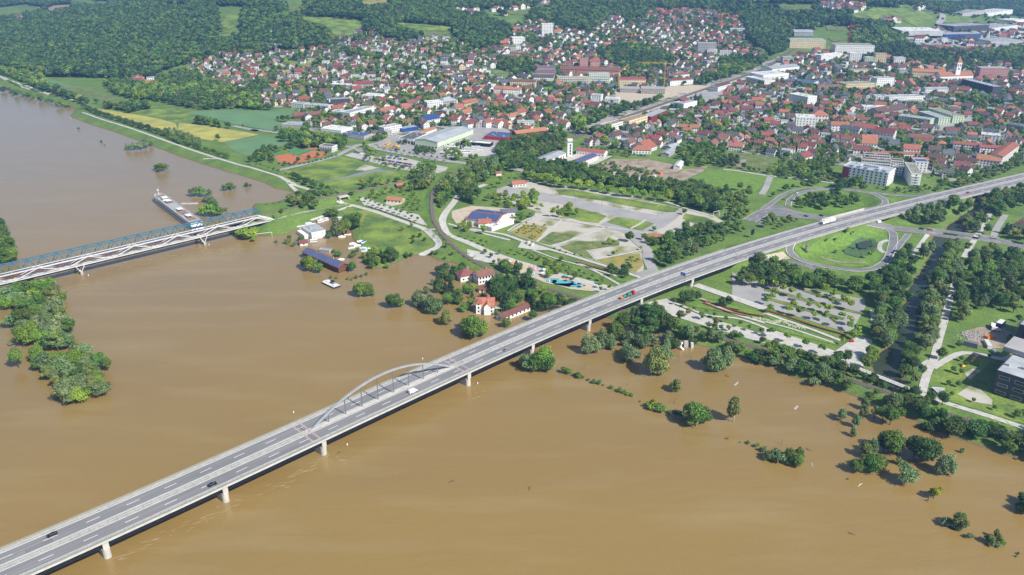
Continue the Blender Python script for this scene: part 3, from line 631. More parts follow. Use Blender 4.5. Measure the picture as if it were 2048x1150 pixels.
patch('loop_meadow', T(8, '240,830 420,770 640,690 760,690 960,740 985,790 930,900 860,990 700,1000 450,975 300,930 240,880'), 'lawn', off=.1, step=6)
patch('loop_meadow', T(8, '830,440 940,470 950,500 800,540 600,590 480,570 330,560 220,520 210,470 350,410 600,400'), 'lawn', off=.1, step=6)
patch('reed_belt', T(8, '620,870 700,800 760,770 880,780 890,830 860,890 760,930 640,900'), 'reeds', off=.5, step=5, jag=1)
patch('pond_water', POND, 'creek_water', z=2.62, step=5)
road('creek_walk', T(12, '1245,885 1265,800 1300,690 1340,640 1352,560 1385,440 1410,360 1450,200 1500,30') + T(8, '1560,960 1610,860 1700,720 1760,620 1780,560'), 5, 'paving', off=.3)
road('creek_walk', T(12, '870,390 855,300 850,240'), 3, 'paving', off=.3)
road('campus_path', T(12, '1330,695 1400,650 1560,562 1740,592 1860,635 2048,640'), 4.5, 'paving', off=.32)
road('campus_path', T(12, '1220,715 1240,670 1300,635'), 3, 'paving', off=.3)
road('levee_path', [(p[0], p[1]) for p in PATHR], 4.5, 'paving', off=.2)
patch('campus_lawn', T(12, '1320,880 1300,800 1330,730 1400,680 1560,590 1740,610 1830,640 1700,720 1800,900 2100,1000 2100,1142 1960,1110 1600,1000 1400,930'), 'meadow', off=.12, step=6)
patch('gravel_square', T(12, '1520,900 1620,835 1700,860 1800,950 1790,985 1640,960'), 'gravel_grass', off=.24, step=5)
patch('gravel_square', T(12, '1580,740 1640,700 1710,715 1620,790'), 'gravel_grass', off=.24, step=5)
patch('building_site_ground', T(12, '1560,420 1750,370 1900,380 1960,420 1960,520 1800,540 1640,520'), 'soil_site', off=.2, step=6, jag=2)
patch('paved_yard', T(12, '1840,620 2048,560 2100,640 1980,660'), 'paving', off=.3, step=6)
road('side_street', T(8, '1800,780 1830,700 1900,590'), 6, 'asphalt_pale', off=.3)
road('hill_road', T(2, '880,570 950,640 990,680 1020,720'), 8, 'asphalt_pale', off=.9)
road('hill_road', T(2, '945,310 935,380'), 8, 'asphalt_pale', off=.9)
road('hill_road', T(2, '1290,410 1305,460 1290,500'), 8, 'asphalt_pale', off=.9)
road('hill_road', T(2, '915,195 870,240 875,265'), 6, 'paving', off=1.4)
road('main_road', T(4, '1370,195 1400,160 1410,120 1370,100 1250,80'), 16, 'asphalt_pale', off=1.8)
road('station_road', T(3, '830,1130 1000,1060 1150,1000 1300,940'), 9, 'asphalt_pale', off=.6)
# railway tracks
def track(pts, name='railway_track', off=.25, w=3.4):
    P = [(p[0], p[1]) for p in pts]; W_ = [at(p[0], p[1], p[2]) for p in pts]
    Q, t = ribbon(W_, w, samp=5); nrm = np.stack([t[:, 1], -t[:, 0]], 1)
    Z = np.maximum(gz(Q[:, 0], Q[:, 1]), np.interp(np.linspace(0, 1, len(Q)), np.linspace(0, 1, len(pts)), [p[2] for p in pts]) - 1) + off
    b = MB(); r = MB(); s = MB()
    for i in range(len(Q) - 1):
        def q(j, o, dz=0): return (Q[j][0] + nrm[j][0] * o, Q[j][1] + nrm[j][1] * o, Z[j] + dz)
        b.poly([q(i, -w / 2 - .8, -.5), q(i + 1, -w / 2 - .8, -.5), q(i + 1, -w / 2), q(i, -w / 2)]); b.poly([q(i, -w / 2), q(i + 1, -w / 2), q(i + 1, w / 2), q(i, w / 2)]); b.poly([q(i, w / 2), q(i + 1, w / 2), q(i + 1, w / 2 + .8, -.5), q(i, w / 2 + .8, -.5)])
        for o in (-.75, .75): r.bar(q(i, o, .32), q(i + 1, o, .32), .14, .18)
        if i % 1 == 0:
            for f in (.0, .33, .66):
                c = Q[i] * (1 - f) + Q[i + 1] * f; z_ = Z[i] * (1 - f) + Z[i + 1] * f
                s.bar((c[0] - nrm[i][0] * 1.3, c[1] - nrm[i][1] * 1.3, z_ + .1), (c[0] + nrm[i][0] * 1.3, c[1] + nrm[i][1] * 1.3, z_ + .1), .35, .2)
    o = b.build(name, 'ballast', kind='structure'); r.build('rails', 'rail_steel', o); s.build('sleepers', 'sleeper', o, kind='stuff')
track(RAIL1); track(RAIL2)
road('railway_yard', [p[:2] for p in RAIL3[3:]], 24, 'gravel', off=.45, samp=12)
track(RAIL3, w=8, off=.75)
# ------------------------------------------------------------------ the motorway and its river bridge
DZ = 10.0
def hsweep(name, s0, s1, prof, m, parent=None, step=8.0, kind=None, closed=False):
    n = max(2, int((s1 - s0) / step) + 1); mb = MB(); k = len(prof)
    for s in np.linspace(s0, s1, n):
        for t, z in prof:
            x, y, a = hw(s, t); mb.v.append((x, y, z))
    for i in range(n - 1):
        for j in range(k if closed else k - 1):
            a = i * k + j; b = i * k + (j + 1) % k; mb.f.append((a, b, b + k, a + k)); mb.m.append(0)
    if closed:
        mb.f.append(tuple(range(k))[::-1]); mb.f.append(tuple((n - 1) * k + j for j in range(k))); mb.m += [0, 0]
    return mb.build(name, m, parent, kind=kind)
def hbox(name, s0, s1, t0, t1, z0, z1, m, parent=None, **k): return hsweep(name, s0, s1, [(t0, z0), (t0, z1), (t1, z1), (t1, z0)], m, parent, closed=True, **k)
mat('steel_guard', (.42, .43, .43), rough=.5)
BR = thing('road_bridge', 'long grey four-lane road bridge with one steel arch crossing the brown river', 'bridge', (0, 0, 0))
LAND.append((780, 800, 'the bridge arch'))
SE = SL - 1
def carriage(s0, s1, par, st=None):
    for t0, t1 in ((-10.5, -1.85), (1.85, 10.5)):
        hsweep('road_surface', s0, s1, [(t0, DZ + .02), (t1, DZ + .02)], 'asphalt_road', par)
    for t in (-10.2, -2.15, 2.15, 10.2):
        hsweep('edge_line', s0, s1, [(t - .13, DZ + .035), (t + .13, DZ + .035)], 'white_line', par)
    for t in (-13.0, 13.0):
        sg = 1 if t > 0 else -1
        hbox('kerb', s0, s1, sg * 10.52, sg * 12.9, DZ - .02, DZ + .18, 'concrete', par)
    hbox('median_kerb', s0, s1, -1.83, 1.83, DZ - .02, DZ + .14, 'concrete', par)
    hsweep('median_gravel', s0, s1, [(-1.6, DZ + .16), (-.4, DZ + .16)], 'concrete', par)
# asphalt with wheel-track streaks running along the bridge
def asphalt_road():
    m = bpy.data.materials.new('asphalt_road'); m.use_nodes = True; nt = m.node_tree; n = nt.nodes; l = nt.links; b = n['Principled BSDF']; b.inputs['Roughness'].default_value = .8
    g = n.new('ShaderNodeNewGeometry'); mp = n.new('ShaderNodeMapping'); mp.vector_type = 'TEXTURE' ; mp.inputs['Rotation'].default_value = (0, 0, math.radians(43.5)); mp.inputs['Scale'].default_value = (60, 1.1, 1)
    l.new(g.outputs['Position'], mp.inputs[0]); z = n.new('ShaderNodeTexNoise'); z.inputs['Scale'].default_value = 1; z.inputs['Detail'].default_value = 5; l.new(mp.outputs[0], z.inputs[0])
    z2 = n.new('ShaderNodeTexNoise'); z2.inputs['Scale'].default_value = .03; l.new(g.outputs['Position'], z2.inputs[0])
    r = n.new('ShaderNodeMapRange'); r.inputs[1].default_value = .3; r.inputs[2].default_value = .7; l.new(z.outputs[0], r.inputs[0])
    x = n.new('ShaderNodeMix'); x.data_type = 'RGBA'; x.inputs[6].default_value = (.20, .20, .212, 1); x.inputs[7].default_value = (.29, .28, .275, 1); l.new(r.outputs[0], x.inputs[0])
    x2 = n.new('ShaderNodeMix'); x2.data_type = 'RGBA'; x2.blend_type = 'MULTIPLY'; x2.inputs[0].default_value = .35; l.new(x.outputs[2], x2.inputs[6]); l.new(z2.outputs[0], x2.inputs[7]); l.new(x2.outputs[2], b.inputs['Base Color']); M['asphalt_road'] = m
asphalt_road()
carriage(0, S_AB1, BR)
HW = thing('motorway', None, None); HW['kind'] = 'structure'
carriage(S_AB1 + .02, SE, HW)
S_P = [s_of(u, v) for u, v in ((205.7, 1110), (441.8, 1000), (642, 909), (935.5, 772), (1062, 711), (1172.5, 662), (1274, 613), (1372, 573))]
S_A0, S_A1 = s_of(632, 861, 10), s_of(906, 738, 10)
hsweep('deck_slab', 0, S_AB1, [(-13, DZ - .45), (-13, DZ - .03), (13, DZ - .03), (13, DZ - .45), (11, DZ - .9), (-11, DZ - .9)], 'concrete_light', BR, closed=True)
hsweep('deck_slab', S_AB1 + .02, SE, [(-13, DZ - .5), (-13, DZ - .03), (13, DZ - .03), (13, DZ - .5)], 'concrete_light', HW, closed=True)
hsweep('girder', 0, S_AB1, [(-11.2, DZ - .92), (11.2, DZ - .92), (10.6, DZ - 4.7), (-10.6, DZ - 4.7)], 'navy_and_shade', BR, closed=True)  # near-black and extra deep, standing for shaded underside and shadow on the water
for sg in (-1, 1):
    hbox('fascia', 0, S_AB1, sg * 12.98, sg * 13.25, DZ - .55, DZ + .42, 'concrete_light', BR)
    r = MB(); p = MB()
    for s in np.arange(1, S_AB1, 2.0):
        x, y, a = hw(s, sg * 12.75); p.box((x, y, DZ + .18), (.12, .12, 1.1), a, base=True)
        x1, y1, _ = hw(s + 2, sg * 12.75)
        for z in (.55, .9, 1.28): r.bar((x, y, DZ + z), (x1, y1, DZ + z), .09)
        r.bar((x, y, DZ + .3), (x1, y1, DZ + .3), .05, .06)
    rl = r.build('railing', 'rail_green', BR); p.build('railing_posts', 'rail_green', rl, kind='stuff')
for par, s0, s1 in ((BR, 0, S_AB1), (HW, S_AB1, SE)):
    for t in (-10.8, -.35, .9, 10.8):
        g = MB(); q = MB(); arch_gap = abs(t) < 2
        for s in np.arange(s0 + 1, s1 - 4, 4.0):
            if arch_gap and par is BR and S_A0 - 6 < s < S_A1 + 6:
                if g.v: gr = g.build('guard_rail', 'steel_guard', par); q.build('guard_rail_posts', 'steel_grey', gr, kind='stuff'); g = MB(); q = MB()
                continue
            x, y, a = hw(s, t); x1, y1, _ = hw(s + 4, t); g.bar((x, y, DZ + .72), (x1, y1, DZ + .72), .12, .32)
            q.box((x, y, DZ + .1), (.14, .14, .7), a, base=True)
        gr = g.build('guard_rail', 'steel_guard', par); q.build('guard_rail_posts', 'steel_grey', gr, kind='stuff')
dash = None; nd = 0
me_d = MB().box((0, 0, 0), (6, .29, .012)).mesh('lane_dash', 'white_line')
S_D = s_of(86.3 + 8, 1083.5, 10) % 18
for t in (-6.2, 6.1):
    for i, s in enumerate(np.arange(3 + S_D - (0 if t < 0 else 5), SE - 8, 18.0)):
        x, y, a = hw(s, t); o = link('lane_dash', me_d, BR if s < S_AB1 else HW, (x, y, DZ + .045)); o.rotation_euler = (0, 0, a)
for s in S_P:   # wall piers with rounded ends
    x, y, a = hw(s, 0); p = thing('pier', None, None, (x, y, 0), a + math.pi / 2); del_ = p; p.parent = BR
    pts = []
    for k in range(9): th = -math.pi / 2 + math.pi * k / 8; pts.append((10.7 + 1.7 * math.cos(th), 1.7 * math.sin(th)))
    for k in range(9): th = math.pi / 2 + math.pi * k / 8; pts.append((-10.7 + 1.7 * math.cos(th), 1.7 * math.sin(th)))
    b = MB().prism(pts, -3, DZ - 4.72); o = b.build('pier_shaft', 'concrete_light', p)
    MB().prism([(11.3, -1.3), (12.4, -1.3), (12.4, 1.3), (11.3, 1.3)], DZ - 4.72, DZ - .92).build('bearing_block', 'concrete_light', p)
    MB().prism([(-12.4, -1.3), (-11.3, -1.3), (-11.3, 1.3), (-12.4, 1.3)], DZ - 4.72, DZ - .92).build('bearing_block', 'concrete_light', p)
for s in (S_A0 - 3, S_A1 + 4):      # reddish expansion joints
    for ds in (-2.2, 2.2):
        hbox('expansion_joint', s + ds - .5, s + ds + .5, -10.4, 10.4, DZ + .05, DZ + .065, 'pink_joint', BR, step=1)
    hbox('expansion_joint', s - .25, s + .25, -9.7, 9.7, DZ + .05, DZ + .068, 'steel_grey', BR, step=1)
for s_, t_, l_, w_ in ((S_AB1 - 40, -5.8, 20, 6.6), (S_AB1 - 22, 5.9, 18, 6.6), (150, 7.6, 14, 3.2), (330, -7.6, 9, 3.1), (60, -4, 11, 3), (420, 4.2, 16, 3)):
    hsweep('asphalt_patch', s_, s_ + l_, [(t_ - w_ / 2, DZ + .028), (t_ + w_ / 2, DZ + .028)], 'asphalt', BR)
# arch
AR = MB(); N = 44; RISE = 15.5; LA = S_A1 - S_A0
def arch_pt(f): x, y, a = hw(S_A0 + LA * f, 0); return x, y, DZ + .1 + RISE * (1 - (2 * f - 1) ** 2), a
for i in range(N + 1):
    x, y, z, a = arch_pt(i / N); sl = 4 * RISE / LA * (1 - 2 * i / N); q = math.atan(sl); nx_, nz_ = -math.sin(q), math.cos(q)
    for j, k in ((-1, -1), (1, -1), (1, 1), (-1, 1)):
        AR.v.append((x + math.sin(a) * j * .6 + math.cos(a) * nx_ * k * .45, y - math.cos(a) * j * .6 + math.sin(a) * nx_ * k * .45, z + nz_ * k * .45))
for i in range(N):
    for j in range(4): a = i * 4 + j; b = i * 4 + (j + 1) % 4; AR.f.append((a, b, b + 4, a + 4)); AR.m.append(0)
AR.build('arch', 'steel_arch', BR)
for k in range(1, 9):
    f = k / 9.0; x, y, z, a = arch_pt(f)
    MB().bar((x, y, DZ), (x, y, z - .4), .5, .5).build('hanger', 'steel_grey', BR)
hbox('arch_plinth', S_A0 - 1, S_A1 + 1, -1.0, 1.0, DZ + .16, DZ + .5, 'concrete_light', BR)
for u, v, c in ((672, 845, 0), (724, 714, 0), (1188, 636, 0), (1237, 616, 0)):
    x, y = at(u, v, DZ)
# abutments + underpass walls
for s in (S_U0, S_U1):
    hbox('abutment', s - (1.2 if s == S_U0 else 0), s + (0 if s == S_U0 else 1.2), -13.4, 13.4, 1, DZ - .6, 'concrete', HW, step=1)
hbox('underpass_girder', S_U0, S_U1, -12, 12, DZ - 1.9, DZ - .52, 'concrete', HW)
hbox('abutment', S_AB1 - .9, S_AB1 - .1, -13.3, 13.3, 1, DZ - .95, 'concrete', BR, step=1)
hbox('noise_wall', s_of(1640, 440, 10), s_of(1726, 420, 10), -13.4, -13.1, DZ - .5, DZ + 2.2, 'concrete_light', HW)
# blue direction sign on its post, and two small ones
def signpost(u, v, z, h, w, sh, lab, two=False):
    x, y = at(u, v, z); a = math.atan2(.69, .72)
    t = thing('direction_sign', lab, 'sign', (x, y, z), a - math.pi / 2)
    MB().tube([(0, 0, 0), (0, 0, h)], [.2, .16], 8).build('post', 'steel_grey', t)
    MB().bar((0, 0, h - .4), (-w * .5, 0, h - .4), .2).build('bracket', 'steel_grey', t)
    p = MB().box((-w * .45, -.22, h - .5), (w, .15, sh)).build('sign_panel', 'sign_blue', t)
    MB().box((-w * .45, -.11, h - .5), (w + .2, .05, sh + .2)).build('sign_border', 'frame_white', p)
    b = MB()
    for k in range(3): b.box((-w * .45 - .2, -.31, h - .1 - k * .7 + sh * .12), (w * (.5 + .12 * (k % 2)), .03, .22))
    b.build('sign_lettering', 'frame_white', p, kind='stuff')
signpost(1369, 566, 10, 7.5, 4.4, 2.6, 'blue road sign on a grey mast beside the motorway deck')
signpost(1990 / 3.938 + 1010 - 4, 511, 10, 2.4, 2.2, 1.2, 'small low blue sign at the near motorway edge past the mast sign')
LAND.append((1366, 548, 'the blue road sign'))
# dark information board standing with its back to us
x, y, z = hit(*T(7, '1945,770')[0][:2]); t = thing('traffic_board', 'tall dark-backed traffic board standing on the embankment by the motorway', 'sign', (x, y, z), .6)
for q in (-1.4, 1.4): MB().box((q, 0, 0), (.25, .25, 8), base=True).build('post', 'steel_grey', t)
MB().box((0, 0, 5.6), (4.2, .3, 5.2)).build('sign_panel', 'navy_and_shade', t)

# ------------------------------------------------------------------ blue railway truss bridge
def world_line(p, q, z0, z1=None):
    a = at(p[0], p[1], z0); b = at(q[0], q[1], z1 if z1 is not None else z0)
    return Vector((*a, z0)), Vector((*b, z1 if z1 is not None else z0))
ZB = 8.2
A_, B_ = world_line((-330, 628), (525, 433), ZB); d_ = (B_ - A_); L_ = d_.length; d_.normalize(); n_ = Vector((d_.y, -d_.x, 0))
RB = thing('rail_bridge', 'light blue steel truss railway bridge across the river behind the white footbridge', 'bridge'); LAND.append((250, 470, 'the blue truss bridge'))
NP = int(L_ / 10.8); pl = L_ / NP; HT = 8.6
for sg in (-2.9, 2.9):
    ch = MB(); dg = MB()
    P0 = lambda i: A_ + d_ * (i * pl) + n_ * sg
    ch.bar(P0(0), P0(NP), .6, .8); ch.bar(P0(.5) + Vector((0, 0, HT)), P0(NP - .5) + Vector((0, 0, HT)), .75, .75)
    ch.build('truss_chord', 'steel_blue', RB)
    for i in range(NP):
        m_ = P0(i + .5) + Vector((0, 0, HT))
        b = MB().bar(P0(i), m_, .5, .5).bar(P0(i + 1), m_, .42, .42); b.build('truss_diagonal', 'steel_blue', RB)
tb = MB()
for i in range(NP):
    a = A_ + d_ * ((i + .5) * pl) + Vector((0, 0, HT)); tb.bar(a - n_ * 2.9, a + n_ * 2.9, .35)
tb.build('top_bracing', 'steel_blue', RB, kind='stuff')
MB().bar(A_ - Vector((0, 0, .5)), B_ - Vector((0, 0, .5)), 6.6, .7).build('deck', 'steel_grey', RB)
MB().bar(A_ + Vector((0, 0, -.05)), B_ + Vector((0, 0, -.05)), 3.6, .25).build('track_bed', 'rust_deck', RB)
for o in (-.75, .75): MB().bar(A_ + n_ * o + Vector((0, 0, .2)), B_ + n_ * o + Vector((0, 0, .2)), .14, .2).build('rail', 'rail_steel', RB)
MB().bar(A_ + n_ * 4.3 + Vector((0, 0, .1)), B_ + n_ * 4.3 + Vector((0, 0, .1)), 1.6, .2).build('walkway', 'rust_deck', RB)
for u, v in ((150, 534), (392, 478), (-90, 590)):
    x, y = at(u, v, 0); k = (Vector((x, y, 0)) - Vector((A_.x, A_.y, 0))).dot(d_); c = A_ + d_ * k
    MB().box((c.x, c.y, -3), (3.0, 9, ZB + 2.1), math.atan2(d_.y, d_.x), base=True).build('pier', 'concrete', RB)
# ------------------------------------------------------------------ white footbridge
ZF_ = 8.0
A2, B2 = world_line((-330, 645), (547, 438.5), ZF_); d2 = (B2 - A2); L2 = d2.length; d2.normalize(); n2 = Vector((d2.y, -d2.x, 0))
FB = thing('footbridge', 'white steel lattice footbridge in front of the blue railway bridge', 'bridge'); LAND.append((300, 500, 'the white footbridge'))
N2 = int(L2 / 35); p2 = L2 / N2; HF = 6.6
for sg in (-2.2, 2.2):
    lo = MB(); hi = MB()
    b0 = A2 + n2 * sg; b1 = B2 + n2 * sg; up = Vector((0, 0, HF)) + n2 * (.8 if sg > 0 else -.8)
    lo.bar(b0, b1, .5, .55); lo.build('bottom_chord', 'steel_white', FB)
    t0 = b0 + up; t1 = b0 + d2 * (L2 - 14) + up * 1.0; hi.bar(t0, t1, *((.8, .75) if sg > 0 else (.45, .4))); hi.bar(t1, b1 + Vector((0, 0, .2)), .9, .7); hi.build('top_chord', 'steel_white', FB)
    dw = .5 if sg > 0 else .3
    for i in range(N2):
        a = b0 + d2 * (i * p2); m_ = b0 + d2 * ((i + .5) * p2) + (up if i < N2 - 1 else up * .9); c = b0 + d2 * ((i + 1) * p2)
        MB().bar(a, m_, dw, dw).build('truss_diagonal', 'steel_white', FB); MB().bar(c, m_, dw, dw).build('truss_diagonal', 'steel_white', FB)
tb = MB()
for i in range(N2 * 2 - 1):
    a = A2 + d2 * ((i + 1) * p2 / 2) + Vector((0, 0, HF)); tb.bar(a - n2 * 3.0, a + n2 * 3.0, .3)
tb.build('top_bracing', 'steel_white', FB, kind='stuff')
MB().bar(A2 - Vector((0, 0, .1)), B2 - Vector((0, 0, .1)), 4.2, .3).build('deck', 'concrete', FB)
MB().bar(A2 - Vector((0, 0, 1.0)) + n2 * .2, B2 - Vector((0, 0, 1.0)) + n2 * .2, 2.6, 1.4).build('girder', 'navy_and_shade', FB)  # dark navy takes the shadow below the deck into its colour
rl = MB()
for i in range(int(L2 / 2.5)):
    a = A2 + d2 * (i * 2.5)
    for sg in (-2.0, 2.0): rl.bar(a + n2 * sg, a + n2 * sg + Vector((0, 0, 1.1)), .08)
for sg in (-2.0, 2.0):
    for z in (.5, 1.1): rl.bar(A2 + n2 * sg + Vector((0, 0, z)), B2 + n2 * sg + Vector((0, 0, z)), .08)
rl.build('railing', 'steel_white', FB, kind='stuff')
for u, v in ((163, 548), (404, 486), (-90, 612)):
    x, y = at(u, v, 0); k = (Vector((x, y, 0)) - Vector((A2.x, A2.y, 0))).dot(d2); c = A2 + d2 * k
    MB().box((c.x, c.y, -3), (2.2, 6.0, 5.2), math.atan2(d2.y, d2.x), base=True).build('pier', 'concrete', FB)
    for sg in (-2.2, 2.2):
        for e in (-3.2, 3.2):
            b = c + n2 * sg + d2 * e; MB().bar((c.x + n2.x * sg, c.y + n2.y * sg, 2.1), (b.x, b.y, ZF_ - .3), .5).build('pier_leg', 'steel_white', FB)
# small concrete rail underpass on the bank
def local(name, lab, cat, u, v, ang=None, z=None, to=None, group=None):
    x, y, zz = hit(u, v)
    if to is not None: x2, y2, _ = hit(*to); ang = math.atan2(y2 - y, x2 - x)
    return thing(name, lab, cat, (x, y, zz if z is None else z), ang or 0, group)
t = local('underpass', 'concrete underpass box under the railway where the paths meet', 'underpass', *T(6, '705,478')[0], to=T(6, '780,468')[0])
MB().box((5, 1, 3.6), (11, 6, .8)).build('roof_slab', 'concrete_light', t)
for x in (0, 10): MB().box((x, 1, 0), (.8, 6, 3.2), base=True).build('side_wall', 'concrete_light', t)
MB().box((5, 3.5, 0), (9.2, .3, 3.2), base=True).build('passage_shade', 'navy_and_shade', t)  # near-black sheet closing the passage, standing for the shade inside

# ------------------------------------------------------------------ river cruise ship
def cruise_ship():
    bx, by = at(*T(5, '1245,470')[0], 0); sx, sy = at(*T(5, '1560,705')[0], 0); L = math.hypot(bx - sx, by - sy) * 1.0
    t = thing('river_cruise_ship', 'long white river cruise ship with dark blue stripe moored beyond the blue bridge', 'ship', ((bx + sx) / 2, (by + sy) / 2, 0), math.atan2(by - sy, bx - sx))
    LAND.append((355, 420, 'the moored cruise ship')); Wd = 5.7; h = L / 2
    def plan(k, n=10):
        P = [(-h, -Wd * k)]; 
        for i in range(n + 1): q = i / n; P.append((h - 14 + 14 * math.sin(q * math.pi / 2), -Wd * k * math.cos(q * math.pi / 2) ** .8 if q < 1 else 0))
        return P + [(x, -y) for x, y in reversed(P[:-1])]
    MB().prism(plan(1), -.8, 1.6).build('hull', 'paint_white', t)
    MB().prism([(x * 1.001, y * 1.012) for x, y in plan(1)], 1.6, 3.0).build('hull_stripe', mat('ship_blue', (.02, .035, .12), rough=.3), t)
    MB().prism([(x * .985, y * .97) for x, y in plan(1)], 3.0, 6.6).build('cabin_deck', 'paint_white', t)
    for z in (3.5, 5.2):
        b = MB()
        for i in range(int(L / 3.4) - 6):
            x = -h + 5 + i * 3.4
            for sg in (-1, 1): b.box((x, sg * Wd * .972, z + .5), (2.5, .08, 1.0))
        b.build('cabin_windows', 'glass', t, kind='stuff')
    sd = MB().prism([(x * .98, y * .96) for x, y in plan(1)], 6.6, 6.8).build('sun_deck', 'roof_metal', t)
    MB().box((h * .05, 0, 6.8), (h * .5, 7.5, .12), base=True).build('deck_carpet', mat('deck_grey', (.35, .37, .37)), t)
    for x, l in ((h * .8, 9), (h * .36, 11), (-h * .35, 16), (-h * .75, 10)): MB().box((x, 0, 6.8), (l, 8, .16), base=True).build('deck_planking', 'deck_wood', t)
    MB().box((h * .58, 0, 6.8), (8, 6, 2.3), base=True, taper=.9).build('wheelhouse', 'paint_white', t)
    MB().box((h * .58, 0, 7.8), (8.05, 6.05, .9), base=True, taper=.96).build('wheelhouse_window', 'glass', t)
    for x, l, w in ((h * .36, 9, 7), (-h * .2, 12, 7.5), (-h * .62, 14, 7)):
        MB().box((x, 0, 8.6), (l * .6, w * .7, .15), base=True).build('awning', 'paint_white', t)
        for i in (-1, 1):
            for j in (-1, 1): MB().box((x + i * l * .48, j * w * .48, 6.8), (.12, .12, 1.8), base=True).build('awning_post', 'steel_grey', t)
    b = MB()
    for i in range(26):
        b.box((-h * .75 + (i // 4) * 4, -2.4 + (i % 4) * 1.6, 6.8), (1.5, .6, .45), base=True)
    b.build('deck_chairs', 'steel_grey', t, kind='stuff')
    b = MB(); P = [(x * .975, y * .95) for x, y in plan(1)]
    for p, q in zip(P, P[1:] + P[:1]):
        for z in (7.3, 7.8): b.bar((*p, z), (*q, z), .08)
        n = max(1, int(math.dist(p, q) / 3))
        for k in range(n): x = p[0] + (q[0] - p[0]) * k / n; y = p[1] + (q[1] - p[1]) * k / n; b.bar((x, y, 6.8), (x, y, 7.8), .08)
    b.build('railing', 'frame_white', t, kind='stuff')
    MB().tube([(h - 6, 0, 6.8), (h - 6, 0, 14)], [.2, .1], 6).build('mast', 'paint_white', t); MB().box((h - 6, 0, 13), (.2, 3, .2)).build('mast_crosstree', 'paint_white', t)
    MB().box((h - 6, 0, 11.6), (.8, 2, .3)).build('radar', 'paint_white', t)
    for k in (1, -1): MB().box((-h + 1.2, k * 3, 3.5), (2.4, 2.4, 3.3), base=True).build('stern_stair', 'paint_white', t)
cruise_ship()
t = local('gangway', 'pale gangway pontoon floating beside the cruise ship', 'pontoon', *T(5, '1430,505')[0], z=0, to=T(5, '1505,503')[0])
MB().box((8, 0, .1), (18, 2.4, .6), base=True, taper=.95).build('pontoon_deck', 'concrete_light', t); MB().bar((0, 1.1, 1.5), (16, 1.1, 1.5), .1).build('handrail', 'steel_white', t)
t = local('work_barge', 'flat work barge with white deck and small dark cabin in the flood', 'barge', *T(10, '565,20')[0], z=0, to=T(10, '735,100')[0])
LAND.append((672, 575, 'the flat work barge'))
MB().prism([(0, 1), (1.5, -1), (17.5, -1), (18, 0), (18, 6), (1.5, 6), (0, 4.5)], -.6, 1.1).build('hull', 'navy_and_shade', t)
MB().prism([(.3, 1.2), (1.7, -.8), (17.4, -.8), (17.8, .2), (17.8, 5.8), (1.7, 5.8), (.3, 4.3)], 1.1, 1.3).build('deck', 'roof_white', t)
MB().box((10.5, 3.6, 1.3), (3.4, 2.4, 1.9), base=True, taper=.92).build('cabin', 'steel_grey', t); MB().box((10.5, 3.6, 3.2), (3.8, 2.8, .15), base=True).build('cabin_roof', 'navy_and_shade', t)
MB().box((5, 3, 1.3), (3, 2, .7), base=True).build('winch', 'paint_white', t); MB().box((15, 1.5, 1.3), (2, 1, .8), base=True).build('locker', 'paint_white', t)

# ------------------------------------------------------------------ buildings
PAL = dict(o='tile_orange', r='tile_red', d='tile_dark', b='tile_brown', k='tile_grey', g='roof_metal', w='roof_white')
def roofgeo(mb, l, w, z, kind, pitch, ov=.6, th=.3):
    """roof over a box l (x) by w (y)"""
    a, b = l / 2 + ov, w / 2 + ov; h = b * math.tan(pitch)
    if kind == 'gable':
        for s in (-1, 1):
            lo = [(-a, s * b, z - ov * math.tan(pitch)), (a, s * b, z - ov * math.tan(pitch)), (a, 0, z + h - ov * math.tan(pitch)), (-a, 0, z + h - ov * math.tan(pitch))]
            up = [(x, y, q + th) for x, y, q in lo]
            if s > 0: lo = lo[::-1]; up = up[::-1]
            mb.poly(up); mb.poly(lo[::-1])
            for i in range(4): mb.poly([lo[i], lo[(i + 1) % 4], up[(i + 1) % 4], up[i]])
    else:
        r = max(0, a - b) if kind == 'hip' else 0; zz = z - ov * math.tan(pitch) * .3
        c = [(-a, -b, zz), (a, -b, zz), (a, b, zz), (-a, b, zz)]; t = [(-r, 0, zz + h), (r, 0, zz + h)]
        mb.poly([c[0], c[1], t[1], t[0]] if r else [c[0], c[1], t[0]]); mb.poly([c[2], c[3], t[0], t[1]] if r else [c[2], c[3], t[0]]); mb.poly([c[1], c[2], t[1]]); mb.poly([c[3], c[0], t[0]]); mb.poly(c[::-1])
        for i in range(4):
            p, q = c[i], c[(i + 1) % 4]; mb.poly([(p[0], p[1], p[2] - th), (q[0], q[1], q[2] - th), q, p])
    return h
def wallgeo(mb, l, w, h, kind, pitch, z0=-1.5):
    x, y = l / 2, w / 2
    mb.poly([(-x, -y, z0), (x, -y, z0), (x, -y, h), (-x, -y, h)]); mb.poly([(x, y, z0), (-x, y, z0), (-x, y, h), (x, y, h)])
    g = y * math.tan(pitch) if kind == 'gable' else 0
    for s in (1, -1):
        P = [(s * x, -s * y, z0), (s * x, s * y, z0), (s * x, s * y, h)] + ([(s * x, 0, h + g)] if g else []) + [(s * x, -s * y, h)]
        mb.poly(P)
    if kind == 'flat': mb.poly([(-x, -y, h), (x, -y, h), (x, y, h), (-x, y, h)])
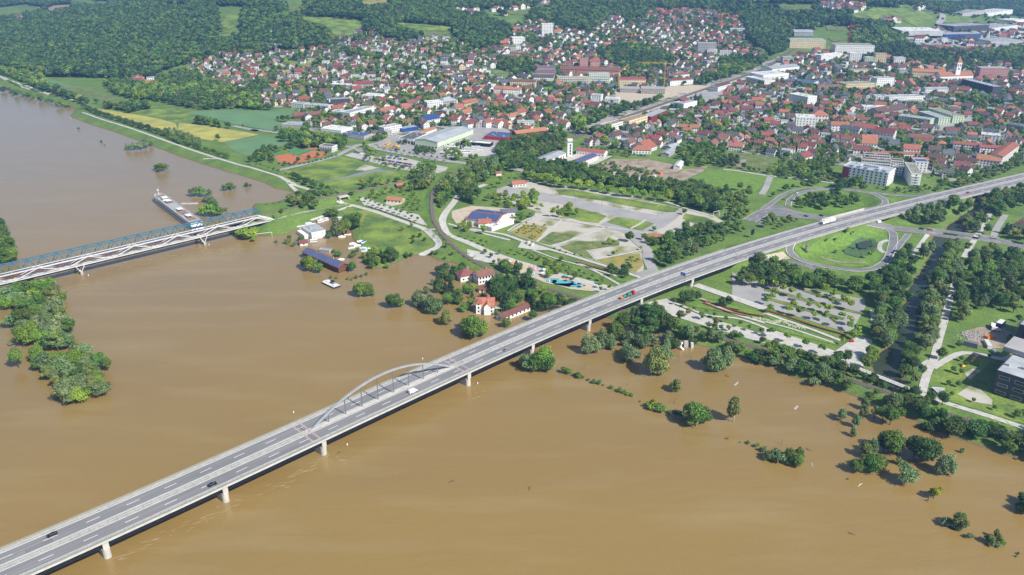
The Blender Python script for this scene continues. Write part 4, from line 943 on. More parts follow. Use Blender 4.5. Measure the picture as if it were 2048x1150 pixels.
def wingeo(mb, l, w, h, nf, sp=3.0, ww=1.3, wh=1.35, fr=None, z0=.9, sides=(0, 1, 2, 3)):
    fh = h / max(nf, 1)
    for sd in sides:
        ln = l if sd in (0, 2) else w; dd = (w if sd in (0, 2) else l) / 2; n = max(1, int((ln - 1.2) / sp))
        for f in range(nf):
            for i in range(n):
                o = (i - (n - 1) / 2) * (ln - 1.0) / n; zc = f * fh + z0 + wh / 2
                sg = -1 if sd in (0, 3) else 1
                if sd in (0, 2): mb.box((o, sg * (dd + .03), zc), (ww, .14, wh))
                else: mb.box((sg * (dd + .03), o, zc), (.14, ww, wh))
BUILT = []
def block(name, lab, cat, A, B, Cp, h, roof='flat', wall='white_wall', rm='roof_metal', nf=3, sp=3.4, pitch=30, ww=1.5, wh=1.5, par=True, extra=None, lm=None, z=None, each=False, balc=None, ov=.5, win=True):
    """A-B: foot of the near long front in photograph pixels; Cp: depth in metres or the far corner pixel next to B"""
    ax, ay, az = hit(*A); bx, by, bz = hit(*B); dx, dy = bx - ax, by - ay; l = math.hypot(dx, dy); a = math.atan2(dy, dx)
    if isinstance(Cp, tuple): cx, cy, _ = hit(*Cp); w = abs(-(cx - bx) * math.sin(a) + (cy - by) * math.cos(a))
    else: w = Cp
    ox, oy = (ax + bx) / 2 - math.sin(a) * w / 2, (ay + by) / 2 + math.cos(a) * w / 2
    t = thing(name, lab, cat, (ox, oy, float(gz(ox, oy)) if z is None else z), a); pr = math.radians(pitch)
    swap = roof == 'gable' and w > l * 1.2
    LL, WW, rot = (w, l, True) if swap else (l, w, False)
    def bld(mb, nm, mt, par_=t, kind=None):
        o = mb.build(nm, mt, par_, kind=kind)
        if rot: o.rotation_euler = (0, 0, math.pi / 2)
        return o
    m = MB(); wallgeo(m, LL, WW, h, roof, pr); wl = bld(m, 'wall', wall)
    if roof == 'flat':
        q = MB().box((0, 0, h), (LL + .2, WW + .2, .35), base=True); r = bld(q, 'roof', rm)
        for k, (x, y, dx_, dy_) in enumerate(((0, -WW / 2, LL + .5, .4), (0, WW / 2, LL + .5, .4), (-LL / 2, 0, .4, WW - .4), (LL / 2, 0, .4, WW - .4))):
            bld(MB().box((x, y, h - .1), (dx_, dy_, .85), base=True), 'parapet', wall, r)
        if l * w > 250:
            for _ in range(3 + int(l * w / 500)):
                bld(MB().box((random.uniform(-.38, .38) * LL, random.uniform(-.35, .35) * WW, h + .35), (random.uniform(1.2, 3), random.uniform(1.2, 2.5), random.uniform(.5, 1.4)), base=True), 'roof_vent', 'roof_metal', r)
    else:
        q = MB(); rh = roofgeo(q, LL, WW, h, roof, pr, ov=ov); r = bld(q, 'roof', rm)
        if par and h > 4: bld(MB().box((LL * .2, WW * .12, h + rh * .45), (.9, .7, rh * .55 + .9), base=True), 'chimney', 'concrete', r)
    if win and nf:
        if each:
            fh = h / nf; n = max(1, int((LL - 1) / sp))
            mw = MB().box((0, 0, 0), (ww, .16, wh)).mesh('window', 'glass'); mf = MB().box((0, .03, 0), (ww + .3, .14, wh + .3)).mesh('window_frame', 'frame_white')
            for sd, ln, dd in ((0, LL, WW / 2), (1, WW, LL / 2)):
                n = max(1, int((ln - 1) / sp))
                for f in range(nf):
                    for i in range(n):
                        o_ = (i - (n - 1) / 2) * (ln - 1) / n
                        w_ = link('window', mw, t, (o_, -dd - .04, f * fh + 1 + wh / 2) if sd == 0 else (dd + .04, o_, f * fh + 1 + wh / 2)); f_ = link('window_frame', mf, w_)
                        if sd: w_.rotation_euler = (0, 0, math.pi / 2)
            q = MB(); wingeo(q, LL, WW, h, nf, sp, ww, wh, sides=(2, 3)); bld(q, 'windows', 'glass', kind='stuff')
        else:
            q = MB(); wingeo(q, LL, WW, h, nf, sp, ww, wh); bld(q, 'windows', 'glass', kind='stuff')
    if balc:
        q = MB(); fh = h / nf
        for f in range(1, nf): q.box((0, -WW / 2 - .7, f * fh - .1), (LL * .9, 1.3, .2), base=True).box((0, -WW / 2 - 1.3, f * fh + .1), (LL * .9, .08, .9), base=True)
        bld(q, 'balconies', balc, kind='stuff')
    t['foot'] = (l, w, h); BUILT.append((ox, oy, max(l, w) / 2 + 4, l / 2 + 5, w / 2 + 5, a))
    u, v, _ = proj(ox, oy, h / 2)
    if lm: LAND.append((u, v, lm))
    return t, l, w
def solar(t, x0, x1, y0, y1, z0, z1, px=1.7, py=1.05, rot=0, groups=1):
    """panels laid on a slope rising from (y0,z0) to (y1,z1)"""
    nx_ = max(1, int((x1 - x0) / px)); ny_ = max(1, int(math.hypot(y1 - y0, z1 - z0) / py)); sl = math.atan2(z1 - z0, y1 - y0)
    fr = MB(); pn = MB()
    up = Vector((0, math.cos(sl), math.sin(sl))); nr = Vector((0, -math.sin(sl), math.cos(sl)))
    def quad(mb, a, b, c, d, off):
        P = [Vector((a, y0, z0)) + up * c, Vector((b, y0, z0)) + up * c, Vector((b, y0, z0)) + up * d, Vector((a, y0, z0)) + up * d]
        if sl > math.pi / 2 or sl < -math.pi / 2: P = P[::-1]
        mb.poly([tuple(p + nr * off) for p in P])
    LY = math.hypot(y1 - y0, z1 - z0); quad(fr, x0, x1, 0, LY, .12 if y1 > y0 else -.12)
    for i in range(nx_):
        for j in range(ny_):
            a = x0 + (x1 - x0) * i / nx_; b = x0 + (x1 - x0) * (i + 1) / nx_; c = LY * j / ny_; d = LY * (j + 1) / ny_
            quad(pn, a + .08, b - .08, c + .08, d - .08, .2 if y1 > y0 else -.2)
    f = fr.build('solar_frame', 'solar_frame', t); p = pn.build('solar_panels', 'solar', t, kind='stuff')
    if rot: f.rotation_euler = p.rotation_euler = (0, 0, rot)
P1 = lambda k, s: tuple(T(k, s)[0][:2])

# flooded houses on the bank
t, l, w = block('timber_boathouse', 'long red-brown timber barn covered in solar panels, standing in the flood', 'barn', P1(6, '420,925'), P1(6, '700,1050'), 10, 5.2, 'gable', 'wood_dark', 'tile_dark', 0, pitch=24, lm='the solar-roofed barn', z=0, ov=.9)
for k in range(3):
    a = -l / 2 + l / 3 * k; solar(t, a + .3, a + l / 3 - .3, -5.6, -.3, 5.3, 7.66)
t, l, w = block('white_clubhouse', 'white flat-roofed clubhouse cube with water round its foot', 'building', P1(6, '490,785'), P1(6, '598,762'), P1(6, '540,700'), 6.0, 'flat', 'white_wall', 'roof_metal', 2, sp=3.6, ww=1.0, wh=.7, lm='the flooded clubhouse', z=0)
MB().box((-l / 2 - 2.5, 2, 0), (5, w * .7, 3.4), base=True).build('annex', 'white_wall', t)
t, l, w = block('garden_shed', 'small dark red gabled shed left of the solar barn in the water', 'shed', P1(6, '395,835'), P1(6, '455,828'), 7, 2.4, 'gable', 'white_wall', 'tile_dark', 1, pitch=28, z=0, par=False)
t, l, w = block('lake_shed', 'low flat grey shed roof behind the solar barn', 'shed', P1(6, '545,885'), P1(6, '625,895'), 5, 2.2, 'flat', 'grey_wall', 'roof_metal', 0, z=0)
block('villa_wing', 'dark red hip-roofed house left of its white gabled neighbour, trees around', 'house', P1(6, '1660,1120'), P1(6, '1780,1095'), 11, 4.5, 'hip', 'white_wall', 'tile_dark', 1, pitch=32, z=0.2)
block('white_gabled_house', 'white two-storey house with dark red gabled roof among trees by the rail line', 'house', P1(6, '1800,1140'), P1(6, '1925,1095'), 10, 6.4, 'gable', 'white_wall', 'tile_dark', 2, pitch=34, z=0.2, lm='the white trackside house', sp=2.6)
block('flooded_annex', 'low dark red roofed outbuilding behind the turreted villa', 'shed', P1(10, '1805,100'), P1(10, '1890,100'), 6, 2.8, 'gable', 'cream_wall', 'tile_dark', 1, pitch=30, z=0)
# turreted villa
t, l, w = block('turreted_villa', 'white villa with orange roof and pointed corner turret standing in flood water', 'house', P1(10, '1785,262'), P1(10, '1925,262'), 9.5, 5.8, 'gable', 'white_wall', 'tile_orange', 2, pitch=46, z=0, lm='the turreted villa', sp=2.7, ww=1.1, wh=1.6)
MB().box((-l / 2 + 1.6, -w / 2 + .9, -1), (3.8, 3.8, 9.9), base=True).build('turret', 'white_wall', t)
q = MB(); roofgeo(q, 3.8, 3.8, 8.9, 'pyr', math.radians(58), ov=.6); q.v = [(a - l / 2 + 1.6, b - w / 2 + .9, c) for a, b, c in q.v]; q.build('turret_roof', 'tile_orange', t)
q = MB()
for z in (1.2, 4.2, 7.2): q.box((-l / 2 + 1.6, -w / 2 - 1.04, z + .8), (1.1, .14, 1.6)).box((-l / 2 - .32, -w / 2 + .9, z + .8), (.14, 1.1, 1.6))
q.build('turret_windows', 'glass', t, kind='stuff')
q = MB(); wallgeo(q, 6, 5, 6.6, 'gable', math.radians(46)); o = q.build('cross_gable', 'white_wall', t, loc=(1.5, -w / 2 - .3, 0)); o.rotation_euler = (0, 0, math.pi / 2)
q = MB(); roofgeo(q, 7, 5, 6.6, 'gable', math.radians(46), ov=.4); o = q.build('cross_roof', 'tile_orange', t, loc=(1.5, -w / 2 + .4, 0)); o.rotation_euler = (0, 0, math.pi / 2)
MB().box((1.5, 0, 9), (.9, .9, 4.5), base=True).build('chimney', 'tile_orange', t)
MB().box((l / 2 + 3, -1, 3.0), (5, 5, .2), base=True).build('veranda_roof', 'roof_metal', t)
for a in (-1, 1): MB().box((l / 2 + 5.2, -1 + a * 2.2, -1), (.2, .2, 4), base=True).build('veranda_post', 'timber', t)
block('long_outbuilding', 'long low red-tiled outbuilding beside the bridge with its foot in the water', 'shed', P1(11, '-20,330'), P1(11, '200,238'), 7, 3.0, 'gable', 'white_wall', 'tile_dark', 1, sp=3.6, pitch=30, z=0, lm='the red-tiled outbuilding')
# clubhouse and park buildings
block('orchard_house', 'single-storey house with orange hipped roof on the path by the young trees', 'house', P1(6, '1075,490'), P1(6, '1195,500'), 9, 3.0, 'gable', 'cream_wall', 'tile_orange', 1, pitch=24, lm='the orchard house')
block('orchard_hut', 'small red-roofed hut among the trees behind the orchard house', 'hut', P1(6, '1160,382'), P1(6, '1215,375'), 6, 2.6, 'gable', 'wood_dark', 'tile_orange', 0, pitch=25)
block('rail_hut', 'tiny red-roofed hut at the far edge of the trackside wood', 'hut', P1(6, '1940,283'), P1(6, '1985,278'), 6, 2.8, 'gable', 'white_wall', 'tile_red', 0, pitch=25)
t, l, w = block('depot_hall', 'wide low hall with two rows of solar panels and an orange ridge', 'hall', P1(6, '1700,660'), P1(6, '1945,690'), 32, 5.0, 'gable', 'white_wall', 'tile_orange', 0, pitch=9, lm='the solar-roofed depot hall', ov=.5)
t2 = math.tan(math.radians(9))
solar(t, -l / 2 + 1, l / 2 - 1, -w / 2 + .5, -1, 5.38 + .5 * t2, 5.38 + (w / 2 - 1) * t2, 2.4, 1.5)
solar(t, -l / 2 + 1, l / 2 - 1, 1.2, w / 2 - .8, 5.42 + (w / 2 - 1.2) * t2, 5.42 + .8 * t2, 2.4, 1.5)
block('depot_office', 'small white gabled house with orange roof in front of the solar depot hall', 'house', P1(6, '1800,690'), P1(6, '1900,690'), 10, 4.2, 'gable', 'white_wall', 'tile_orange', 1, pitch=30)
block('white_depot_shed', 'long white flat-roofed shed right of the solar depot hall', 'shed', P1(6, '1905,722'), P1(7, '70,660'), 10, 3.5, 'flat', 'white_wall', 'roof_white', 0)
block('grey_roof_house', 'white house with dark grey gabled roof at the left of the fairground', 'house', P1(7, '-20,610'), P1(7, '100,600'), 9, 4.6, 'gable', 'white_wall', 'tile_grey', 1, pitch=30)
block('fairground_kiosk', 'small white kiosk with orange gabled roof at the head of the fairground', 'kiosk', P1(7, '62,375'), P1(7, '165,365'), 9, 3.6, 'gable', 'white_wall', 'tile_orange', 1, pitch=28, lm='the fairground kiosk')
block('fairground_toilets', 'small dark timber house with orange roof at the lower edge of the fairground', 'house', P1(7, '1130,790'), P1(7, '1235,795'), 8, 3.4, 'gable', 'wood_dark', 'tile_orange', 1, pitch=24, lm='the fairground timber house')
# fire station
t, l, w = block('fire_station_wing', 'fire station wing with grey roof and a row of red gates', 'fire station', P1(7, '330,205'), P1(7, '480,140'), 18, 6.0, 'gable', 'white_wall', 'roof_metal', 0, pitch=12)
for i in range(7): MB().box((-l / 2 + 4 + i * (l - 7) / 6.5, -w / 2 - .06, 0), (2.9, .2, 4.2), base=True).build('gate', 'paint_red', t)
t, l, w = block('fire_station_tower', 'slim white hose tower of the fire station', 'tower', P1(7, '490,130'), P1(7, '530,130'), 6.0, 21, 'flat', 'white_wall', 'roof_white', 0, lm='the fire station tower')
q = MB()
for z in (2.5, 6, 9.5, 13): q.box((0.6, -w / 2 - .05, z), (1.8, .2, 2.6), base=True)
q.build('tower_windows', 'glass', t, kind='stuff'); MB().box((0, 0, 18), (l + .4, w + .4, 1.2), base=True).build('belfry_band', 'steel_grey', t)
t, l, w = block('fire_station_hall', 'white fire station hall with blue solar panels on its low roof', 'fire station', P1(7, '555,225'), P1(7, '735,150'), 14, 4.5, 'gable', 'white_wall', 'tile_orange', 1, pitch=16, sp=4)
solar(t, -l / 2, l / 2 - 1, -w / 2, -.4, 4.9, 4.8 + w / 2 * math.tan(math.radians(16)) + .1, 2.2, 1.3)
block('fire_station_wing', 'orange-tiled rear wing joining the fire station tower and hall', 'fire station', P1(7, '560,110'), P1(7, '780,135'), 13, 5, 'gable', 'white_wall', 'tile_orange', 1, pitch=20)
t, l, w = block('white_tent_hall', 'long white tent hall on the builders yard', 'hall', P1(7, '1325,232'), P1(7, '1375,237'), P1(7, '1432,200'), 4.2, 'gable', 'roof_white', 'roof_white', 0, pitch=20, lm='the white tent hall', par=False)
block('grey_barn', 'grey metal barn behind the builders yard', 'barn', P1(7, '1225,130'), P1(7, '1290,138'), P1(7, '1330,100'), 4.2, 'gable', 'grey_wall', 'roof_metal', 0, pitch=18, par=False)
block('glasshouse', 'grey ridge-roofed greenhouse row right of the orange farmhouse', 'greenhouse', P1(7, '1240,70'), P1(7, '1320,85'), 22, 3.2, 'gable', 'grey_wall', 'roof_metal', 0, pitch=18, par=False)
block('farmhouse', 'long white farmhouse under a broad orange hipped roof behind the builders yard', 'house', P1(7, '1000,108'), P1(7, '1150,112'), 14, 5.5, 'hip', 'white_wall', 'tile_orange', 2, pitch=32, lm='the orange-hipped farmhouse')
block('farm_wing', 'orange-roofed wing running back from the white farmhouse', 'house', P1(7, '1120,100'), P1(7, '1195,75'), 26, 5, 'gable', 'white_wall', 'tile_orange', 2, pitch=30)
# right-hand buildings by the interchange
t, l, w = block('white_hotel', 'white five-storey block with courtyard roof and dark red left end', 'apartment block', P1(8, '608,310'), P1(8, '962,370'), 27, 15.5, 'flat', 'white_wall', 'roof_metal', 5, sp=4.6, ww=1.9, wh=1.7, lm='the red-ended white block')
MB().box((-l / 2 + 3.4, -w / 2 - .2, 0), (7.2, .5, 15.4), base=True).build('red_cladding', 'red_wall', t); MB().box((-l / 2 - .2, 0, 0), (.5, w - .5, 15.4), base=True).build('red_cladding', 'red_wall', t)
MB().box((1, 2, 15.5), (22, 9, .9), base=True).build('courtyard_rim', 'roof_white', t); MB().box((1, 2, 16.45), (17, 6, .1)).build('rooflight', 'glass', t)
q = MB()
for x in (-.36, -.2, -.04, .2, .36): q.box((x * l, -w * .3, 15.9), (4.5, 8, .12), base=True)
q.build('solar_panels', 'solar', t, kind='stuff')
block('white_corner_tower', 'tall narrow white block at the right of the courtyard block', 'apartment block', P1(8, '1142,366'), P1(8, '1222,372'), P1(8, '1300,290'), 14.5, 'flat', 'white_wall', 'roof_green', 5, sp=5, ww=1.6, balc='frame_white', lm='the narrow white corner block')
block('solar_roof_block', 'low white block with solar roof behind the narrow corner block', 'apartment block', P1(8, '1180,250'), P1(8, '1280,255'), 16, 12, 'flat', 'white_wall', 'solar', 4)
for k, (a, b, h, lab) in enumerate((('760,215', '990,235', 10, 'white terrace with brown strip roof directly behind the courtyard block'), ('782,172', '985,185', 9, 'white terrace with dark windows second row behind the courtyard block'), ('990,215', '1092,222', 8, 'small white terrace between the courtyard block and its corner tower'), ('1003,268', '1082,282', 9, 'white cube with dark balconies beside the courtyard block'))):
    block('white_terrace', lab, 'apartment block', P1(8, a), P1(8, b), 11, h, 'flat', 'white_wall', 'tile_brown' if k != 3 else 'roof_green', 3, sp=2.6, ww=2.0, wh=1.5)
block('long_red_school', 'long low building with red roof strip behind the white terraces', 'school', P1(8, '855,135'), P1(8, '1225,140'), 12, 4.5, 'gable', 'white_wall', 'tile_orange', 1, sp=3, pitch=14)
block('red_roof_shed', 'bright red roof with solar panels right of the white terraces', 'shed', P1(8, '1165,180'), P1(8, '1300,185'), 14, 4, 'gable', 'red_wall', 'tile_orange', 0, pitch=14)
block('red_court_wing', 'near wing of the large white complex with bright red roof', 'apartment block', P1(8, '1660,205'), P1(8, '1850,228'), 14, 9, 'gable', 'white_wall', 'tile_orange', 3, pitch=34, lm='the red-roofed complex')
block('red_court_wing', 'right wing of the large red-roofed white complex with rows of windows', 'apartment block', P1(8, '1862,222'), P1(8, '1992,122'), 15, 14, 'gable', 'white_wall', 'tile_red', 5, pitch=16)
block('red_court_wing', 'rear wing of the large red-roofed white complex', 'apartment block', P1(8, '1480,95'), P1(8, '1700,115'), 14, 11, 'gable', 'white_wall', 'tile_red', 4, pitch=16, balc='frame_white')
block('red_court_wing', 'middle wing of the large red-roofed white complex', 'apartment block', P1(8, '1690,125'), P1(8, '1870,135'), 14, 11, 'gable', 'white_wall', 'tile_red', 4, pitch=16)
block('cream_row', 'pale cream row with brown roof left of the red-roofed complex', 'apartment block', P1(8, '1500,195'), P1(8, '1665,215'), 12, 7, 'gable', 'cream_wall', 'tile_brown', 2, pitch=20)
block('black_roof_house', 'white house with black gabled roof near the motorway', 'house', P1(8, '1400,292'), P1(8, '1490,300'), 10, 5.5, 'gable', 'white_wall', 'tile_grey', 2, pitch=35)
block('brown_barn', 'wide brown-roofed barn right beside the motorway hedge', 'barn', P1(8, '1400,335'), P1(8, '1510,345'), 12, 2.5, 'gable', 'timber', 'roof_green', 0, pitch=18, par=False)
for a, b, h, rm, lab in (('1290,120', '1385,128', 7, 'tile_brown', 'white house with brown hipped roof behind the red school'), ('1405,155', '1490,160', 7, 'tile_grey', 'white gabled house with dark roof left of the red complex'), ('1495,240', '1615,250', 5.5, 'tile_dark', 'cream house with maroon roof in front of the red complex'), ('1180,65', '1315,72', 9, 'tile_dark', 'large white hall with maroon roof at the centre right'),
                         ('1095,110', '1225,118', 7, 'tile_orange', 'white house with orange roof touching the red school'), ('985,78', '1060,82', 8, 'tile_grey', 'white gabled house with grey roof left of the maroon hall'), ('700,112', '830,120', 6, 'tile_dark', 'wooden house with dark red gable left of the red school'), ('765,70', '885,78', 8, 'tile_orange', 'white hotel with orange dormer roof above the wooden house')):
    block('town_house', lab, 'house', P1(8, a), P1(8, b), 13, h, 'gable', 'white_wall', rm, 2, pitch=36)
t, l, w = block('campus_building', 'dark grey modern building with long window slots at the right edge', 'campus building', P1(12, '1788,885'), P1(12, '2048,975'), 62, 15, 'flat', 'dark_facade', 'roof_metal', 3, sp=8, ww=5.5, wh=1.8, each=True, lm='the dark campus building')
MB().box((0, 8, 15.9), (30, 20, 3), base=True).build('plant_room', 'grey_wall', t); MB().box((-l / 2 + 6, 30, 15.4), (4, 50, .5), base=True).build('roof_strip', 'deck_wood', t)
for i in range(9): MB().box((-l / 2 + 14, 6 + i * 5.5, 15.9), (8, 3.6, .35)).build('solar_panel', 'solar', t)
t, l, w = block('scaffolded_building', 'dark scaffolded building shell at the right edge behind the building site', 'building site', P1(12, '1965,520'), P1(12, '2100,560'), 35, 16, 'flat', 'dark_facade', 'roof_metal', 4, sp=5, ww=3)
q = MB()
for i in range(12):
    for z in range(8): q.bar((-l / 2 - 1.2, -w / 2 + i * 3, 0), (-l / 2 - 1.2, -w / 2 + i * 3, 17), .15) if z == 0 else q.bar((-l / 2 - 1.2, -w / 2, z * 2.2), (-l / 2 - 1.2, w / 2, z * 2.2), .12)
q.build('scaffolding', 'roof_metal', t, kind='stuff')
block('right_brick_house', 'large house with orange tiled roof and solar panels at the right edge', 'house', P1(8, '1945,720'), P1(8, '2120,760'), 24, 7, 'gable', 'cream_wall', 'tile_orange', 2, pitch=30)
# tennis club
block('tennis_clubhouse', 'white and black two-storey clubhouse beside the tennis courts', 'clubhouse', P1(6, '550,88'), P1(6, '650,98'), 12, 7, 'flat', 'white_wall', 'tile_grey', 2, balc='steel_grey', lm='the tennis clubhouse')
# commercial area
block('warehouse_hall', 'very long grey-roofed warehouse hall with pale green long side', 'warehouse', P1(2, '1300,1150'), P1(6, '1478,72'), P1(2, '1690,1060'), 9, 'gable', 'mint_wall', 'roof_metal', 1, sp=5, ww=3, pitch=7, lm='the long grey warehouse', par=False)
block('car_dealer', 'white showroom with dark flat roof and tall black window bays', 'showroom', P1(2, '1172,1130'), P1(2, '1290,1142'), P1(2, '1335,1085'), 7, 'flat', 'white_wall', 'tile_grey', 1, sp=4.2, ww=3.2, wh=4, lm='the black-windowed showroom')
block('solar_office', 'pale office with dark solar roof left of the showroom', 'office', P1(2, '710,1085'), P1(2, '900,1105'), 20, 5, 'flat', 'grey_wall', 'solar', 1)
block('grey_market_hall', 'flat white roofed market hall behind the solar office', 'shop', P1(2, '560,1040'), P1(2, '720,1060'), 26, 5, 'flat', 'white_wall', 'roof_white', 1)
block('grey_market_hall', 'low grey-roofed hall left end of the shops by the country road', 'shop', P1(2, '250,1005'), P1(2, '440,1015'), 22, 4.5, 'flat', 'grey_wall', 'roof_metal', 0)
block('white_office', 'white three-storey office with solar roof behind the blue shop', 'office', P1(2, '1060,1060'), P1(2, '1195,1035'), 14, 9, 'flat', 'white_wall', 'roof_metal', 3, sp=3, ww=1.8)
block('blue_shop', 'bright blue flat shop building beside the warehouse', 'shop', P1(2, '1205,1045'), P1(2, '1330,1025'), 14, 5, 'flat', 'paint_blue', 'roof_metal', 1)
block('bus_garage', 'low white garage with red edge and solar roof at the bus yard', 'garage', P1(2, '1845,1100'), P1(2, '2030,1115'), 30, 4.5, 'flat', 'paint_red', 'solar', 0)
block('bus_garage', 'flat garage with pale grey roof and dark door row at the bus yard', 'garage', P1(6, '1660,40'), P1(6, '1890,60'), 12, 4.5, 'flat', 'navy_and_shade', 'roof_white', 0)
block('grey_market_hall', 'long low white showroom right of the showroom with black bays', 'shop', P1(2, '1320,1095'), P1(2, '1470,1040'), 10, 5.5, 'gable', 'white_wall', 'tile_orange', 1, pitch=20)
for s in range(3): pass
for a, b, dpt, h, wl_, rm, nf, rf, lab, nm in (
    ('640,930', '780,945', 16, 10, 'white_wall', 'roof_metal', 3, 'flat', 'white three-storey block, left half of the long grey-roofed pair', 'apartment_block'),
    ('790,950', '980,900', 18, 11, 'white_wall', 'roof_metal', 3, 'flat', 'white three-storey block, right half of the long grey-roofed pair', 'apartment_block'),
    ('325,850', '425,862', 14, 8, 'white_wall', 'roof_metal', 3, 'flat', 'white flat block at the edge of the green field', 'apartment_block'),
    ('430,862', '620,878', 14, 8, 'white_wall', 'roof_metal', 3, 'flat', 'long white flat block with balconies facing the green field', 'apartment_block'),
    ('640,830', '790,822', 16, 9, 'dark_facade', 'roof_metal', 3, 'flat', 'dark-fronted modern block behind the long white pair', 'apartment_block'),
    ('345,940', '560,925', 13, 5, 'wood_dark', 'tile_dark', 1, 'gable', 'long farm building with maroon roof at the end of the green field', 'farmhouse'),
    ('1400,870', '1520,860', 18, 12, 'white_wall', 'roof_white', 4, 'flat', 'square white four-storey block in the middle of the town', 'apartment_block'),
    ('1520,850', '1630,835', 18, 10, 'grey_wall', 'roof_metal', 3, 'hip', 'pale house with grey-blue hipped roof beside the square white block', 'apartment_block'),
    ('1395,985', '1495,965', 18, 7, 'white_wall', 'solar', 2, 'gable', 'white house with blue solar gable roof near the warehouse', 'apartment_block'),
    ('1920,752', '2060,758', 14, 12, 'white_wall', 'tile_orange', 4, 'gable', 'long white block with red roof, the front of two near the town centre', 'apartment_block'),
    ('1690,860', '1800,835', 12, 9, 'cream_wall', 'tile_orange', 3, 'gable', 'long pale yellow block with orange roof', 'apartment_block'),
    ('820,695', '970,690', 14, 7, 'grey_wall', 'tile_red', 2, 'gable', 'grey school with red roof behind the street', 'apartment_block'),
    ('640,690', '810,705', 16, 6, 'white_wall', 'roof_white', 2, 'flat', 'flat white-roofed school block left of the red-roofed school', 'apartment_block'),
    ('880,780', '1000,790', 26, 6, 'white_wall', 'roof_white', 1, 'flat', 'flat white supermarket roof in the middle of the houses', 'apartment_block')):
    block(nm, lab, nm.replace('_', ' '), P1(2, a), P1(2, b), dpt, h, rf, wl_, rm, nf, pitch=30)
for a, b, dpt, h, wl_, rm, nf, rf, lab in (
    ('412,668', '660,674', 13, 14, 'cream_wall', 'roof_metal', 5, 'flat', 'long yellow apartment block with pale blue roof'),
    ('660,665', '822,662', 13, 19, 'mint_wall', 'roof_metal', 6, 'flat', 'tall pale green apartment block right of the yellow one'),
    ('890,690', '1105,690', 14, 15, 'cream_wall', 'tile_red', 4, 'gable', 'long cream block with crimson dormer roof beside the tower crane'),
    ('40,690', '240,698', 13, 12, 'cream_wall', 'tile_dark', 4, 'gable', 'cream block with purple-brown roof left of the yellow block'),
    ('-15,758', '122,762', 13, 12, 'white_wall', 'tile_orange', 4, 'gable', 'white block with bright orange roof, in front of the cream block'),
    ('225,655', '380,660', 16, 11, 'white_wall', 'tile_grey', 4, 'gable', 'white block with slate solar roof, nearest of three stepped rows'),
    ('240,612', '390,615', 14, 10, 'pink_wall', 'tile_grey', 2, 'gable', 'slate-roofed terrace, middle of three stepped rows'),
    ('255,575', '395,578', 14, 10, 'pink_wall', 'tile_grey', 2, 'gable', 'slate-roofed terrace, rear of three stepped rows'),
    ('588,545', '652,547', 12, 20, 'pink_wall', 'tile_red', 5, 'flat', 'red-brown terrace tower, left of a pair'),
    ('672,545', '745,547', 14, 16, 'pink_wall', 'tile_red', 4, 'gable', 'red-brown and white terrace tower, right of a pair'),
    ('430,575', '900,605', 22, 9, 'pink_wall', 'tile_dark', 3, 'gable', 'long stepped maroon terrace complex on the slope'),
    ('290,280', '378,284', 16, 26, 'white_wall', 'roof_white', 8, 'flat', 'white high-rise slab below the wooded hill'),
    ('60,350', '155,350', 18, 14, 'white_wall', 'roof_white', 4, 'flat', 'white block below and left of the high-rise slab'),
    ('1515,420', '1660,425', 16, 22, 'grey_wall', 'roof_metal', 6, 'flat', 'grey high-rise block between the small houses'),
    ('1770,250', '1885,255', 12, 7, 'white_wall', 'roof_white', 2, 'flat', 'long white flat building at the forest edge'),
    ('1590,432', '1665,435', 14, 10, 'white_wall', 'roof_metal', 3, 'flat', 'low white block right of the grey high-rise'),
    ('1690,440', '1780,445', 14, 10, 'white_wall', 'roof_metal', 3, 'flat', 'second white block right of the grey high-rise'),
    ('1305,640', '1450,615', 12, 9, 'white_wall', 'tile_dark', 3, 'gable', 'white block with pink-red roof behind the rail line, rear one'),
    ('1300,680', '1480,665', 12, 10, 'white_wall', 'tile_dark', 3, 'gable', 'white block with dark red roof nearest the rail line'),
    ('1895,640', '2040,680', 25, 9, 'white_wall', 'roof_white', 2, 'flat', 'large white factory hall beside the railway'),
    ('1675,725', '1775,695', 16, 9, 'white_wall', 'tile_brown', 2, 'gable', 'white station building with dark roof beside the tracks'),
    ('812,1048', '952,1005', 14, 10, 'white_wall', 'timber', 3, 'flat', 'long white office row beside the tracks, front half'),
    ('975,1020', '1120,975', 16, 12, 'cream_wall', 'timber', 3, 'flat', 'long cream office row beside the tracks, rear half'),
    ('1148,975', '1282,918', 16, 10, 'red_wall', 'roof_metal', 2, 'flat', 'dark red and pink office block beside the tracks'),
    ('1330,840', '1410,850', 22, 10, 'red_wall', 'tile_dark', 2, 'gable', 'maroon gabled warehouse right beside the tracks'),
    ('1405,870', '1510,845', 20, 10, 'white_wall', 'roof_metal', 1, 'flat', 'square white grey-roofed hall right of the maroon warehouse'),
    ('90,1100', '335,1070', 14, 8, 'wood_dark', 'tile_orange', 3, 'gable', 'large building with zigzag bright orange roof'),
    ('680,805', '755,810', 14, 12, 'white_wall', 'roof_metal', 4, 'flat', 'white building with rounded grey roof left of the building site'),
    ('785,815', '895,820', 18, 8, 'white_wall', 'roof_white', 2, 'flat', 'white flat-roofed school in front of the building site'),
    ('905,730', '1060,735', 24, 7, 'concrete', 'concrete', 2, 'flat', 'bare concrete shell with white slabs on the building site'),
    ('1070,740', '1260,745', 26, 9, 'concrete', 'concrete', 3, 'flat', 'scaffolded concrete shell below the tower crane'),
    ('100,1010', '230,1010', 16, 8, 'white_wall', 'roof_metal', 3, 'flat', 'white modern block with terraces above the zigzag roof')):
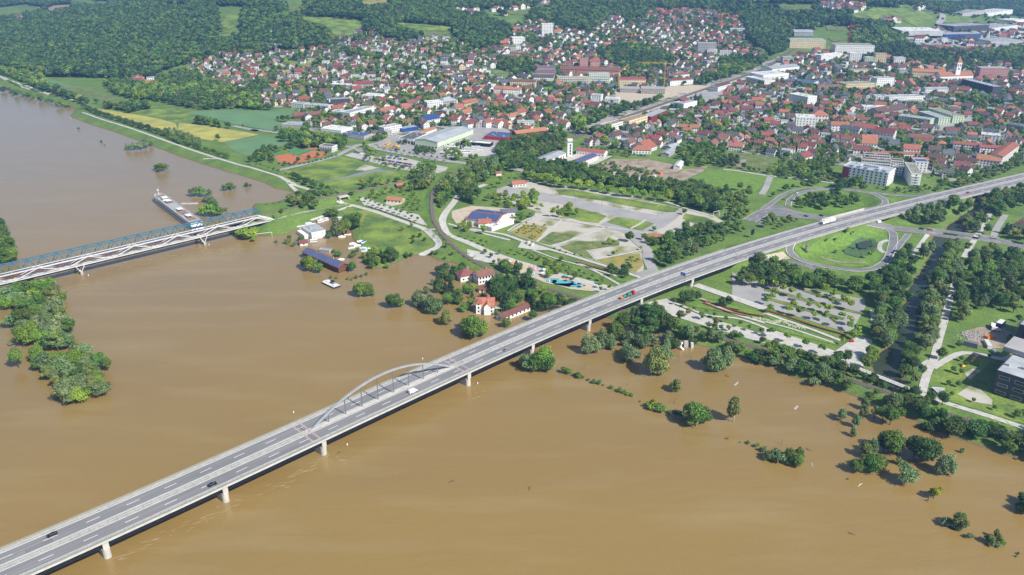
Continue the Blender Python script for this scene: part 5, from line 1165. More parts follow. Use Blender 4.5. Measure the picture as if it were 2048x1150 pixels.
    t, l, w = block('town_block', lab, 'block', P1(3, a), P1(3, b), dpt, h, rf, wl_, rm, nf, pitch=24, sp=3.6, balc='frame_white' if wl_ in ('cream_wall', 'mint_wall') and rf == 'flat' and nf > 4 else None)
for a, b, dpt, h, wl_, rm, nf, rf, lab in (
    ('880,695', '1015,690', 18, 17, 'white_wall', 'roof_metal', 5, 'flat', 'white office block with dark window bands in the town centre'),
    ('780,895', '970,900', 18, 10, 'white_wall', 'roof_white', 4, 'flat', 'white modern block with crimson panels on its front'),
    ('875,805', '975,808', 20, 9, 'white_wall', 'roof_metal', 3, 'flat', 'white school wing with dark bands, left of the school'),
    ('980,815', '1120,812', 20, 10, 'white_wall', 'roof_metal', 3, 'flat', 'white school wing with red-striped windows'),
    ('1120,808', '1260,800', 20, 9, 'white_wall', 'roof_metal', 3, 'flat', 'white school wing with sawtooth end, right of the school'),
    ('1150,830', '1290,830', 20, 5, 'grey_wall', 'roof_green', 0, 'hip', 'green-roofed sports hall beside the school'),
    ('1545,690', '1790,760', 18, 16, 'dark_facade', 'roof_metal', 5, 'flat', 'long dark terraced block in front of the church'),
    ('1690,620', '1910,625', 22, 20, 'pink_wall', 'roof_metal', 6, 'flat', 'tall terraced brown block right of the church'),
    ('1265,745', '1445,740', 14, 10, 'white_wall', 'roof_metal', 3, 'gable', 'long white block with pale roof left of the dark terraced block'),
    ('445,490', '615,460', 14, 12, 'white_wall', 'roof_white', 4, 'flat', 'long white block with window bands below the hospital'),
    ('668,498', '760,500', 14, 20, 'white_wall', 'roof_white', 6, 'flat', 'white high-rise left of the yellow-green one'),
    ('788,512', '862,515', 14, 15, 'mint_wall', 'roof_white', 5, 'flat', 'yellow-green high-rise in the row of towers'),
    ('868,510', '955,512', 14, 22, 'cream_wall', 'tile_red', 7, 'flat', 'cream and pink high-rise right of the yellow-green one'),
    ('1020,510', '1105,512', 14, 14, 'white_wall', 'roof_metal', 5, 'flat', 'pale block at the right end of the tower row'),
    ('200,380', '480,385', 40, 16, 'cream_wall', 'roof_metal', 4, 'flat', 'wide beige hospital front below the wood'),
    ('555,430', '860,435', 40, 18, 'white_wall', 'roof_green', 5, 'flat', 'wide white hospital wing with pale roof'),
    ('145,500', '230,500', 14, 12, 'grey_wall', 'roof_metal', 3, 'flat', 'grey block with columns near the factory'),
    ('-10,650', '190,630', 40, 12, 'white_wall', 'roof_white', 2, 'flat', 'bright white factory block beside the tracks, front one'),
    ('60,590', '275,560', 30, 10, 'white_wall', 'roof_metal', 1, 'gable', 'long white hall with grey gable roof behind the factory block'),
    ('150,660', '390,690', 22, 8, 'white_wall', 'solar', 2, 'flat', 'long low hall with dark panelled roof in the town'),
    ('190,820', '335,850', 22, 17, 'white_wall', 'roof_white', 5, 'flat', 'white stepped apartment block among the red roofs'),
    ('245,1000', '400,1008', 26, 14, 'white_wall', 'roof_white', 4, 'flat', 'white four-storey office with dark window bands in the foreground of the town'),
    ('420,720', '640,725', 18, 10, 'pink_wall', 'tile_brown', 3, 'flat', 'long brick-pink block in the old town'),
    ('640,720', '870,710', 24, 12, 'cream_wall', 'roof_green', 3, 'flat', 'long cream market block with grey-green roof'),
    ('700,600', '860,590', 20, 9, 'cream_wall', 'roof_green', 2, 'flat', 'cream block with pale roof left of the church street'),
    ('1160,610', '1420,625', 16, 12, 'cream_wall', 'tile_orange', 3, 'gable', 'long orange-roofed monastery wing left of the church'),
    ('1050,965', '1300,1000', 18, 10, 'mint_wall', 'roof_metal', 4, 'flat', 'first of three pale green terraced rows, nearest and left'),
    ('1210,930', '1370,985', 18, 10, 'mint_wall', 'roof_metal', 4, 'flat', 'middle of three pale green terraced rows'),
    ('1290,905', '1480,970', 18, 10, 'mint_wall', 'roof_green', 4, 'flat', 'farthest right of three pale green terraced rows'),
    ('900,920', '1130,885', 22, 6, 'grey_wall', 'tile_brown', 1, 'gable', 'dark saw-roofed terrace right of the crimson-panelled block'),
    ('525,1040', '660,1045', 14, 10, 'white_wall', 'tile_orange', 3, 'gable', 'white house with orange roof and solar strip, front of the town'),
    ('590,1065', '740,1085', 14, 10, 'white_wall', 'tile_grey', 3, 'gable', 'white house with dark solar roof front of the town'),
    ('695,1060', '870,1085', 16, 12, 'white_wall', 'tile_orange', 3, 'gable', 'long white school with bright orange roof at the town front'),
    ('850,1110', '1010,1130', 18, 13, 'white_wall', 'tile_dark', 3, 'gable', 'big white gabled hall with brick-red roof at the town front'),
    ('370,965', '500,970', 20, 11, 'white_wall', 'tile_orange', 3, 'hip', 'white hotel with wide orange roof in the town'),
    ('1150,1140', '1320,1142', 14, 9, 'white_wall', 'tile_dark', 2, 'gable', 'long maroon-roofed hall right of the brick-red hall'),
    ('1870,1020', '2080,1060', 18, 9, 'grey_wall', 'tile_grey', 3, 'flat', 'modern grey block with dark bays at the right edge'),
    ('1700,1110', '1850,1125', 16, 9, 'white_wall', 'roof_white', 3, 'flat', 'white modern house with terraces at the right of the town'),
    ('1080,290', '1400,310', 90, 9, 'roof_white', 'roof_white', 0, 'flat', 'wide white warehouse roof in the far industrial area'),
    ('1490,255', '1760,265', 60, 12, 'dark_facade', 'roof_metal', 2, 'flat', 'dark-walled grey works in the far industrial area'),
    ('1420,310', '1700,320', 50, 9, 'solar', 'roof_metal', 0, 'flat', 'blue-fronted hall in the far industrial area'),
    ('1780,360', '2040,370', 60, 9, 'grey_wall', 'roof_metal', 1, 'flat', 'long grey hall at the right of the industrial area'),
    ('1750,125', '1950,130', 60, 12, 'roof_white', 'roof_white', 0, 'flat', 'white hall beyond the far meadow road'),
    ('1560,125', '1730,130', 50, 9, 'grey_wall', 'roof_metal', 0, 'flat', 'grey hall left of the white hall beyond the meadow'),
    ('1790,250', '1990,255', 60, 9, 'roof_white', 'roof_metal', 1, 'flat', 'pale hall behind the dark works, right side'),
    ('1960,185', '2080,188', 50, 8, 'white_wall', 'roof_white', 1, 'flat', 'small pale hall at the far right edge'),
    ('235,290', '385,290', 40, 8, 'roof_metal', 'roof_metal', 0, 'gable', 'grey sports arena with ribbed roof at the wood edge')):
    block('town_block', lab, 'block', P1(4, a), P1(4, b), dpt, h, rf, wl_, rm, nf, pitch=30 if rm.startswith('tile') else 12, sp=3.8)
# church
t, l, w = block('church', 'white parish church with long orange nave roof', 'church', P1(4, '1380,650'), P1(4, '1640,640'), 17, 11, 'gable', 'white_wall', 'tile_orange', 1, pitch=38, sp=6, ww=1.6, wh=6, lm='the white church tower')
x, y, z = hit(*P1(4, '1502,640')); ct = thing('church_tower', 'tall white church tower with pointed red spire and clock', 'tower', (x, y, z), .1)
MB().box((0, 0, -1), (9, 9, 37), base=True).build('shaft', 'white_wall', ct); q = MB(); q.box((0, 0, 35.6), (9.6, 9.6, .8), base=True); q.build('cornice', 'roof_white', ct)
q = MB(); roofgeo(q, 9, 9, 36.6, 'pyr', math.radians(67), ov=.4); q.build('spire', 'tile_orange', ct)
q = MB()
for i in (-2, 2): q.box((i, -4.55, 28), (2, .3, 5), base=True).box((-4.55, i, 28), (.3, 2, 5), base=True).box((4.55, i, 28), (.3, 2, 5), base=True)
q.build('belfry_opening', 'steel_grey', ct)
MB().tube([(0, -4.5, 24), (0, -4.75, 24)], [1.7, 1.7], 16).build('clock_face', 'navy_and_shade', ct)
# cranes
def tower_crane(u, v, h, jib, ang, lab, luff=0, m='crane_yellow'):
    x, y, z = hit(u, v); t = thing('tower_crane', lab, 'crane', (x, y, z), ang); b = MB()
    for i in (-.9, .9):
        for j in (-.9, .9): b.bar((i, j, 0), (i, j, h), .35)
    for k in range(int(h / 3)):
        for (i, j), (p, q) in (((-.9, -.9), (.9, -.9)), ((.9, -.9), (.9, .9)), ((.9, .9), (-.9, .9)), ((-.9, .9), (-.9, -.9))): b.bar((i, j, k * 3), (p, q, k * 3 + 3), .2)
    b.build('mast', m, t); c, s = math.cos(luff), math.sin(luff); J = lambda d, o, zz: (d * c, o, h + zz + d * s)
    b = MB(); 
    for o in (-.8, .8): b.bar(J(-1, o, 0), J(jib, o, 0), .35)
    b.bar(J(-1, 0, 1.5), J(jib, 0, 1.5), .35)
    for k in range(int(jib / 3)):
        b.bar(J(k * 3, -.8, 0), J(k * 3 + 1.5, 0, 1.5), .2); b.bar(J(k * 3 + 1.5, 0, 1.5), J(k * 3 + 3, .8, 0), .2)
    b.build('jib', m, t)
    MB().bar((0, 0, h), (-12, 0, h), 1.6, .6).build('counter_jib', m, t); MB().box((-11, 0, h - 1.5), (3, 2, 2)).build('counterweight', 'concrete', t)
    MB().box((1, 1.2, h - 1), (1.6, 1.4, 2)).build('cab', 'paint_white', t)
tower_crane(*P1(3, '1252,690'), 44, 52, math.pi - .12, 'large yellow tower crane with long level jib over the building site')
LAND.append((1328, 150, 'the yellow tower crane'))
tower_crane(*P1(3, '893,690'), 26, 22, .1, 'orange crane with raised jib at the left of the building site', luff=.75, m='crane_yellow')
tower_crane(*P1(2, '1566,740'), 24, 14, 2.8, 'slim pale tower crane among the houses in the town middle', luff=.2)
tower_crane(*P1(2, '210,430'), 22, 18, 3.1, 'thin crane over the houses near the left forest', m='roof_metal')
tower_crane(*P1(4, '660,375'), 48, 30, .6, 'thin red crane above the hospital roofs', m='paint_red')
tower_crane(*P1(2, '277,640'), 20, 16, 3.0, 'yellow crane over the orange scaffold house on the left slope')
tower_crane(*P1(3, '993,350'), 20, 30, .0, 'orange crane with level jib in front of the wood on the hill', m='orange')
tower_crane(*P1(3, '1705,180'), 22, 22, .4, 'thin crane at the upper hillside houses', m='orange')
# ------------------------------------------------------------------ ordinary houses
def house_meshes(l, w, h, roof, pitch, rm, wm, nf, _c={}):
    k = (l, w, h, roof, pitch, rm, wm, nf)
    if k not in _c:
        p = math.radians(pitch); a = MB(); wallgeo(a, l, w, h, roof, p); r = MB()
        if roof == 'flat': r.box((0, 0, h - .1), (l + .5, w + .5, .6), base=True)
        else: roofgeo(r, l, w, h, roof, p, ov=.55)
        g = MB(); wingeo(g, l, w, h, nf, 2.7, 1.2, 1.35)
        if roof == 'gable':
            for s in (-1, 1): g.box((s * (l / 2 + .03), 0, h + .9), (.14, 1.2, 1.2))
        c = MB().box((l * .18, .9, h + w * .28 * math.tan(p)), (.8, .8, w * .25 * math.tan(p) + 1.2), base=True)
        _c[k] = (a.mesh('wall', wm), r.mesh('roof', rm), g.mesh('windows', 'glass'), c.mesh('chimney', 'concrete'))
    return _c[k]
HSTY = {'o': ('tile_orange', 'gable', 'orange'), 'r': ('tile_red', 'gable', 'bright red'), 'd': ('tile_dark', 'gable', 'dark red'), 'b': ('tile_brown', 'gable', 'brown'), 'k': ('tile_grey', 'gable', 'dark grey'), 'g': ('roof_metal', 'flat', 'pale flat'), 'h': ('tile_orange', 'hip', 'orange hipped'), 'm': ('tile_dark', 'hip', 'maroon hipped')}
HOUSES = []
def free(x, y, r):
    for ox, oy, R, hl, hw_, a in BUILT:
        dx, dy = x - ox, y - oy
        if dx * dx + dy * dy < (R + r + 30) ** 2:
            c, s = math.cos(a), math.sin(a); p, q = dx * c + dy * s, -dx * s + dy * c
            if abs(p) < hl + r * .7 and abs(q) < hw_ + r * .7: return False
    return True
def put_house(x, y, c, sz=1.0, ang=None, wall=None):
    z = float(gz(x, y))
    if ang is None: ang = .5 + .5 * math.sin(x / 260) + .4 * math.sin(y / 190 + 1) + random.choice((0, math.pi / 2)) + random.gauss(0, .12)
    HOUSES.append([x, y, z, c, sz, ang, wall or random.choices(('white_wall', 'cream_wall', 'grey_wall'), (8, 1.6, .8))[0], random.choice(((11, 9), (12, 10), (14, 10), (10, 9), (16, 11))), random.choice((6.0, 6.6, 7.2, 5.4))])
HAND = {2: '185,690,o 305,705,o 380,690,d 400,715,d 460,700,d 550,695,o 250,805,o 240,745,k 330,785,b 430,800,r 370,750,k 500,745,g 600,740,b 650,710,d 620,790,k 690,760,b 755,745,b 735,700,b 840,710,r 850,745,d 905,770,d 960,760,g 1000,745,d 1075,720,g 1050,760,k 1140,750,m 1100,780,d 1150,810,b 1200,690,r 1250,700,r 1290,745,o 1285,690,m 1350,670,r 1400,680,d 1450,700,r 1400,720,r 1330,650,g 1550,750,r 1510,770,r 1590,740,m 1650,770,d 1710,780,k 1715,725,o 1830,700,o 1860,790,d 1960,800,r 1600,800,k 1075,850,r 1110,880,o 1160,880,o 1220,850,o 1240,870,o 1055,890,o 1280,890,r 1330,860,d 1400,895,r 1330,810,d 1270,830,d 920,830,b 940,870,g 860,820,b 740,855,o 800,840,o 690,870,r 880,900,b 820,860,d 510,980,d 580,980,o 660,960,o 700,1000,b 760,970,d 800,1000,k 830,960,d 900,1010,o 960,990,d 1010,1000,b 1060,975,m 1090,950,o 1140,960,d 1190,930,k 1240,980,d 1550,900,g 1600,880,g 1640,870,o 1590,970,d 1640,950,r 1700,960,r 1730,990,d 1790,990,r 1870,990,r 1880,945,m 1960,930,o 2020,940,r 1950,990,o 2020,990,o 480,605,d 385,600,o 700,530,r 420,490,b 270,440,b 535,440,b 600,500,g 520,560,k 640,530,k 150,540,b 260,520,k 50,530,d 30,620,d 120,620,d 100,600,o 240,610,k 330,600,g 1150,460,r 1220,420,o 1260,440,r 1080,400,d 900,380,d 1420,490,r 1450,470,r 1530,490,k 1670,530,d 1740,480,d 1760,545,k 1850,490,r 1140,580,g 1200,590,k 1270,570,g 1330,650,g 1080,610,o 1010,630,g 870,620,g 830,610,g 1600,620,k 1780,600,d 1820,620,o 1480,635,k',
        3: '40,800,k 110,790,g 200,750,r 190,800,d 300,750,g 350,790,o 280,815,o 420,810,o 430,730,d 480,720,d 550,730,d 600,760,o 640,820,r 520,790,r 480,690,r 330,900,r 210,860,r 250,930,b 120,910,r 80,930,o 40,940,o 240,960,r 30,1000,o 470,990,r 400,990,b 340,990,b 440,930,b 490,900,k 390,860,k 480,850,k 100,870,d 740,700,d 700,810,g 720,720,d 750,1100,o 870,1090,b 950,1090,b 1020,1090,b 1080,1110,d 1150,1110,r 1190,1120,r 1240,1080,d 1310,1090,d 1150,1040,k 1200,985,o 1330,980,d 1430,990,o 1510,990,o 1410,1015,o 1490,1025,o 1440,1040,o 1640,870,g 1550,890,r 1600,860,r 1680,905,r 1600,1070,b 1700,1070,b 1720,1110,d 1840,1110,o 1560,1070,d 1650,960,k 1520,940,g 1750,890,d 1790,890,d 1720,950,b 1890,840,r 1840,860,d 1900,880,d 1960,930,d 1800,960,b 1890,990,k 1740,820,o 1660,840,d 1700,790,g 1800,810,d 1880,750,d 1940,830,d 2000,850,r 2020,780,r 500,590,r 1500,590,r 1560,585,d 1640,570,r 1730,560,d 1420,500,d 1100,570,g 1180,590,d 930,440,d 540,500,r 780,500,d 1430,460,g 1340,460,d',
        4: '40,830,r 140,850,d 20,860,r 70,800,g 150,900,o 180,690,o 130,690,d 220,720,g 130,750,g 340,860,d 400,880,d 480,830,d 540,850,r 600,840,o 480,890,r 440,920,r 560,940,h 600,960,r 640,1000,r 690,870,d 680,920,g 750,940,r 790,960,d 900,940,r 930,970,r 980,960,d 1010,1000,r 1070,1000,r 1100,1030,r 1010,1040,o 1190,1010,d 1250,1000,b 1240,1060,d 1150,1080,b 1060,1120,d 1360,1090,b 1470,1080,k 1500,1110,k 1560,1110,k 1630,1110,k 1400,1110,g 1900,1090,d 1960,1080,r 1990,1120,b 1690,1020,d 1640,1000,d 1560,1020,b 1600,910,r 1540,930,d 1700,890,r 1780,870,g 1880,880,b 1930,930,r 1850,940,r 1800,950,r 1990,960,d 1490,880,d 1590,860,b 1420,900,d 1320,850,d 1220,870,k 1190,1040,g 30,970,r 80,1000,r 90,1040,k 130,1090,k 30,1060,b 260,1050,k 340,1040,d 400,1060,d 480,1080,g 350,1110,d 400,1110,r 250,1110,d 650,1120,d 600,1110,d 820,1120,o 10,930,k 100,930,k 250,920,b 200,940,b 300,820,d 380,780,b 460,790,d 440,860,d 280,430,r 320,440,d 410,400,r 480,430,r 400,560,r 230,520,k 560,540,k 620,520,g 1080,690,r 1160,680,o 1140,660,o 1240,650,d 1330,690,r 1580,730,r 1490,720,d 1680,640,r 1890,680,d 1960,740,r 2030,750,r 1370,690,d 1180,560,d 1290,530,g 1370,540,g 1210,530,d 1080,560,g 1000,600,d 900,560,g 850,650,g 930,520,b 1080,540,b 1000,500,g',
        7: '1500,30,d 1690,20,d 1820,70,o 1790,35,r 1380,50,d 1900,40,d 2000,50,d 700,25,b 660,30,d 1040,30,b 930,20,g 980,40,d', 8: '70,60,d 160,40,b 260,30,b 300,80,r 350,70,d 440,45,d 560,20,d 640,25,d 620,70,d 210,85,d 1350,20,b 1560,150,b 1580,260,b 1940,30,b 40,30,o 1330,95,g'}
for k, s in HAND.items():
    for p in s.split():
        a, b, c = p.split(','); u, v = P1(k, a + ',' + b); x, y, _ = hit(u, v + 3)
        if free(x, y, 4): put_house(x, y, c, random.uniform(.95, 1.2))
OPEN_ = [hits(p) for p in ([q[1] for q in FAR] + [TOWN[:0] or T(3, '1480,730 1750,720 1760,750 1620,830 1560,800'), T(3, '830,720 1500,670 1620,680 1500,720 1000,840 880,780'), T(4, '1300,1000 1420,965 1700,920 1740,930 1560,1000 1400,1035'),
         T(2, '1000,1142 1130,1040 1500,1000 2100,990 2100,1142')])]
WOODS = {
 'hill': [T(0, '-260,28 0,42 45,46 80,28 110,18 150,14 235,10 330,16 432,16 436,32 462,64 405,72 518,78 518,110 470,104 380,128 330,142 305,158 228,158 150,155 100,155 50,145 0,135 -260,110'),
          T(2, '60,90 300,95 380,135 560,190 650,280 640,390 400,395 200,410 60,420 0,420 -60,300 -60,100'), T(2, '-60,0 260,60 420,60 440,40 820,40 1100,30 1400,0 2048,0 2048,70 1750,90 1650,90 1560,110 1800,130 1900,180 2048,240 2048,300 1960,370 1750,405 1600,290 1590,215 1100,178 900,190 850,160 420,130 240,90 -60,60'),
          T(2, '880,250 1000,190 1180,190 1340,240 1360,310 1200,330 1000,300'), T(3, '-40,130 180,170 300,170 380,200 420,230 640,250 700,230 820,150 1000,160 1060,170 1160,90 1400,80 1700,110 1800,140 1900,190 1900,290 1960,380 2060,420 2200,500 2200,150 2048,0 1900,20 500,0 420,10 300,70 240,100 150,125 -40,120'),
          T(4, '-60,50 20,60 200,80 400,80 500,110 660,110 740,145 1100,165 1150,212 1050,210 900,300 800,240 640,210 480,200 400,250 250,250 200,290 190,430 120,430 0,400 -60,380'),
          T(4, '1380,45 2048,0 2300,0 2300,120 2048,135 1900,115 1700,95 1600,95 1500,110 1400,110 1250,75 1050,70 760,60 900,20 1050,40'), T(1, '700,0 1300,0 1900,0 2048,10 2048,60 1500,60 1050,45'), T(3, '-40,-30 2100,-30 2100,10 400,10 250,60 -40,85'), T(1, '-300,-20 540,-20 560,35 430,40 360,65 280,50 200,35 0,60 -300,60'), T(4, '-100,-20 1000,-20 800,15 600,20 400,38 0,38')],
 'mid': [T(1, '1240,640 1380,590 1500,565 1560,620 1700,650 1900,730 2048,760 2048,868 1800,860 1600,872 1400,835 1200,800 1130,760 1220,700'), T(2, '0,650 130,670 160,720 70,760 80,850 200,870 160,880 0,870'), T(2, '660,400 800,400 1000,440 1150,480 1120,490 900,460 700,440'), T(3, '740,400 900,360 1100,370 1250,420 1330,500 1280,560 1180,560 1000,560 860,520 740,470'),
         T(3, '-60,480 60,470 170,480 225,560 200,610 60,600 -60,600'), T(4, '700,380 680,300 900,300 1080,320 1200,380 1500,410 1750,420 2048,370 2300,370 2300,560 2048,560 1900,520 1640,480 1560,560 1350,520 1100,460 950,430'),
         T(3, '1680,480 1900,460 2060,470 2060,560 1800,620 1640,660 1480,690 1500,650 1700,560'), T(3, '530,990 640,960 700,900 850,870 900,860 1100,800 1300,740 1480,700 1500,715 1200,810 900,920 760,960 800,1000 830,1080 640,1080 560,1050'), T(4, '0,480 80,470 100,520 20,570 0,580'),
         T(1, '-60,560 0,545 130,570 330,610 420,690 560,770 620,790 720,830 640,820 380,730 240,680 100,620 -60,590'), T(1, '420,700 560,740 700,790 850,800 1000,830 1150,830 1220,860 1060,880 880,860 700,800 500,770'), T(1, '820,650 1000,640 1240,700 1180,800 1050,790 880,740'), T(1, '790,835 1000,840 1200,860 1350,900 1400,960 1250,935 1000,890 860,868'), T(1, '1350,930 1500,900 1620,920 1760,960 1840,990 1830,1020 1700,1005 1480,970 1380,960'),
         T(2, '200,1060 330,1040 480,1080 700,1110 760,1142 500,1180 300,1142'), T(4, '640,215 800,240 1150,290 1080,330 900,310 700,290')],
}
WP = {k: [hits(p) for p in v] for k, v in WOODS.items()}
def in_any(X, Y, polys):
    r = np.zeros(X.shape, bool)
    for p in polys: r |= inside(X, Y, p)
    return r
def scatter(poly, sp, jit=.45):
    xs = [p[0] for p in poly]; ys = [p[1] for p in poly]
    X, Y = np.meshgrid(np.arange(min(xs), max(xs), sp), np.arange(min(ys), max(ys), sp)); X = X + (np.arange(X.shape[0])[:, None] % 2) * sp / 2
    X = X + rng.uniform(-jit, jit, X.shape) * sp; Y = Y + rng.uniform(-jit, jit, Y.shape) * sp; k = inside(X, Y, poly)
    return X[k], Y[k]
def in_frame(X, Y, Z, m=60):
    u, v, zc = proj(X, Y, Z); return (u > -m) & (u < 2048 + m) & (v > -m) & (v < 1150 + m) & (zc > 0)
town = hits(TOWN); tx, ty = scatter(town, 23.5, .25)
RAILW = [at(p[0], p[1], p[2]) for p in RAIL3]
bad = in_any(tx, ty, OPEN_) | in_any(tx, ty, WP['hill']) | in_any(tx, ty, WP['mid']) | (seg_dist(tx, ty, RAILW)[0] < 26)
ok = ~bad & in_frame(tx, ty, gz(tx, ty)); tx, ty = tx[ok], ty[ok]
hx = np.array([[h[0], h[1]] for h in HOUSES])
for x, y in zip(tx, ty):
    if random.random() < .16: continue
    if np.min(np.hypot(hx[:, 0] - x, hx[:, 1] - y)) < 15 or not free(x, y, 6): continue
    u, v, _ = proj(x, y, 3)
    far_ = v < 150
    wts = (2.0, 1.2, 2.6, 3.0, 3.0, 1.7, .4, .5) if u > 900 else (1.4, .7, 2.6, 3.6, 3.8, 1.5, .3, .5)
    put_house(float(x), float(y), random.choices('ordbkghm', wts)[0], random.uniform(.8, 1.12))
for pl, n in ((T(1, '980,615 1130,600 1220,640 1210,690 1080,680'), 7), (T(1, '1270,730 1360,730 1360,780 1290,780'), 3), (T(1, '0,150 210,135 215,158 0,190'), 26), (T(1, '940,0 1300,0 1290,18 960,14'), 30), (T(1, '1700,0 2040,0 2000,14 1750,14'), 16), (T(2, '1530,90 1830,80 1800,135 1560,110'), 16), (T(2, '1900,60 2010,60 2048,120 1900,120'), 8), (T(2, '1890,200 2048,180 2048,250 1940,240'), 14),
              (T(3, '0,50 330,15 350,50 230,80 60,80'), 16), (T(3, '1090,90 1650,75 1900,170 1890,230 1600,220 1300,180 1080,190'), 90), (T(3, '820,150 920,140 910,190 840,190'), 8), (T(4, '400,10 760,30 780,90 620,115 480,100'), 46), (T(4, '900,0 1050,0 1060,40 900,40'), 14), (T(4, '1200,55 1300,60 1300,85 1200,85'), 6), (T(4, '920,160 1060,160 1060,185 930,185'), 6), (T(4, '1180,390 1560,390 1800,400 1800,430 1500,450 1200,420'), 40),
              (T(4, '1100,280 2048,200 2048,400 1300,370'), 60), (T(2, '820,40 850,40 850,50 820,50'), 2)):
    P = hits(pl); xs = [p[0] for p in P]; ys = [p[1] for p in P]; c = 0; tr = 0
    while c < n and tr < 4000:
        tr += 1; x = random.uniform(min(xs), max(xs)); y = random.uniform(min(ys), max(ys))
        if inside(np.array([x]), np.array([y]), P)[0] and free(x, y, 3): put_house(x, y, random.choice('ordbkgw'.replace('w', 'g')), random.uniform(1, 1.35)); c += 1
def hsize(h): u, v, zc = proj(h[0], h[1], h[2]); return F_PX / zc * h[4] if -10 < u < 2058 and v > 0 else 0
HOUSES.sort(key=hsize, reverse=True)
NH = 285
items = []
for h in HOUSES: u, v, _ = proj(h[0], h[1], h[2] + 3); items.append((u, v, h[3] + ('c' if h[6] == 'cream_wall' else '')))
LM_H = len(LAND)
def hnoun(k): return ('cream ' if k.endswith('c') else 'pale ') + 'house with ' + HSTY[k[0]][2] + ' roof'
hl = relabel(items, hnoun)
for i, h in enumerate(HOUSES[:NH]):
    x, y, z, c, sz, a, wm, (l, w), hh = h; rm, kind, nm = HSTY[c]
    wl_, rf, wi, ch = house_meshes(l, w, hh, kind, 35 if kind == 'gable' else 28, rm, wm, 2)
    t = thing('house', hl[i], 'house', (x, y, z), a, 'houses of the town'); t.scale = (sz, sz, sz)
    link('wall', wl_, t); r = link('roof', rf, t); link('windows', wi, t, kind='stuff')
    if kind != 'flat': link('chimney', ch, r)
# the rest, farther off, joined by roof colour into one mass
V = []; Fc = []; Mi = []; mats_ = ['white_wall', 'cream_wall', 'grey_wall', 'tile_orange', 'tile_red', 'tile_dark', 'tile_brown', 'tile_grey', 'roof_metal', 'glass']
n0 = 0; Vs = []
for h in HOUSES[NH:]:
    x, y, z, c, sz, a, wm, (l, w), hh = h; rm, kind, nm = HSTY[c]; p = math.radians(36 if kind == 'gable' else 28)
    b = MB(); wallgeo(b, l, w, hh, kind, p); q = len(b.f); 
    if kind == 'flat': b.box((0, 0, hh), (l + .4, w + .4, .5), base=True)
    else: roofgeo(b, l, w, hh, kind, p, ov=.7)
    q2 = len(b.f); wingeo(b, l, w, hh, 2, 3.6, 1.5, 1.4, sides=(0, 1, 3) if z > 0 else (0,))
    ca, sa = math.cos(a) * sz, math.sin(a) * sz; A = np.array(b.v); Vs.append(np.stack([x + A[:, 0] * ca - A[:, 1] * sa, y + A[:, 0] * sa + A[:, 1] * ca, z + A[:, 2] * sz], 1))
    for i, f in enumerate(b.f): Fc.append(tuple(n0 + k for k in f)); Mi.append(mats_.index(wm) if i < q else mats_.index(rm) if i < q2 else 9)
    n0 += len(A)
me = bpy.data.meshes.new('distant_houses'); me.from_pydata(np.concatenate(Vs).tolist(), [], Fc)
for m_ in mats_:
    me.materials.append(M[m_])
me.polygons.foreach_set('material_index', Mi); me.update(); o = link('distant_houses', me, kind='stuff'); tag(o, 'farther small houses with red, brown and grey roofs spread over the slopes', 'houses')
print('houses', len(HOUSES))
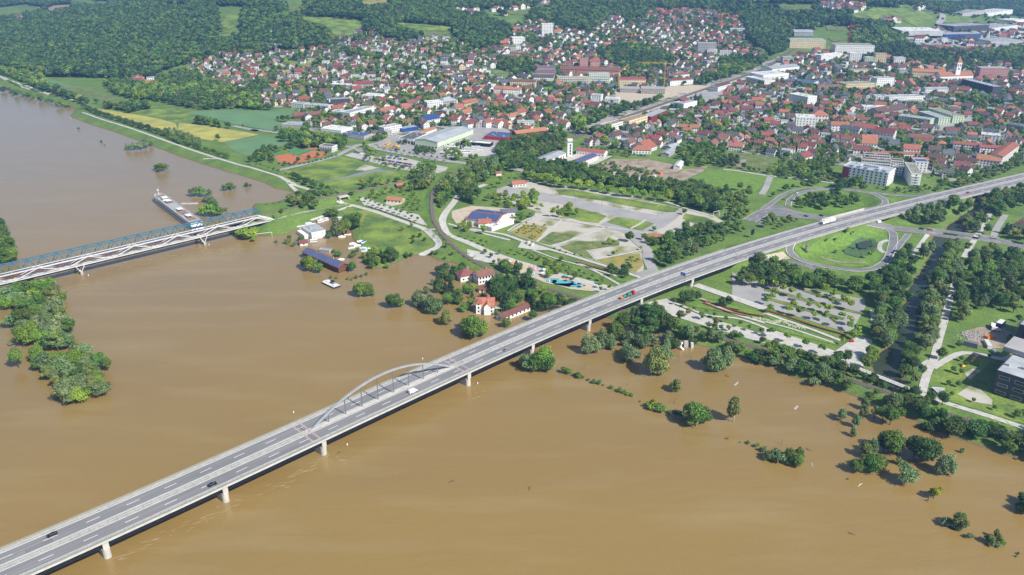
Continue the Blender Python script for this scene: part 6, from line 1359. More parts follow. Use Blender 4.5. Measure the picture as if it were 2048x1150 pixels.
# ------------------------------------------------------------------ trees
def ico(sub=1):
    import bmesh
    bm = bmesh.new(); bmesh.ops.create_icosphere(bm, subdivisions=sub, radius=1); v = np.array([p.co[:] for p in bm.verts]); f = [[q.index for q in p.verts] for p in bm.faces]; bm.free(); return v, f
ICO1, ICO2 = ico(1), ico(2)
def crown_mesh(name, seed, kind, nleaf, leaf, mt):
    """unit-height tree crown: many leaf-clump faces spread over uneven lobes"""
    r = np.random.default_rng(seed); lobes = []
    if kind == 'broad': H0, W_, n = .12, .38, 26
    elif kind == 'willow': H0, W_, n = .02, .31, 28
    elif kind == 'tall': H0, W_, n = .10, .20, 20
    elif kind == 'conifer': H0, W_, n = .06, .24, 0
    elif kind == 'small': H0, W_, n = .32, .36, 8
    elif kind == 'bush': H0, W_, n = -.05, .62, 15
    elif kind == 'loose': H0, W_, n = .04, .37, 22
    if kind == 'conifer':
        for i in range(13):
            z = .08 + i / 13 * .86; k = (1 - z) * .30 + .02
            for a in range(3):
                t = r.uniform(0, 6.28); lobes.append((math.cos(t) * k * .55, math.sin(t) * k * .55, z, k * .65, .06))
    else:
        mid = (H0 + 1) / 2; hh = (1 - H0) / 2
        for i in range(n):
            for _ in range(50):
                p = r.uniform(-1, 1, 3)
                if .25 < np.linalg.norm(p) < .82: break
            s = r.uniform(.26, .46) * (1.0 if kind != 'loose' else .72)
            prof = 1.0 if kind != 'willow' else (1.0 - .25 * p[2])
            lobes.append((p[0] * W_ * .78 * prof, p[1] * W_ * .78 * prof, mid + p[2] * hh * .72, s * W_ * .95, s * hh * (.85 if kind != 'tall' else .8)))
    Lb = np.array(lobes); V = []; Fa = []; Tn = []; n0 = 0
    # inner mass
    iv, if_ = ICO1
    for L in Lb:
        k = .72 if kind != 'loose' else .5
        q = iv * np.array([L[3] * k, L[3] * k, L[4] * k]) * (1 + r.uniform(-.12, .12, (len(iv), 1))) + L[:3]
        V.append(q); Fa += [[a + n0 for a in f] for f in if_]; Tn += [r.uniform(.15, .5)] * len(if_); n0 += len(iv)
    w = Lb[:, 3] ** 2; w = w / w.sum(); li = r.choice(len(Lb), nleaf, p=w)
    d = r.normal(size=(nleaf, 3)); d[:, 2] = np.where(d[:, 2] < -.3, -d[:, 2] * .6, d[:, 2]); d /= np.linalg.norm(d, axis=1)[:, None]
    L = Lb[li]; P = L[:, :3] + d * np.stack([L[:, 3], L[:, 3], L[:, 4]], 1) * r.uniform(.74, 1.26, (nleaf, 1)) ** 1.3
    if kind == 'willow': d[:, 2] *= .6
    nrm = d + r.normal(size=(nleaf, 3)) * .55; nrm /= np.linalg.norm(nrm, axis=1)[:, None]
    a = np.cross(nrm, r.normal(size=(nleaf, 3))); a /= np.linalg.norm(a, axis=1)[:, None]; b = np.cross(nrm, a)
    sz = leaf * r.uniform(.6, 1.35, (nleaf, 1)); asp = r.uniform(.55, 1.0, (nleaf, 1))
    q = np.stack([P - a * sz - b * sz * asp * .3, P - b * sz * asp + nrm * sz * .25, P + a * sz + b * sz * .2 * asp, P + b * sz * asp], 1).reshape(-1, 3)
    V.append(q); lt = r.uniform(.25, .95, len(Lb)); tn = np.clip(lt[li] * .55 + r.uniform(0, 1, nleaf) * .45, 0, 1)
    Fa += (np.arange(nleaf)[:, None] * 4 + np.arange(4) + n0).tolist(); Tn += tn.tolist()
    me = bpy.data.meshes.new(name); me.from_pydata(np.concatenate(V).tolist(), [], Fa); me.materials.append(M[mt])
    at_ = me.attributes.new('tint', 'FLOAT', 'FACE'); at_.data.foreach_set('value', Tn); me.update(); return me
def trunk_mesh(kind, mt='bark'):
    b = MB(); top = {'broad': .6, 'willow': .5, 'tall': .8, 'conifer': .9, 'small': .6, 'bush': .3, 'loose': .75}[kind]; r0 = .028 if kind != 'tall' else .016
    b.tube([(0, 0, -.08), (.005, 0, top * .4), (-.005, .01, top)], [r0, r0 * .75, r0 * .25], 7)
    for k in range(5 if kind not in ('conifer',) else 0):
        t = k * 2.4; z = top * (.4 + .1 * k); b.tube([(0, 0, z), (math.cos(t) * .12, math.sin(t) * .12, z + .12), (math.cos(t) * .22, math.sin(t) * .22, z + .2)], [r0 * .5, r0 * .32, .003], 5)
    return b.mesh('trunk', mt)
SP = {  # code: (mesh kind, leaf material, object name, words, category, variants)
 'b': ('broad', 'leaf_mid', 'broadleaf_tree', 'round green leafy tree', 'tree'), 'd': ('broad', 'leaf_dark', 'broadleaf_tree', 'dark green dense round tree', 'tree'),
 'f': ('small', 'leaf_fresh', 'young_tree', 'small fresh-green tree', 'tree'), 'w': ('willow', 'leaf_silver', 'willow_tree', 'silver-green willow', 'tree'),
 'o': ('loose', 'leaf_olive', 'loose_tree', 'loose olive-green tree', 'tree'), 'c': ('conifer', 'leaf_conifer', 'conifer_tree', 'dark pointed conifer', 'tree'),
 'y': ('small', 'leaf_yellow', 'yellow_tree', 'small yellow-green tree', 'tree'), 'p': ('tall', 'leaf_olive', 'birch_tree', 'tall birch', 'tree'),
 'n': ('small', 'leaf_mid', 'young_tree', 'small avenue tree', 'tree'), 'g': ('broad', 'leaf_fresh', 'broadleaf_tree', 'bright green leafy tree', 'tree'),
 's': ('bush', 'leaf_mid', 'bush', 'low green bush', 'bush'), 'S': ('bush', 'leaf_fresh', 'bush', 'bright green low bush', 'bush'), 'W': ('bush', 'leaf_silver', 'bush', 'grey-green willow bush', 'bush'), 'D': ('bush', 'leaf_dark', 'bush', 'dark green bush', 'bush')}
NV = {'b': 4, 'd': 3, 'f': 3, 'w': 3, 'o': 3, 'c': 2, 'y': 1, 'p': 2, 'n': 2, 'g': 2, 's': 3, 'S': 2, 'W': 3, 'D': 2}
PM = {}; TM = {}
def proto(c, lod, v):
    k = (c, lod, v)
    if k not in PM:
        kind, mt = SP[c][:2]
        nl, lf = ((3000, .027), (800, .046), (180, .09))[lod]
        if kind == 'conifer': lf *= .75
        if kind == 'bush': lf *= 1.5; nl = int(nl * .7)
        if kind == 'small': nl = int(nl * .55); lf *= 1.15
        if kind == 'tall': nl = int(nl * .7); lf *= .8
        PM[k] = crown_mesh('crown', hash((ord(c), v)) % 9999 + 3, kind, nl, lf, mt)
    return PM[k]
def trunk(c):
    if c not in TM: TM[c] = trunk_mesh(SP[c][0], 'bark_pale' if c == 'p' else 'bark')
    return TM[c]
TREES = []     # x, y, z, height, code, width factor
def tree_at(u, v, hpx, c, wf=1.0, z=None):
    x, y, zz = hit(u, v); zc = proj(x, y, zz)[2]; dep = math.atan2(CAM_H - zz, math.hypot(x, y)); s = F_PX / zc
    f = 1.35 if c in 'sSWD' else (.75 if c in 'pc' else 1.0)
    h = hpx / s / (math.cos(dep) + .12 * math.sin(dep) * f)
    if z == 0 and float(gz(x, y)) < .3: z = -.2 * h * (c not in 'sSWD'); h *= 1.2; wf *= .92
    TREES.append([x, y, zz if z is None else z, max(h, .8), c, wf])
def TL(k, s, z=None):
    for p in s.split():
        a = p.split(','); f = 1 if k == 0 else ZF; u = ORG[k][0] + float(a[0]) / f; v = ORG[k][1] + float(a[1]) / f
        tree_at(u, v, float(a[2]) / f, a[3] if len(a) > 3 else 'b', float(a[4]) if len(a) > 4 else random.uniform(.92, 1.1), z)
# trees standing in the flood
TL(9, '40,225,121,S 110,180,153,W 190,150,166,b 290,120,140,b 370,130,140,b 420,190,166,o 150,235,128,b 330,230,140,b 240,270,153,b 440,270,153,W 130,370,140,W 200,380,192,b 300,330,153,b 380,370,140,w 500,330,153,o 480,420,166,W 560,420,140,b 240,500,179,S 310,500,140,S 370,480,179,w 460,560,204,o 540,540,140,W 390,560,153,w '
      '150,690,166,b 300,640,140,b 600,600,115,o 680,600,128,W 350,700,166,W 420,680,140,b 300,720,115,b 390,790,140,o 480,740,153,W 560,700,140,b 620,690,153,S 700,700,140,W 780,690,140,b 850,715,115,b 560,800,179,w 640,790,153,D 720,780,153,o 800,820,140,o 450,850,128,o 540,880,140,W 640,900,166,W 740,890,166,o 800,905,128,W 540,965,166,W 620,960,128,S 670,930,102,S 440,930,30,S 90,515,45,W 95,400,20,W 10,360,30,s')
ISLE = (T(9, '0,160 90,80 200,30 400,20 480,180 550,380 480,540 370,560 200,500 110,380 110,220 0,230'), T(9, '290,620 400,580 560,610 700,600 860,655 850,700 780,730 840,860 740,890 620,940 500,950 430,800 310,720'))
for P_ in ISLE: X, Y = scatter(hits(P_), 7.5); [TREES.append([float(x), float(y), -.8, random.uniform(7, 11.5), random.choice('WboWgSw'), random.uniform(.8, 1.05)]) for x, y in zip(X, Y)]
TL(5, '0,690,100,d -40,800,170,d 30,830,180,d 70,900,180,b 30,980,160,b 110,960,130,b -60,940,200,d 10,720,120,d', 0)
TL(0, '1,1500,10,s', 0) if False else None
TL(5, '1010,80,50,W 1060,80,55,W 1110,75,60,W 1150,65,70,W 1190,50,45,b 1240,235,45,s 1275,250,65,s 1310,230,40,W 1530,445,75,W 1570,440,70,s 1610,445,60,W 1650,440,50,W 1630,490,50,W 1670,500,50,W 1600,590,70,S 1650,600,90,S 1700,600,80,s 1740,590,60,s 1690,540,60,s 1780,560,30,s 1775,400,50,W 1810,395,60,s 1845,385,30,W 1945,370,35,s 1975,365,20,s 800,20,18,s 825,45,10,s 1900,760,60,S 1950,780,90,S 1990,770,80,S 2020,720,60,S 1890,740,50,S 2000,800,40,S', 0)
TL(1, '30,725,45,s 130,755,50,s 230,770,45,s 320,795,55,s 75,715,30,s 95,735,30,s 160,745,30,s 195,765,35,s 265,785,35,s 375,805,35,s 410,810,30,s 470,845,50,s 515,840,40,s 545,845,40,s 620,1020,18,s', 0)
TL(6, '300,470,60,b 185,500,30,b 240,490,30,s 130,510,25,s 310,790,50,b 300,820,45,s 350,840,50,b 400,800,45,s 420,790,40,b 210,810,25,s 620,775,55,d 440,1010,100,b 480,1030,130,g 550,1050,90,b 810,1035,90,d 700,920,50,s 660,890,30,s 690,755,130,o 740,740,90,o 730,690,60,d 760,680,90,d 800,650,80,d 640,610,80,b 680,605,70,b 820,640,90,b 850,620,70,d 850,690,60,d 770,1100,20,s 800,1105,20,s 840,1090,25,s 880,1080,25,s 920,1065,25,s 640,1090,25,s 680,1095,20,s 820,920,60,b 800,930,40,s 850,880,40,b 750,740,50,w', 0)
TL(6, '690,755,165,w 740,745,150,b 765,690,110,d 830,700,120,d 850,640,100,b 640,615,95,b 620,778,60,d', 0)
TL(10, '1990,120,160,d 1740,205,75,b 1700,235,65,b 1950,60,120,d 1750,150,70,c 1700,100,80,b 1880,60,70,b 1940,280,50,b 2030,60,140,c', 0)
TL(10, '880,128,125,b 930,125,115,b 850,120,100,g 970,125,40,s 1110,215,120,b 1150,218,130,b 1190,210,90,o 1320,205,140,w 1370,215,110,w 1430,262,165,w 1480,265,150,w 1395,110,80,o 1545,350,140,o 1560,195,120,b 1610,180,110,c 1640,150,100,b 1480,100,90,d 1540,110,110,c 1580,90,110,c 1500,50,80,b 1680,250,60,s 1690,380,90,b 1700,430,150,o 1760,455,190,b 1820,440,140,b 1730,110,50,s 1760,90,50,S 1830,120,40,c 1650,190,60,s 1950,170,180,d 2010,240,170,c 1960,90,160,b 2040,250,150,c 2020,370,90,b 1990,330,40,W 1720,60,60,d 1440,40,60,w', 0)
TL(11, '190,700,120,W 150,680,90,W 250,715,160,b 330,720,180,b 300,700,190,g 640,575,160,w 690,580,150,w 760,540,170,w 820,548,150,w 860,480,170,b 880,380,90,b 940,470,90,W 990,500,80,W 1050,520,90,W 1100,540,80,W 1150,520,90,W 940,520,50,W 980,648,125,W 960,600,90,W 1170,740,250,o 1210,750,230,o 1250,640,110,W 1270,560,110,w 1610,710,195,w 1660,712,200,w 1735,700,190,w 1320,880,80,b 1345,880,115,o '
       '470,735,50,s 500,740,45,s 545,755,25,s 580,772,45,s 610,775,25,s 655,795,20,s 700,815,35,s 740,820,35,s 775,832,15,s 830,855,25,s 845,858,20,s 900,885,40,s 940,895,30,s 970,910,25,S 1000,915,25,S 1065,962,14,S 1130,1000,50,S 1170,1010,75,y 1200,1030,60,s 1150,1020,50,S 1230,1040,60,s 1290,1050,30,s 1340,1070,40,D 1380,1085,45,D 1470,1142,190,o 1500,1150,200,b 1560,1130,150,b 1440,1080,120,b 1800,1118,225,p 1770,1110,150,p', 0)
TL(11, '960,280,100,w 1010,330,130,w 930,400,160,b 880,330,90,b 1060,330,150,w 1120,340,180,d 1200,400,200,d 1150,440,160,d 1260,420,190,d 1300,360,160,d 1220,300,120,d 1180,240,90,o 1050,400,130,b 1100,460,110,D 1000,400,80,b 1330,420,140,b 1400,470,130,b 1440,480,150,w 1490,440,100,b 1340,540,90,D 1300,520,80,D 1380,320,100,o 1560,480,90,b 1620,480,120,w 1690,500,110,w 1540,400,80,b 1760,560,90,D 1820,580,80,b 1860,560,70,b 1900,620,80,b 1950,650,90,D 2010,660,80,D 1980,600,70,D 1480,510,60,D 1280,480,90,W 1650,400,70,b 1700,400,60,b 1600,380,60,o 1850,480,80,b 1800,460,70,D')
TL(16, '20,230,60,W 60,235,70,W 100,245,90,W 140,250,90,o 190,250,120,b 230,275,100,b 260,290,110,b 275,240,120,o 200,275,40,S 720,330,130,b 760,310,110,o 830,330,170,b 790,210,130,o 880,335,150,b 920,310,120,b 850,180,130,w 700,50,80,w 940,160,150,d 1000,175,190,b 1060,160,130,b 1060,270,80,o 1110,415,140,W 1240,245,220,d 1180,200,190,d 1290,240,200,d 1400,350,170,w 1440,350,180,w 1335,540,110,y 1310,520,80,y 1360,530,90,y 1290,560,25,n 1560,180,50,o 1500,770,120,c 1530,780,160,o 1420,750,60,W 1480,760,60,W 1540,790,30,W 1620,850,40,W 1770,890,100,o 1820,850,90,p 1850,870,60,o 1870,905,45,S 1790,910,50,W 1840,925,30,W 2010,640,90,d 2050,660,130,d 2020,560,80,d 2040,600,100,d 2005,980,20,W 660,390,12,s 1760,70,15,y 1985,1000,14,s', 0)
TL(15, '1760,75,25,y 1915,110,25,s 1985,135,35,S 2030,170,40,W 1850,100,10,s', 0)
TL(12, '380,830,90,W 610,1110,110,w 600,1085,80,w 790,1020,110,w 830,960,80,b 780,1090,120,o 870,1090,130,o 720,1160,110,w 930,1110,130,b 990,1140,150,b 1000,1020,150,w 1060,1000,120,w 950,980,90,w 1070,1100,110,b')
def row(k, s, sp, hm, c, wf=1.0, jit=.15):
    P = [at(p[0], p[1], 2.0) for p in T(k, s)]; Q, t = ribbon(P, 1, samp=sp)
    for q in Q: x, y = q[0] + random.uniform(-1, 1) * jit * sp, q[1] + random.uniform(-1, 1) * jit * sp; TREES.append([x, y, float(gz(x, y)), hm * random.uniform(.85, 1.15), random.choice(c), wf])
def area(pts, sp, h0, h1, c, wf=1.05):
    X, Y = scatter(hits(pts), sp)
    for x, y in zip(X, Y): TREES.append([float(x), float(y), float(gz(x, y)), random.uniform(h0, h1), random.choice(c), wf * random.uniform(.9, 1.15)])
# levee rows
row(1, '665,865 800,915 965,965', 9, 9, 'd', 1.2); row(1, '985,970 1100,1010 1290,1070 1400,1110', 9, 9.5, 'd', 1.2); row(5, '1340,5 1500,55 1650,110 1800,150', 8, 8, 'bd', 1.2)
row(6, '15,200 70,225 120,240 175,258 230,275', 9.5, 7, 'n'); row(6, '345,310 400,335 455,358 520,382 560,390', 8, 9, 'd', 1.1); TL(6, '615,408,60,d')
row(6, '280,270 420,300 560,340 640,400 700,420', 6, 2.2, 's', 1.4)
area(T(6, '300,560 330,480 440,450 540,440 560,520 480,560 400,585'), 8, 8, 12, 'bddo'); area(T(6, '560,480 600,430 650,430 650,480 600,500'), 7, 7, 10, 'bd'); area(T(6, '180,620 230,570 300,590 230,620'), 7, 4, 7, 'bs')
area(T(6, '380,470 480,410 570,430 540,450 430,470'), 7, 5, 8, 'wo')
area(T(6, '870,350 980,330 1100,340 1230,300 1330,330 1330,420 1200,420 1100,440 980,480 900,470 920,400'), 8, 5, 9, 'bbof'); area(T(6, '780,440 860,420 870,480 800,490'), 6, 7, 10, 'b')
area(T(6, '1220,430 1330,420 1350,540 1300,600 1220,560'), 6.5, 4.5, 6, 'fn'); area(T(6, '1300,300 1400,220 1460,250 1420,400 1350,400 1320,360'), 8, 12, 16, 'wbo')
row(6, '870,480 940,500 1000,530 1080,550 1150,580 1260,615 1320,640', 8, 6.5, 'n'); row(6, '920,520 1050,565 1200,620 1300,655', 3, 1.2, 'D', 1.5)
area(T(6, '1500,380 1560,290 1700,230 1900,170 1960,220 1900,330 1780,380 1640,420 1560,440 1500,440'), 9, 11, 16, 'wbdo'); area(T(6, '1480,400 1600,400 1640,440 1560,520 1500,570 1470,500'), 7.5, 8, 12, 'bbd')
area(T(6, '1620,400 1760,400 1800,450 1760,530 1680,500 1640,440'), 8, 10, 14, 'bd'); area(T(6, '1640,700 1700,660 1780,700 1760,740 1680,730'), 6, 5, 7, 'g'); TL(6, '1840,745,80,g 1570,600,50,W 1910,390,60,f 1960,380,70,f 1980,350,60,f')
area(T(6, '1820,470 1900,440 2048,440 2048,520 1940,530'), 7, 6, 9, 'fo'); area(T(6, '1800,180 1960,140 2048,30 2048,200 1960,260 1880,220'), 8, 8, 13, 'bd')
area(T(6, '860,930 900,900 1000,880 1080,930 1080,1000 960,1020 880,980'), 7.5, 6, 9, 'bgb'); TL(6, '1110,970,150,d 1140,960,110,d 1060,960,80,b 1080,1010,40,S'); area(T(6, '1150,960 1180,900 1270,890 1290,920 1220,960'), 6.5, 4, 6, 'bd'); area(T(6, '1240,820 1290,770 1360,760 1380,800 1300,830'), 6.5, 4, 6, 'd')
TL(6, '1200,720,50,o 1270,690,50,o 1000,855,30,S 1340,720,20,o'); area(T(6, '1400,930 1440,890 1600,860 1680,920 1660,980 1500,940'), 11, 3, 5, 'bf'); area(T(6, '1530,840 1600,830 1640,900 1740,950 1740,1000 1660,980'), 7, 4, 7, 'bo')
area(T(6, '1760,1000 1840,990 1980,1090 2048,1100 2048,1142 1960,1100 1860,1040'), 7, 4, 7, 'bo'); area(T(6, '1470,1142 1480,1060 1560,1010 1700,1000 1740,1060 1640,1100 1600,1142'), 7, 8, 13, 'cbd'); area(T(6, '1930,1020 2048,960 2048,1142 1960,1142'), 7.5, 8, 12, 'bdo')
row(6, '1680,770 1730,790 1790,810 1860,840', 8, 6, 'n'); TL(6, '1850,900,50,b 1900,930,50,b 1920,980,45,b 1965,905,50,b')
for s, c in (('20,130 100,90 200,60 260,90 180,140 190,170 100,190 0,180', 'bd'), ('270,70 420,20 560,0 780,-10 760,70 680,90 660,40 560,30 400,70 300,90', 'bd'), ('30,150 60,120 190,160 180,180 120,180', 'bf')): area(T(6, s), 9, 7, 11, c)
TL(6, '380,180,55,d 275,205,45,d 465,160,50,d 535,140,50,d 605,120,45,d 180,180,45,d 320,200,20,s'); row(6, '230,190 400,195 560,160 680,125', 6, 2.5, 'D', 1.4)
area(T(6, '850,130 900,110 1000,150 1200,200 1300,240 1330,260 1250,270 1100,230 940,170'), 8, 3, 5.5, 'bsf'); row(6, '900,60 940,110 1000,120', 8, 8, 'bf'); row(6, '1070,80 1150,100 1250,120 1400,150 1550,170', 11, 6.5, 'n'); area(T(6, '1290,90 1330,70 1470,100 1450,120 1300,115'), 6, 6, 8, 'd'); area(T(6, '1500,130 1560,100 1660,110 1680,170 1600,165'), 8, 8, 10, 'f'); TL(6, '1650,160,80,f 1560,140,60,f 960,130,80,f 930,150,60,b 1740,160,60,b 1780,150,50,b')
# fairground
row(7, '210,320 290,345 350,360 430,385 500,375 580,385 660,395 730,410 800,425 880,440 960,455 1030,450 1110,460 1190,480 1280,490', 13, 12, 'fgg', 1.25, .1)
row(7, '200,300 330,330 460,360', 10, 11, 'f', 1.2)
area(T(7, '170,290 200,220 300,190 480,190 560,240 660,240 780,300 900,290 1000,340 1120,330 1240,360 1400,380 1320,460 1200,430 1000,400 800,380 600,350 400,330 260,310'), 7.5, 9, 14, 'bddb'); area(T(7, '1320,440 1360,400 1450,370 1620,420 1760,450 1780,520 1680,580 1560,570 1450,540 1360,510'), 6.8, 10, 14, 'ddb')
area(T(7, '1780,560 1800,440 1920,440 1920,600 1880,680 1800,660 1740,620'), 8, 8, 12, 'bo'); area(T(7, '1640,700 1780,640 1900,690 1880,740 1760,760'), 8, 6, 9, 'bow'); area(T(7, '1330,760 1400,720 1560,700 1700,720 1720,800 1540,870 1400,880 1330,820'), 8, 8, 12, 'bdd')
area(T(7, '1200,960 1220,850 1400,860 1560,860 1500,920 1400,980 1280,1010'), 8, 9, 13, 'bdw'); area(T(7, '1100,830 1180,790 1240,830 1180,860'), 6, 6, 8, 'b'); TL(7, '1270,830,110,b 1290,820,120,b 985,805,95,b 965,800,80,b 1175,720,50,b 1090,790,70,b 1410,590,60,b 820,830,65,f 855,830,50,f 855,920,60,f 880,905,50,f 1070,870,40,f 1160,800,50,b')
row(7, '1560,850 1660,820 1720,800', 8, 5, 'w'); area(T(7, '820,1080 830,1010 940,1000 1000,1040 960,1090 880,1100'), 7, 6, 8, 'd'); area(T(7, '420,620 430,560 540,540 580,590 520,625'), 7, 7, 9, 'g'); area(T(7, '100,540 130,450 220,430 260,500 230,560 150,570'), 8, 9, 12, 'g')
area(T(7, '0,560 0,460 90,450 120,520 90,560'), 8, 7, 9, 'fg'); TL(7, '370,610,90,f 290,550,60,f 410,560,50,f 200,610,45,W 130,660,110,b 100,620,70,b 50,900,50,n 100,910,45,n')
area(T(7, '60,740 160,670 330,690 250,790'), 8, 4, 5, 'y'); area(T(7, '980,980 1000,900 1060,920 1070,1000'), 7, 4, 6, 'f'); row(7, '390,860 500,900 600,915', 6, 2, 's')
row(7, '130,900 220,935 310,970 400,1000 500,1030 580,1060 640,1085 700,1105 760,1120', 8, 6, 'n'); row(7, '320,1010 420,1060 500,1080 560,1110', 9, 7, 'fb'); area(T(7, '400,960 420,920 470,930 460,970'), 6, 5, 6, 'b'); area(T(7, '100,900 180,890 560,1010 600,1040 450,1010 200,940'), 6.5, 1.5, 3, 'sS')
area(T(7, '-60,1160 0,1040 60,1010 180,1030 240,1100 340,1150 400,1180 200,1200'), 8, 8, 11, 'boc'); area(T(7, '340,1100 370,1040 420,1050 400,1110'), 6, 8, 9, 'g')
area(T(7, '-60,60 60,20 200,0 480,-20 480,90 320,150 260,200 180,230 60,260 0,240 -60,140'), 9, 9, 13, 'bddo'); row(7, '0,300 100,310 170,300', 9, 8, 'f'); area(T(7, '560,90 620,60 850,100 1000,110 980,140 840,130'), 9, 5, 8, 'bo')
area(T(7, '690,210 780,190 860,170 900,210 1100,230 1190,240 1200,280 1100,290 950,250 800,250'), 7, 3, 5, 'bs'); area(T(7, '1340,120 1400,60 1560,30 1700,50 1740,110 1680,180 1600,210 1480,220 1420,190'), 8, 7, 11, 'bbdf'); area(T(7, '1660,200 1680,160 1780,130 1840,180 1850,230 1740,225'), 8, 7, 10, 'd')
TL(7, '1920,250,55,b 1960,250,40,b 2000,250,35,b 1500,400,60,b 1740,400,60,d 1850,400,80,b 1920,400,50,b 1620,400,60,o 1880,230,60,d 1300,340,60,b')
# interchange and right
area(T(8, '0,280 60,240 300,200 430,200 560,290 600,330 540,345 300,330 60,285'), 8.5, 6, 10, 'bbdfo'); area(T(8, '420,180 460,60 560,50 700,90 680,130 560,180 520,240 440,250'), 8.5, 7, 11, 'bdo'); area(T(8, '100,210 200,120 400,150 420,250 300,300 130,280'), 9, 5, 8, 'bofs')
area(T(8, '420,560 400,480 480,430 560,370 700,340 820,400 800,470 740,520 640,540 520,510 480,560'), 9, 9, 13, 'bddb'); area(T(8, '230,520 280,440 400,440 440,540 350,560 260,550'), 8, 5, 9, 'bw'); area(T(8, '40,440 160,390 420,340 420,370 200,390 60,470'), 8, 6, 9, 'bd')
area(T(8, '0,700 20,620 120,590 260,600 340,600 420,620 200,680 60,720'), 8, 5, 9, 'bbwo'); area(T(8, '820,380 1200,380 1400,350 1440,400 1200,420 1000,420'), 7, 3, 5, 'bs'); area(T(8, '1400,370 1300,290 1560,270 1800,230 2048,120 2048,210 1800,310 1560,370'), 8.5, 5, 9, 'bdos')
area(T(8, '1000,620 1020,570 1080,520 1160,480 1240,470 1340,500 1440,560 1440,620 1380,690 1240,670 1100,650'), 9, 10, 15, 'ddbw'); area(T(8, '1360,500 1380,430 1500,410 1560,350 1640,370 1640,440 1600,560 1560,640 1480,600'), 9, 11, 15, 'dbow'); area(T(8, '1720,480 1760,380 1880,350 1960,290 2048,290 2100,460 2000,540 1900,560 1820,660 1700,560'), 9, 11, 15, 'ddbo')
area(T(8, '1590,760 1500,740 1560,640 1640,560 1760,640 1700,700 1680,790 1640,880 1560,900'), 9, 10, 14, 'wob'); TL(8, '1170,810,110,g 1200,800,100,b 825,940,80,f 490,800,30,b 1940,560,80,d 2010,740,60,d 2040,520,60,b 1900,740,100,c 560,790,25,s 650,740,60,f 700,750,40,f 640,730,30,s 740,690,40,f 1750,740,90,d 560,890,30,s')
area(T(8, '1400,910 1360,840 1500,800 1540,900 1560,1000 1640,1100 1400,1142 1200,1142 1250,1000 1220,900 1300,870'), 9, 11, 15, 'wwob'); area(T(8, '1640,900 1640,820 1800,760 1940,760 2100,760 2100,1142 1700,1142 1600,1100 1640,1000'), 9.5, 10, 15, 'ddbwo')
area(T(8, '-200,1060 0,960 300,980 420,1030 600,1060 720,1090 1000,1030 1060,900 1120,880 1180,960 1200,1100 900,1180 -200,1180'), 8.5, 9, 13, 'ddbb'); area(T(8, '620,880 700,800 870,780 890,850 760,930'), 9, 1.5, 2.5, 's')
area(T(12, '300,60 500,-40 900,-40 1200,0 1180,60 1120,100 1150,180 1100,260 960,240 860,180 780,140 700,100 540,90'), 9, 9, 14, 'ddb'); area(T(12, '860,240 940,180 1100,280 1100,400 1080,520 1000,560 880,540 860,420'), 9, 11, 15, 'wwbo'); area(T(12, '1260,20 1400,-30 1500,0 1440,100 1400,240 1360,400 1300,560 1240,600 1180,560 1180,420 1220,300 1200,200 1260,100'), 9, 10, 15, 'wwob')
area(T(12, '1060,620 1080,560 1200,580 1260,620 1240,740 1220,860 1100,820 1060,700'), 8, 8, 12, 'bdo'); area(T(12, '760,700 800,600 880,590 930,680 880,740 800,740'), 8, 9, 12, 'b'); area(T(12, '1480,200 1500,60 1600,-40 2100,-60 2100,260 1900,270 1700,250 1600,230 1640,320 1560,330'), 9.5, 10, 15, 'ddwob'); area(T(12, '1460,360 1480,290 1560,250 1580,340 1520,370'), 8, 6, 9, 'o')
TL(12, '1390,625,110,d 1550,640,50,b 1585,680,50,b 1490,730,60,b 1550,750,60,b 1450,830,50,b 1525,845,60,b 1475,915,45,b 1645,965,45,b 1810,1025,50,b 1990,1090,80,b 2040,1080,70,b 1770,620,45,b 615,515,70,y 700,470,90,g 740,440,90,f 1530,540,70,b 1920,500,70,b 850,560,40,S 1360,400,40,W 2000,330,70,d 1930,470,50,d')
for s in ('0,70 120,90 240,130 260,180', '150,40 340,70 480,110 540,140', '0,190 40,180 110,100', '230,230 390,230 500,280 620,320 660,350', '400,170 470,190 580,210 680,210 700,250', '470,110 560,150 620,180', '60,260 250,280 380,310 560,370 660,400'): row(12, s, 9, 8.5, 'f', 1.0, .3)
for s in ('40,450 150,480 230,505 320,535 405,560 495,590 580,650',): row(12, s, 10.5, 8, 'n', 1.15, .05)
row(11, '1330,190 1420,210 1490,250 1560,270 1630,300 1700,320 1780,350 1860,390 1950,400 2020,430', 9, 6, 'n'); row(11, '1450,280 1560,320 1640,350 1750,400', 10, 7, 'o')
row(12, '0,510 120,560 260,620 400,640 520,700 600,720', 6.5, 6, 'bd', 1.3, .3); area(T(12, '60,690 60,600 260,640 420,710 520,770 700,820 840,865 700,885 560,855 400,805 240,765'), 5.8, 6, 10, 'bbdW'); area(T(12, '-250,560 0,560 100,620 90,690 0,660 -150,600 -250,600'), 5.8, 5, 8, 'bDW'); area(T(12, '480,640 600,640 700,720 900,830 1000,880 960,900 700,800 560,740'), 6, 5, 8, 'bd'); area(T(12, '0,490 300,590 500,660 480,690 260,610 0,530'), 6, 3.5, 6, 'bDs')
area(T(12, '480,690 560,600 660,640 700,740 600,760'), 7.5, 8, 11, 'd'); area(T(12, '680,870 700,760 800,780 840,850 780,880'), 7.5, 8, 11, 'd'); area(T(12, '1060,980 1120,900 1230,915 1400,985 1600,1045 1700,1085 1900,1150 1600,1200 1400,1142 1200,1080'), 5.8, 6, 10, 'dbDb'); area(T(16, '1180,60 1300,-40 1500,-30 1700,0 2048,20 2300,60 2300,270 2048,225 1850,178 1700,118 1500,55 1360,0'), 5.6, 7, 11, 'dDb')
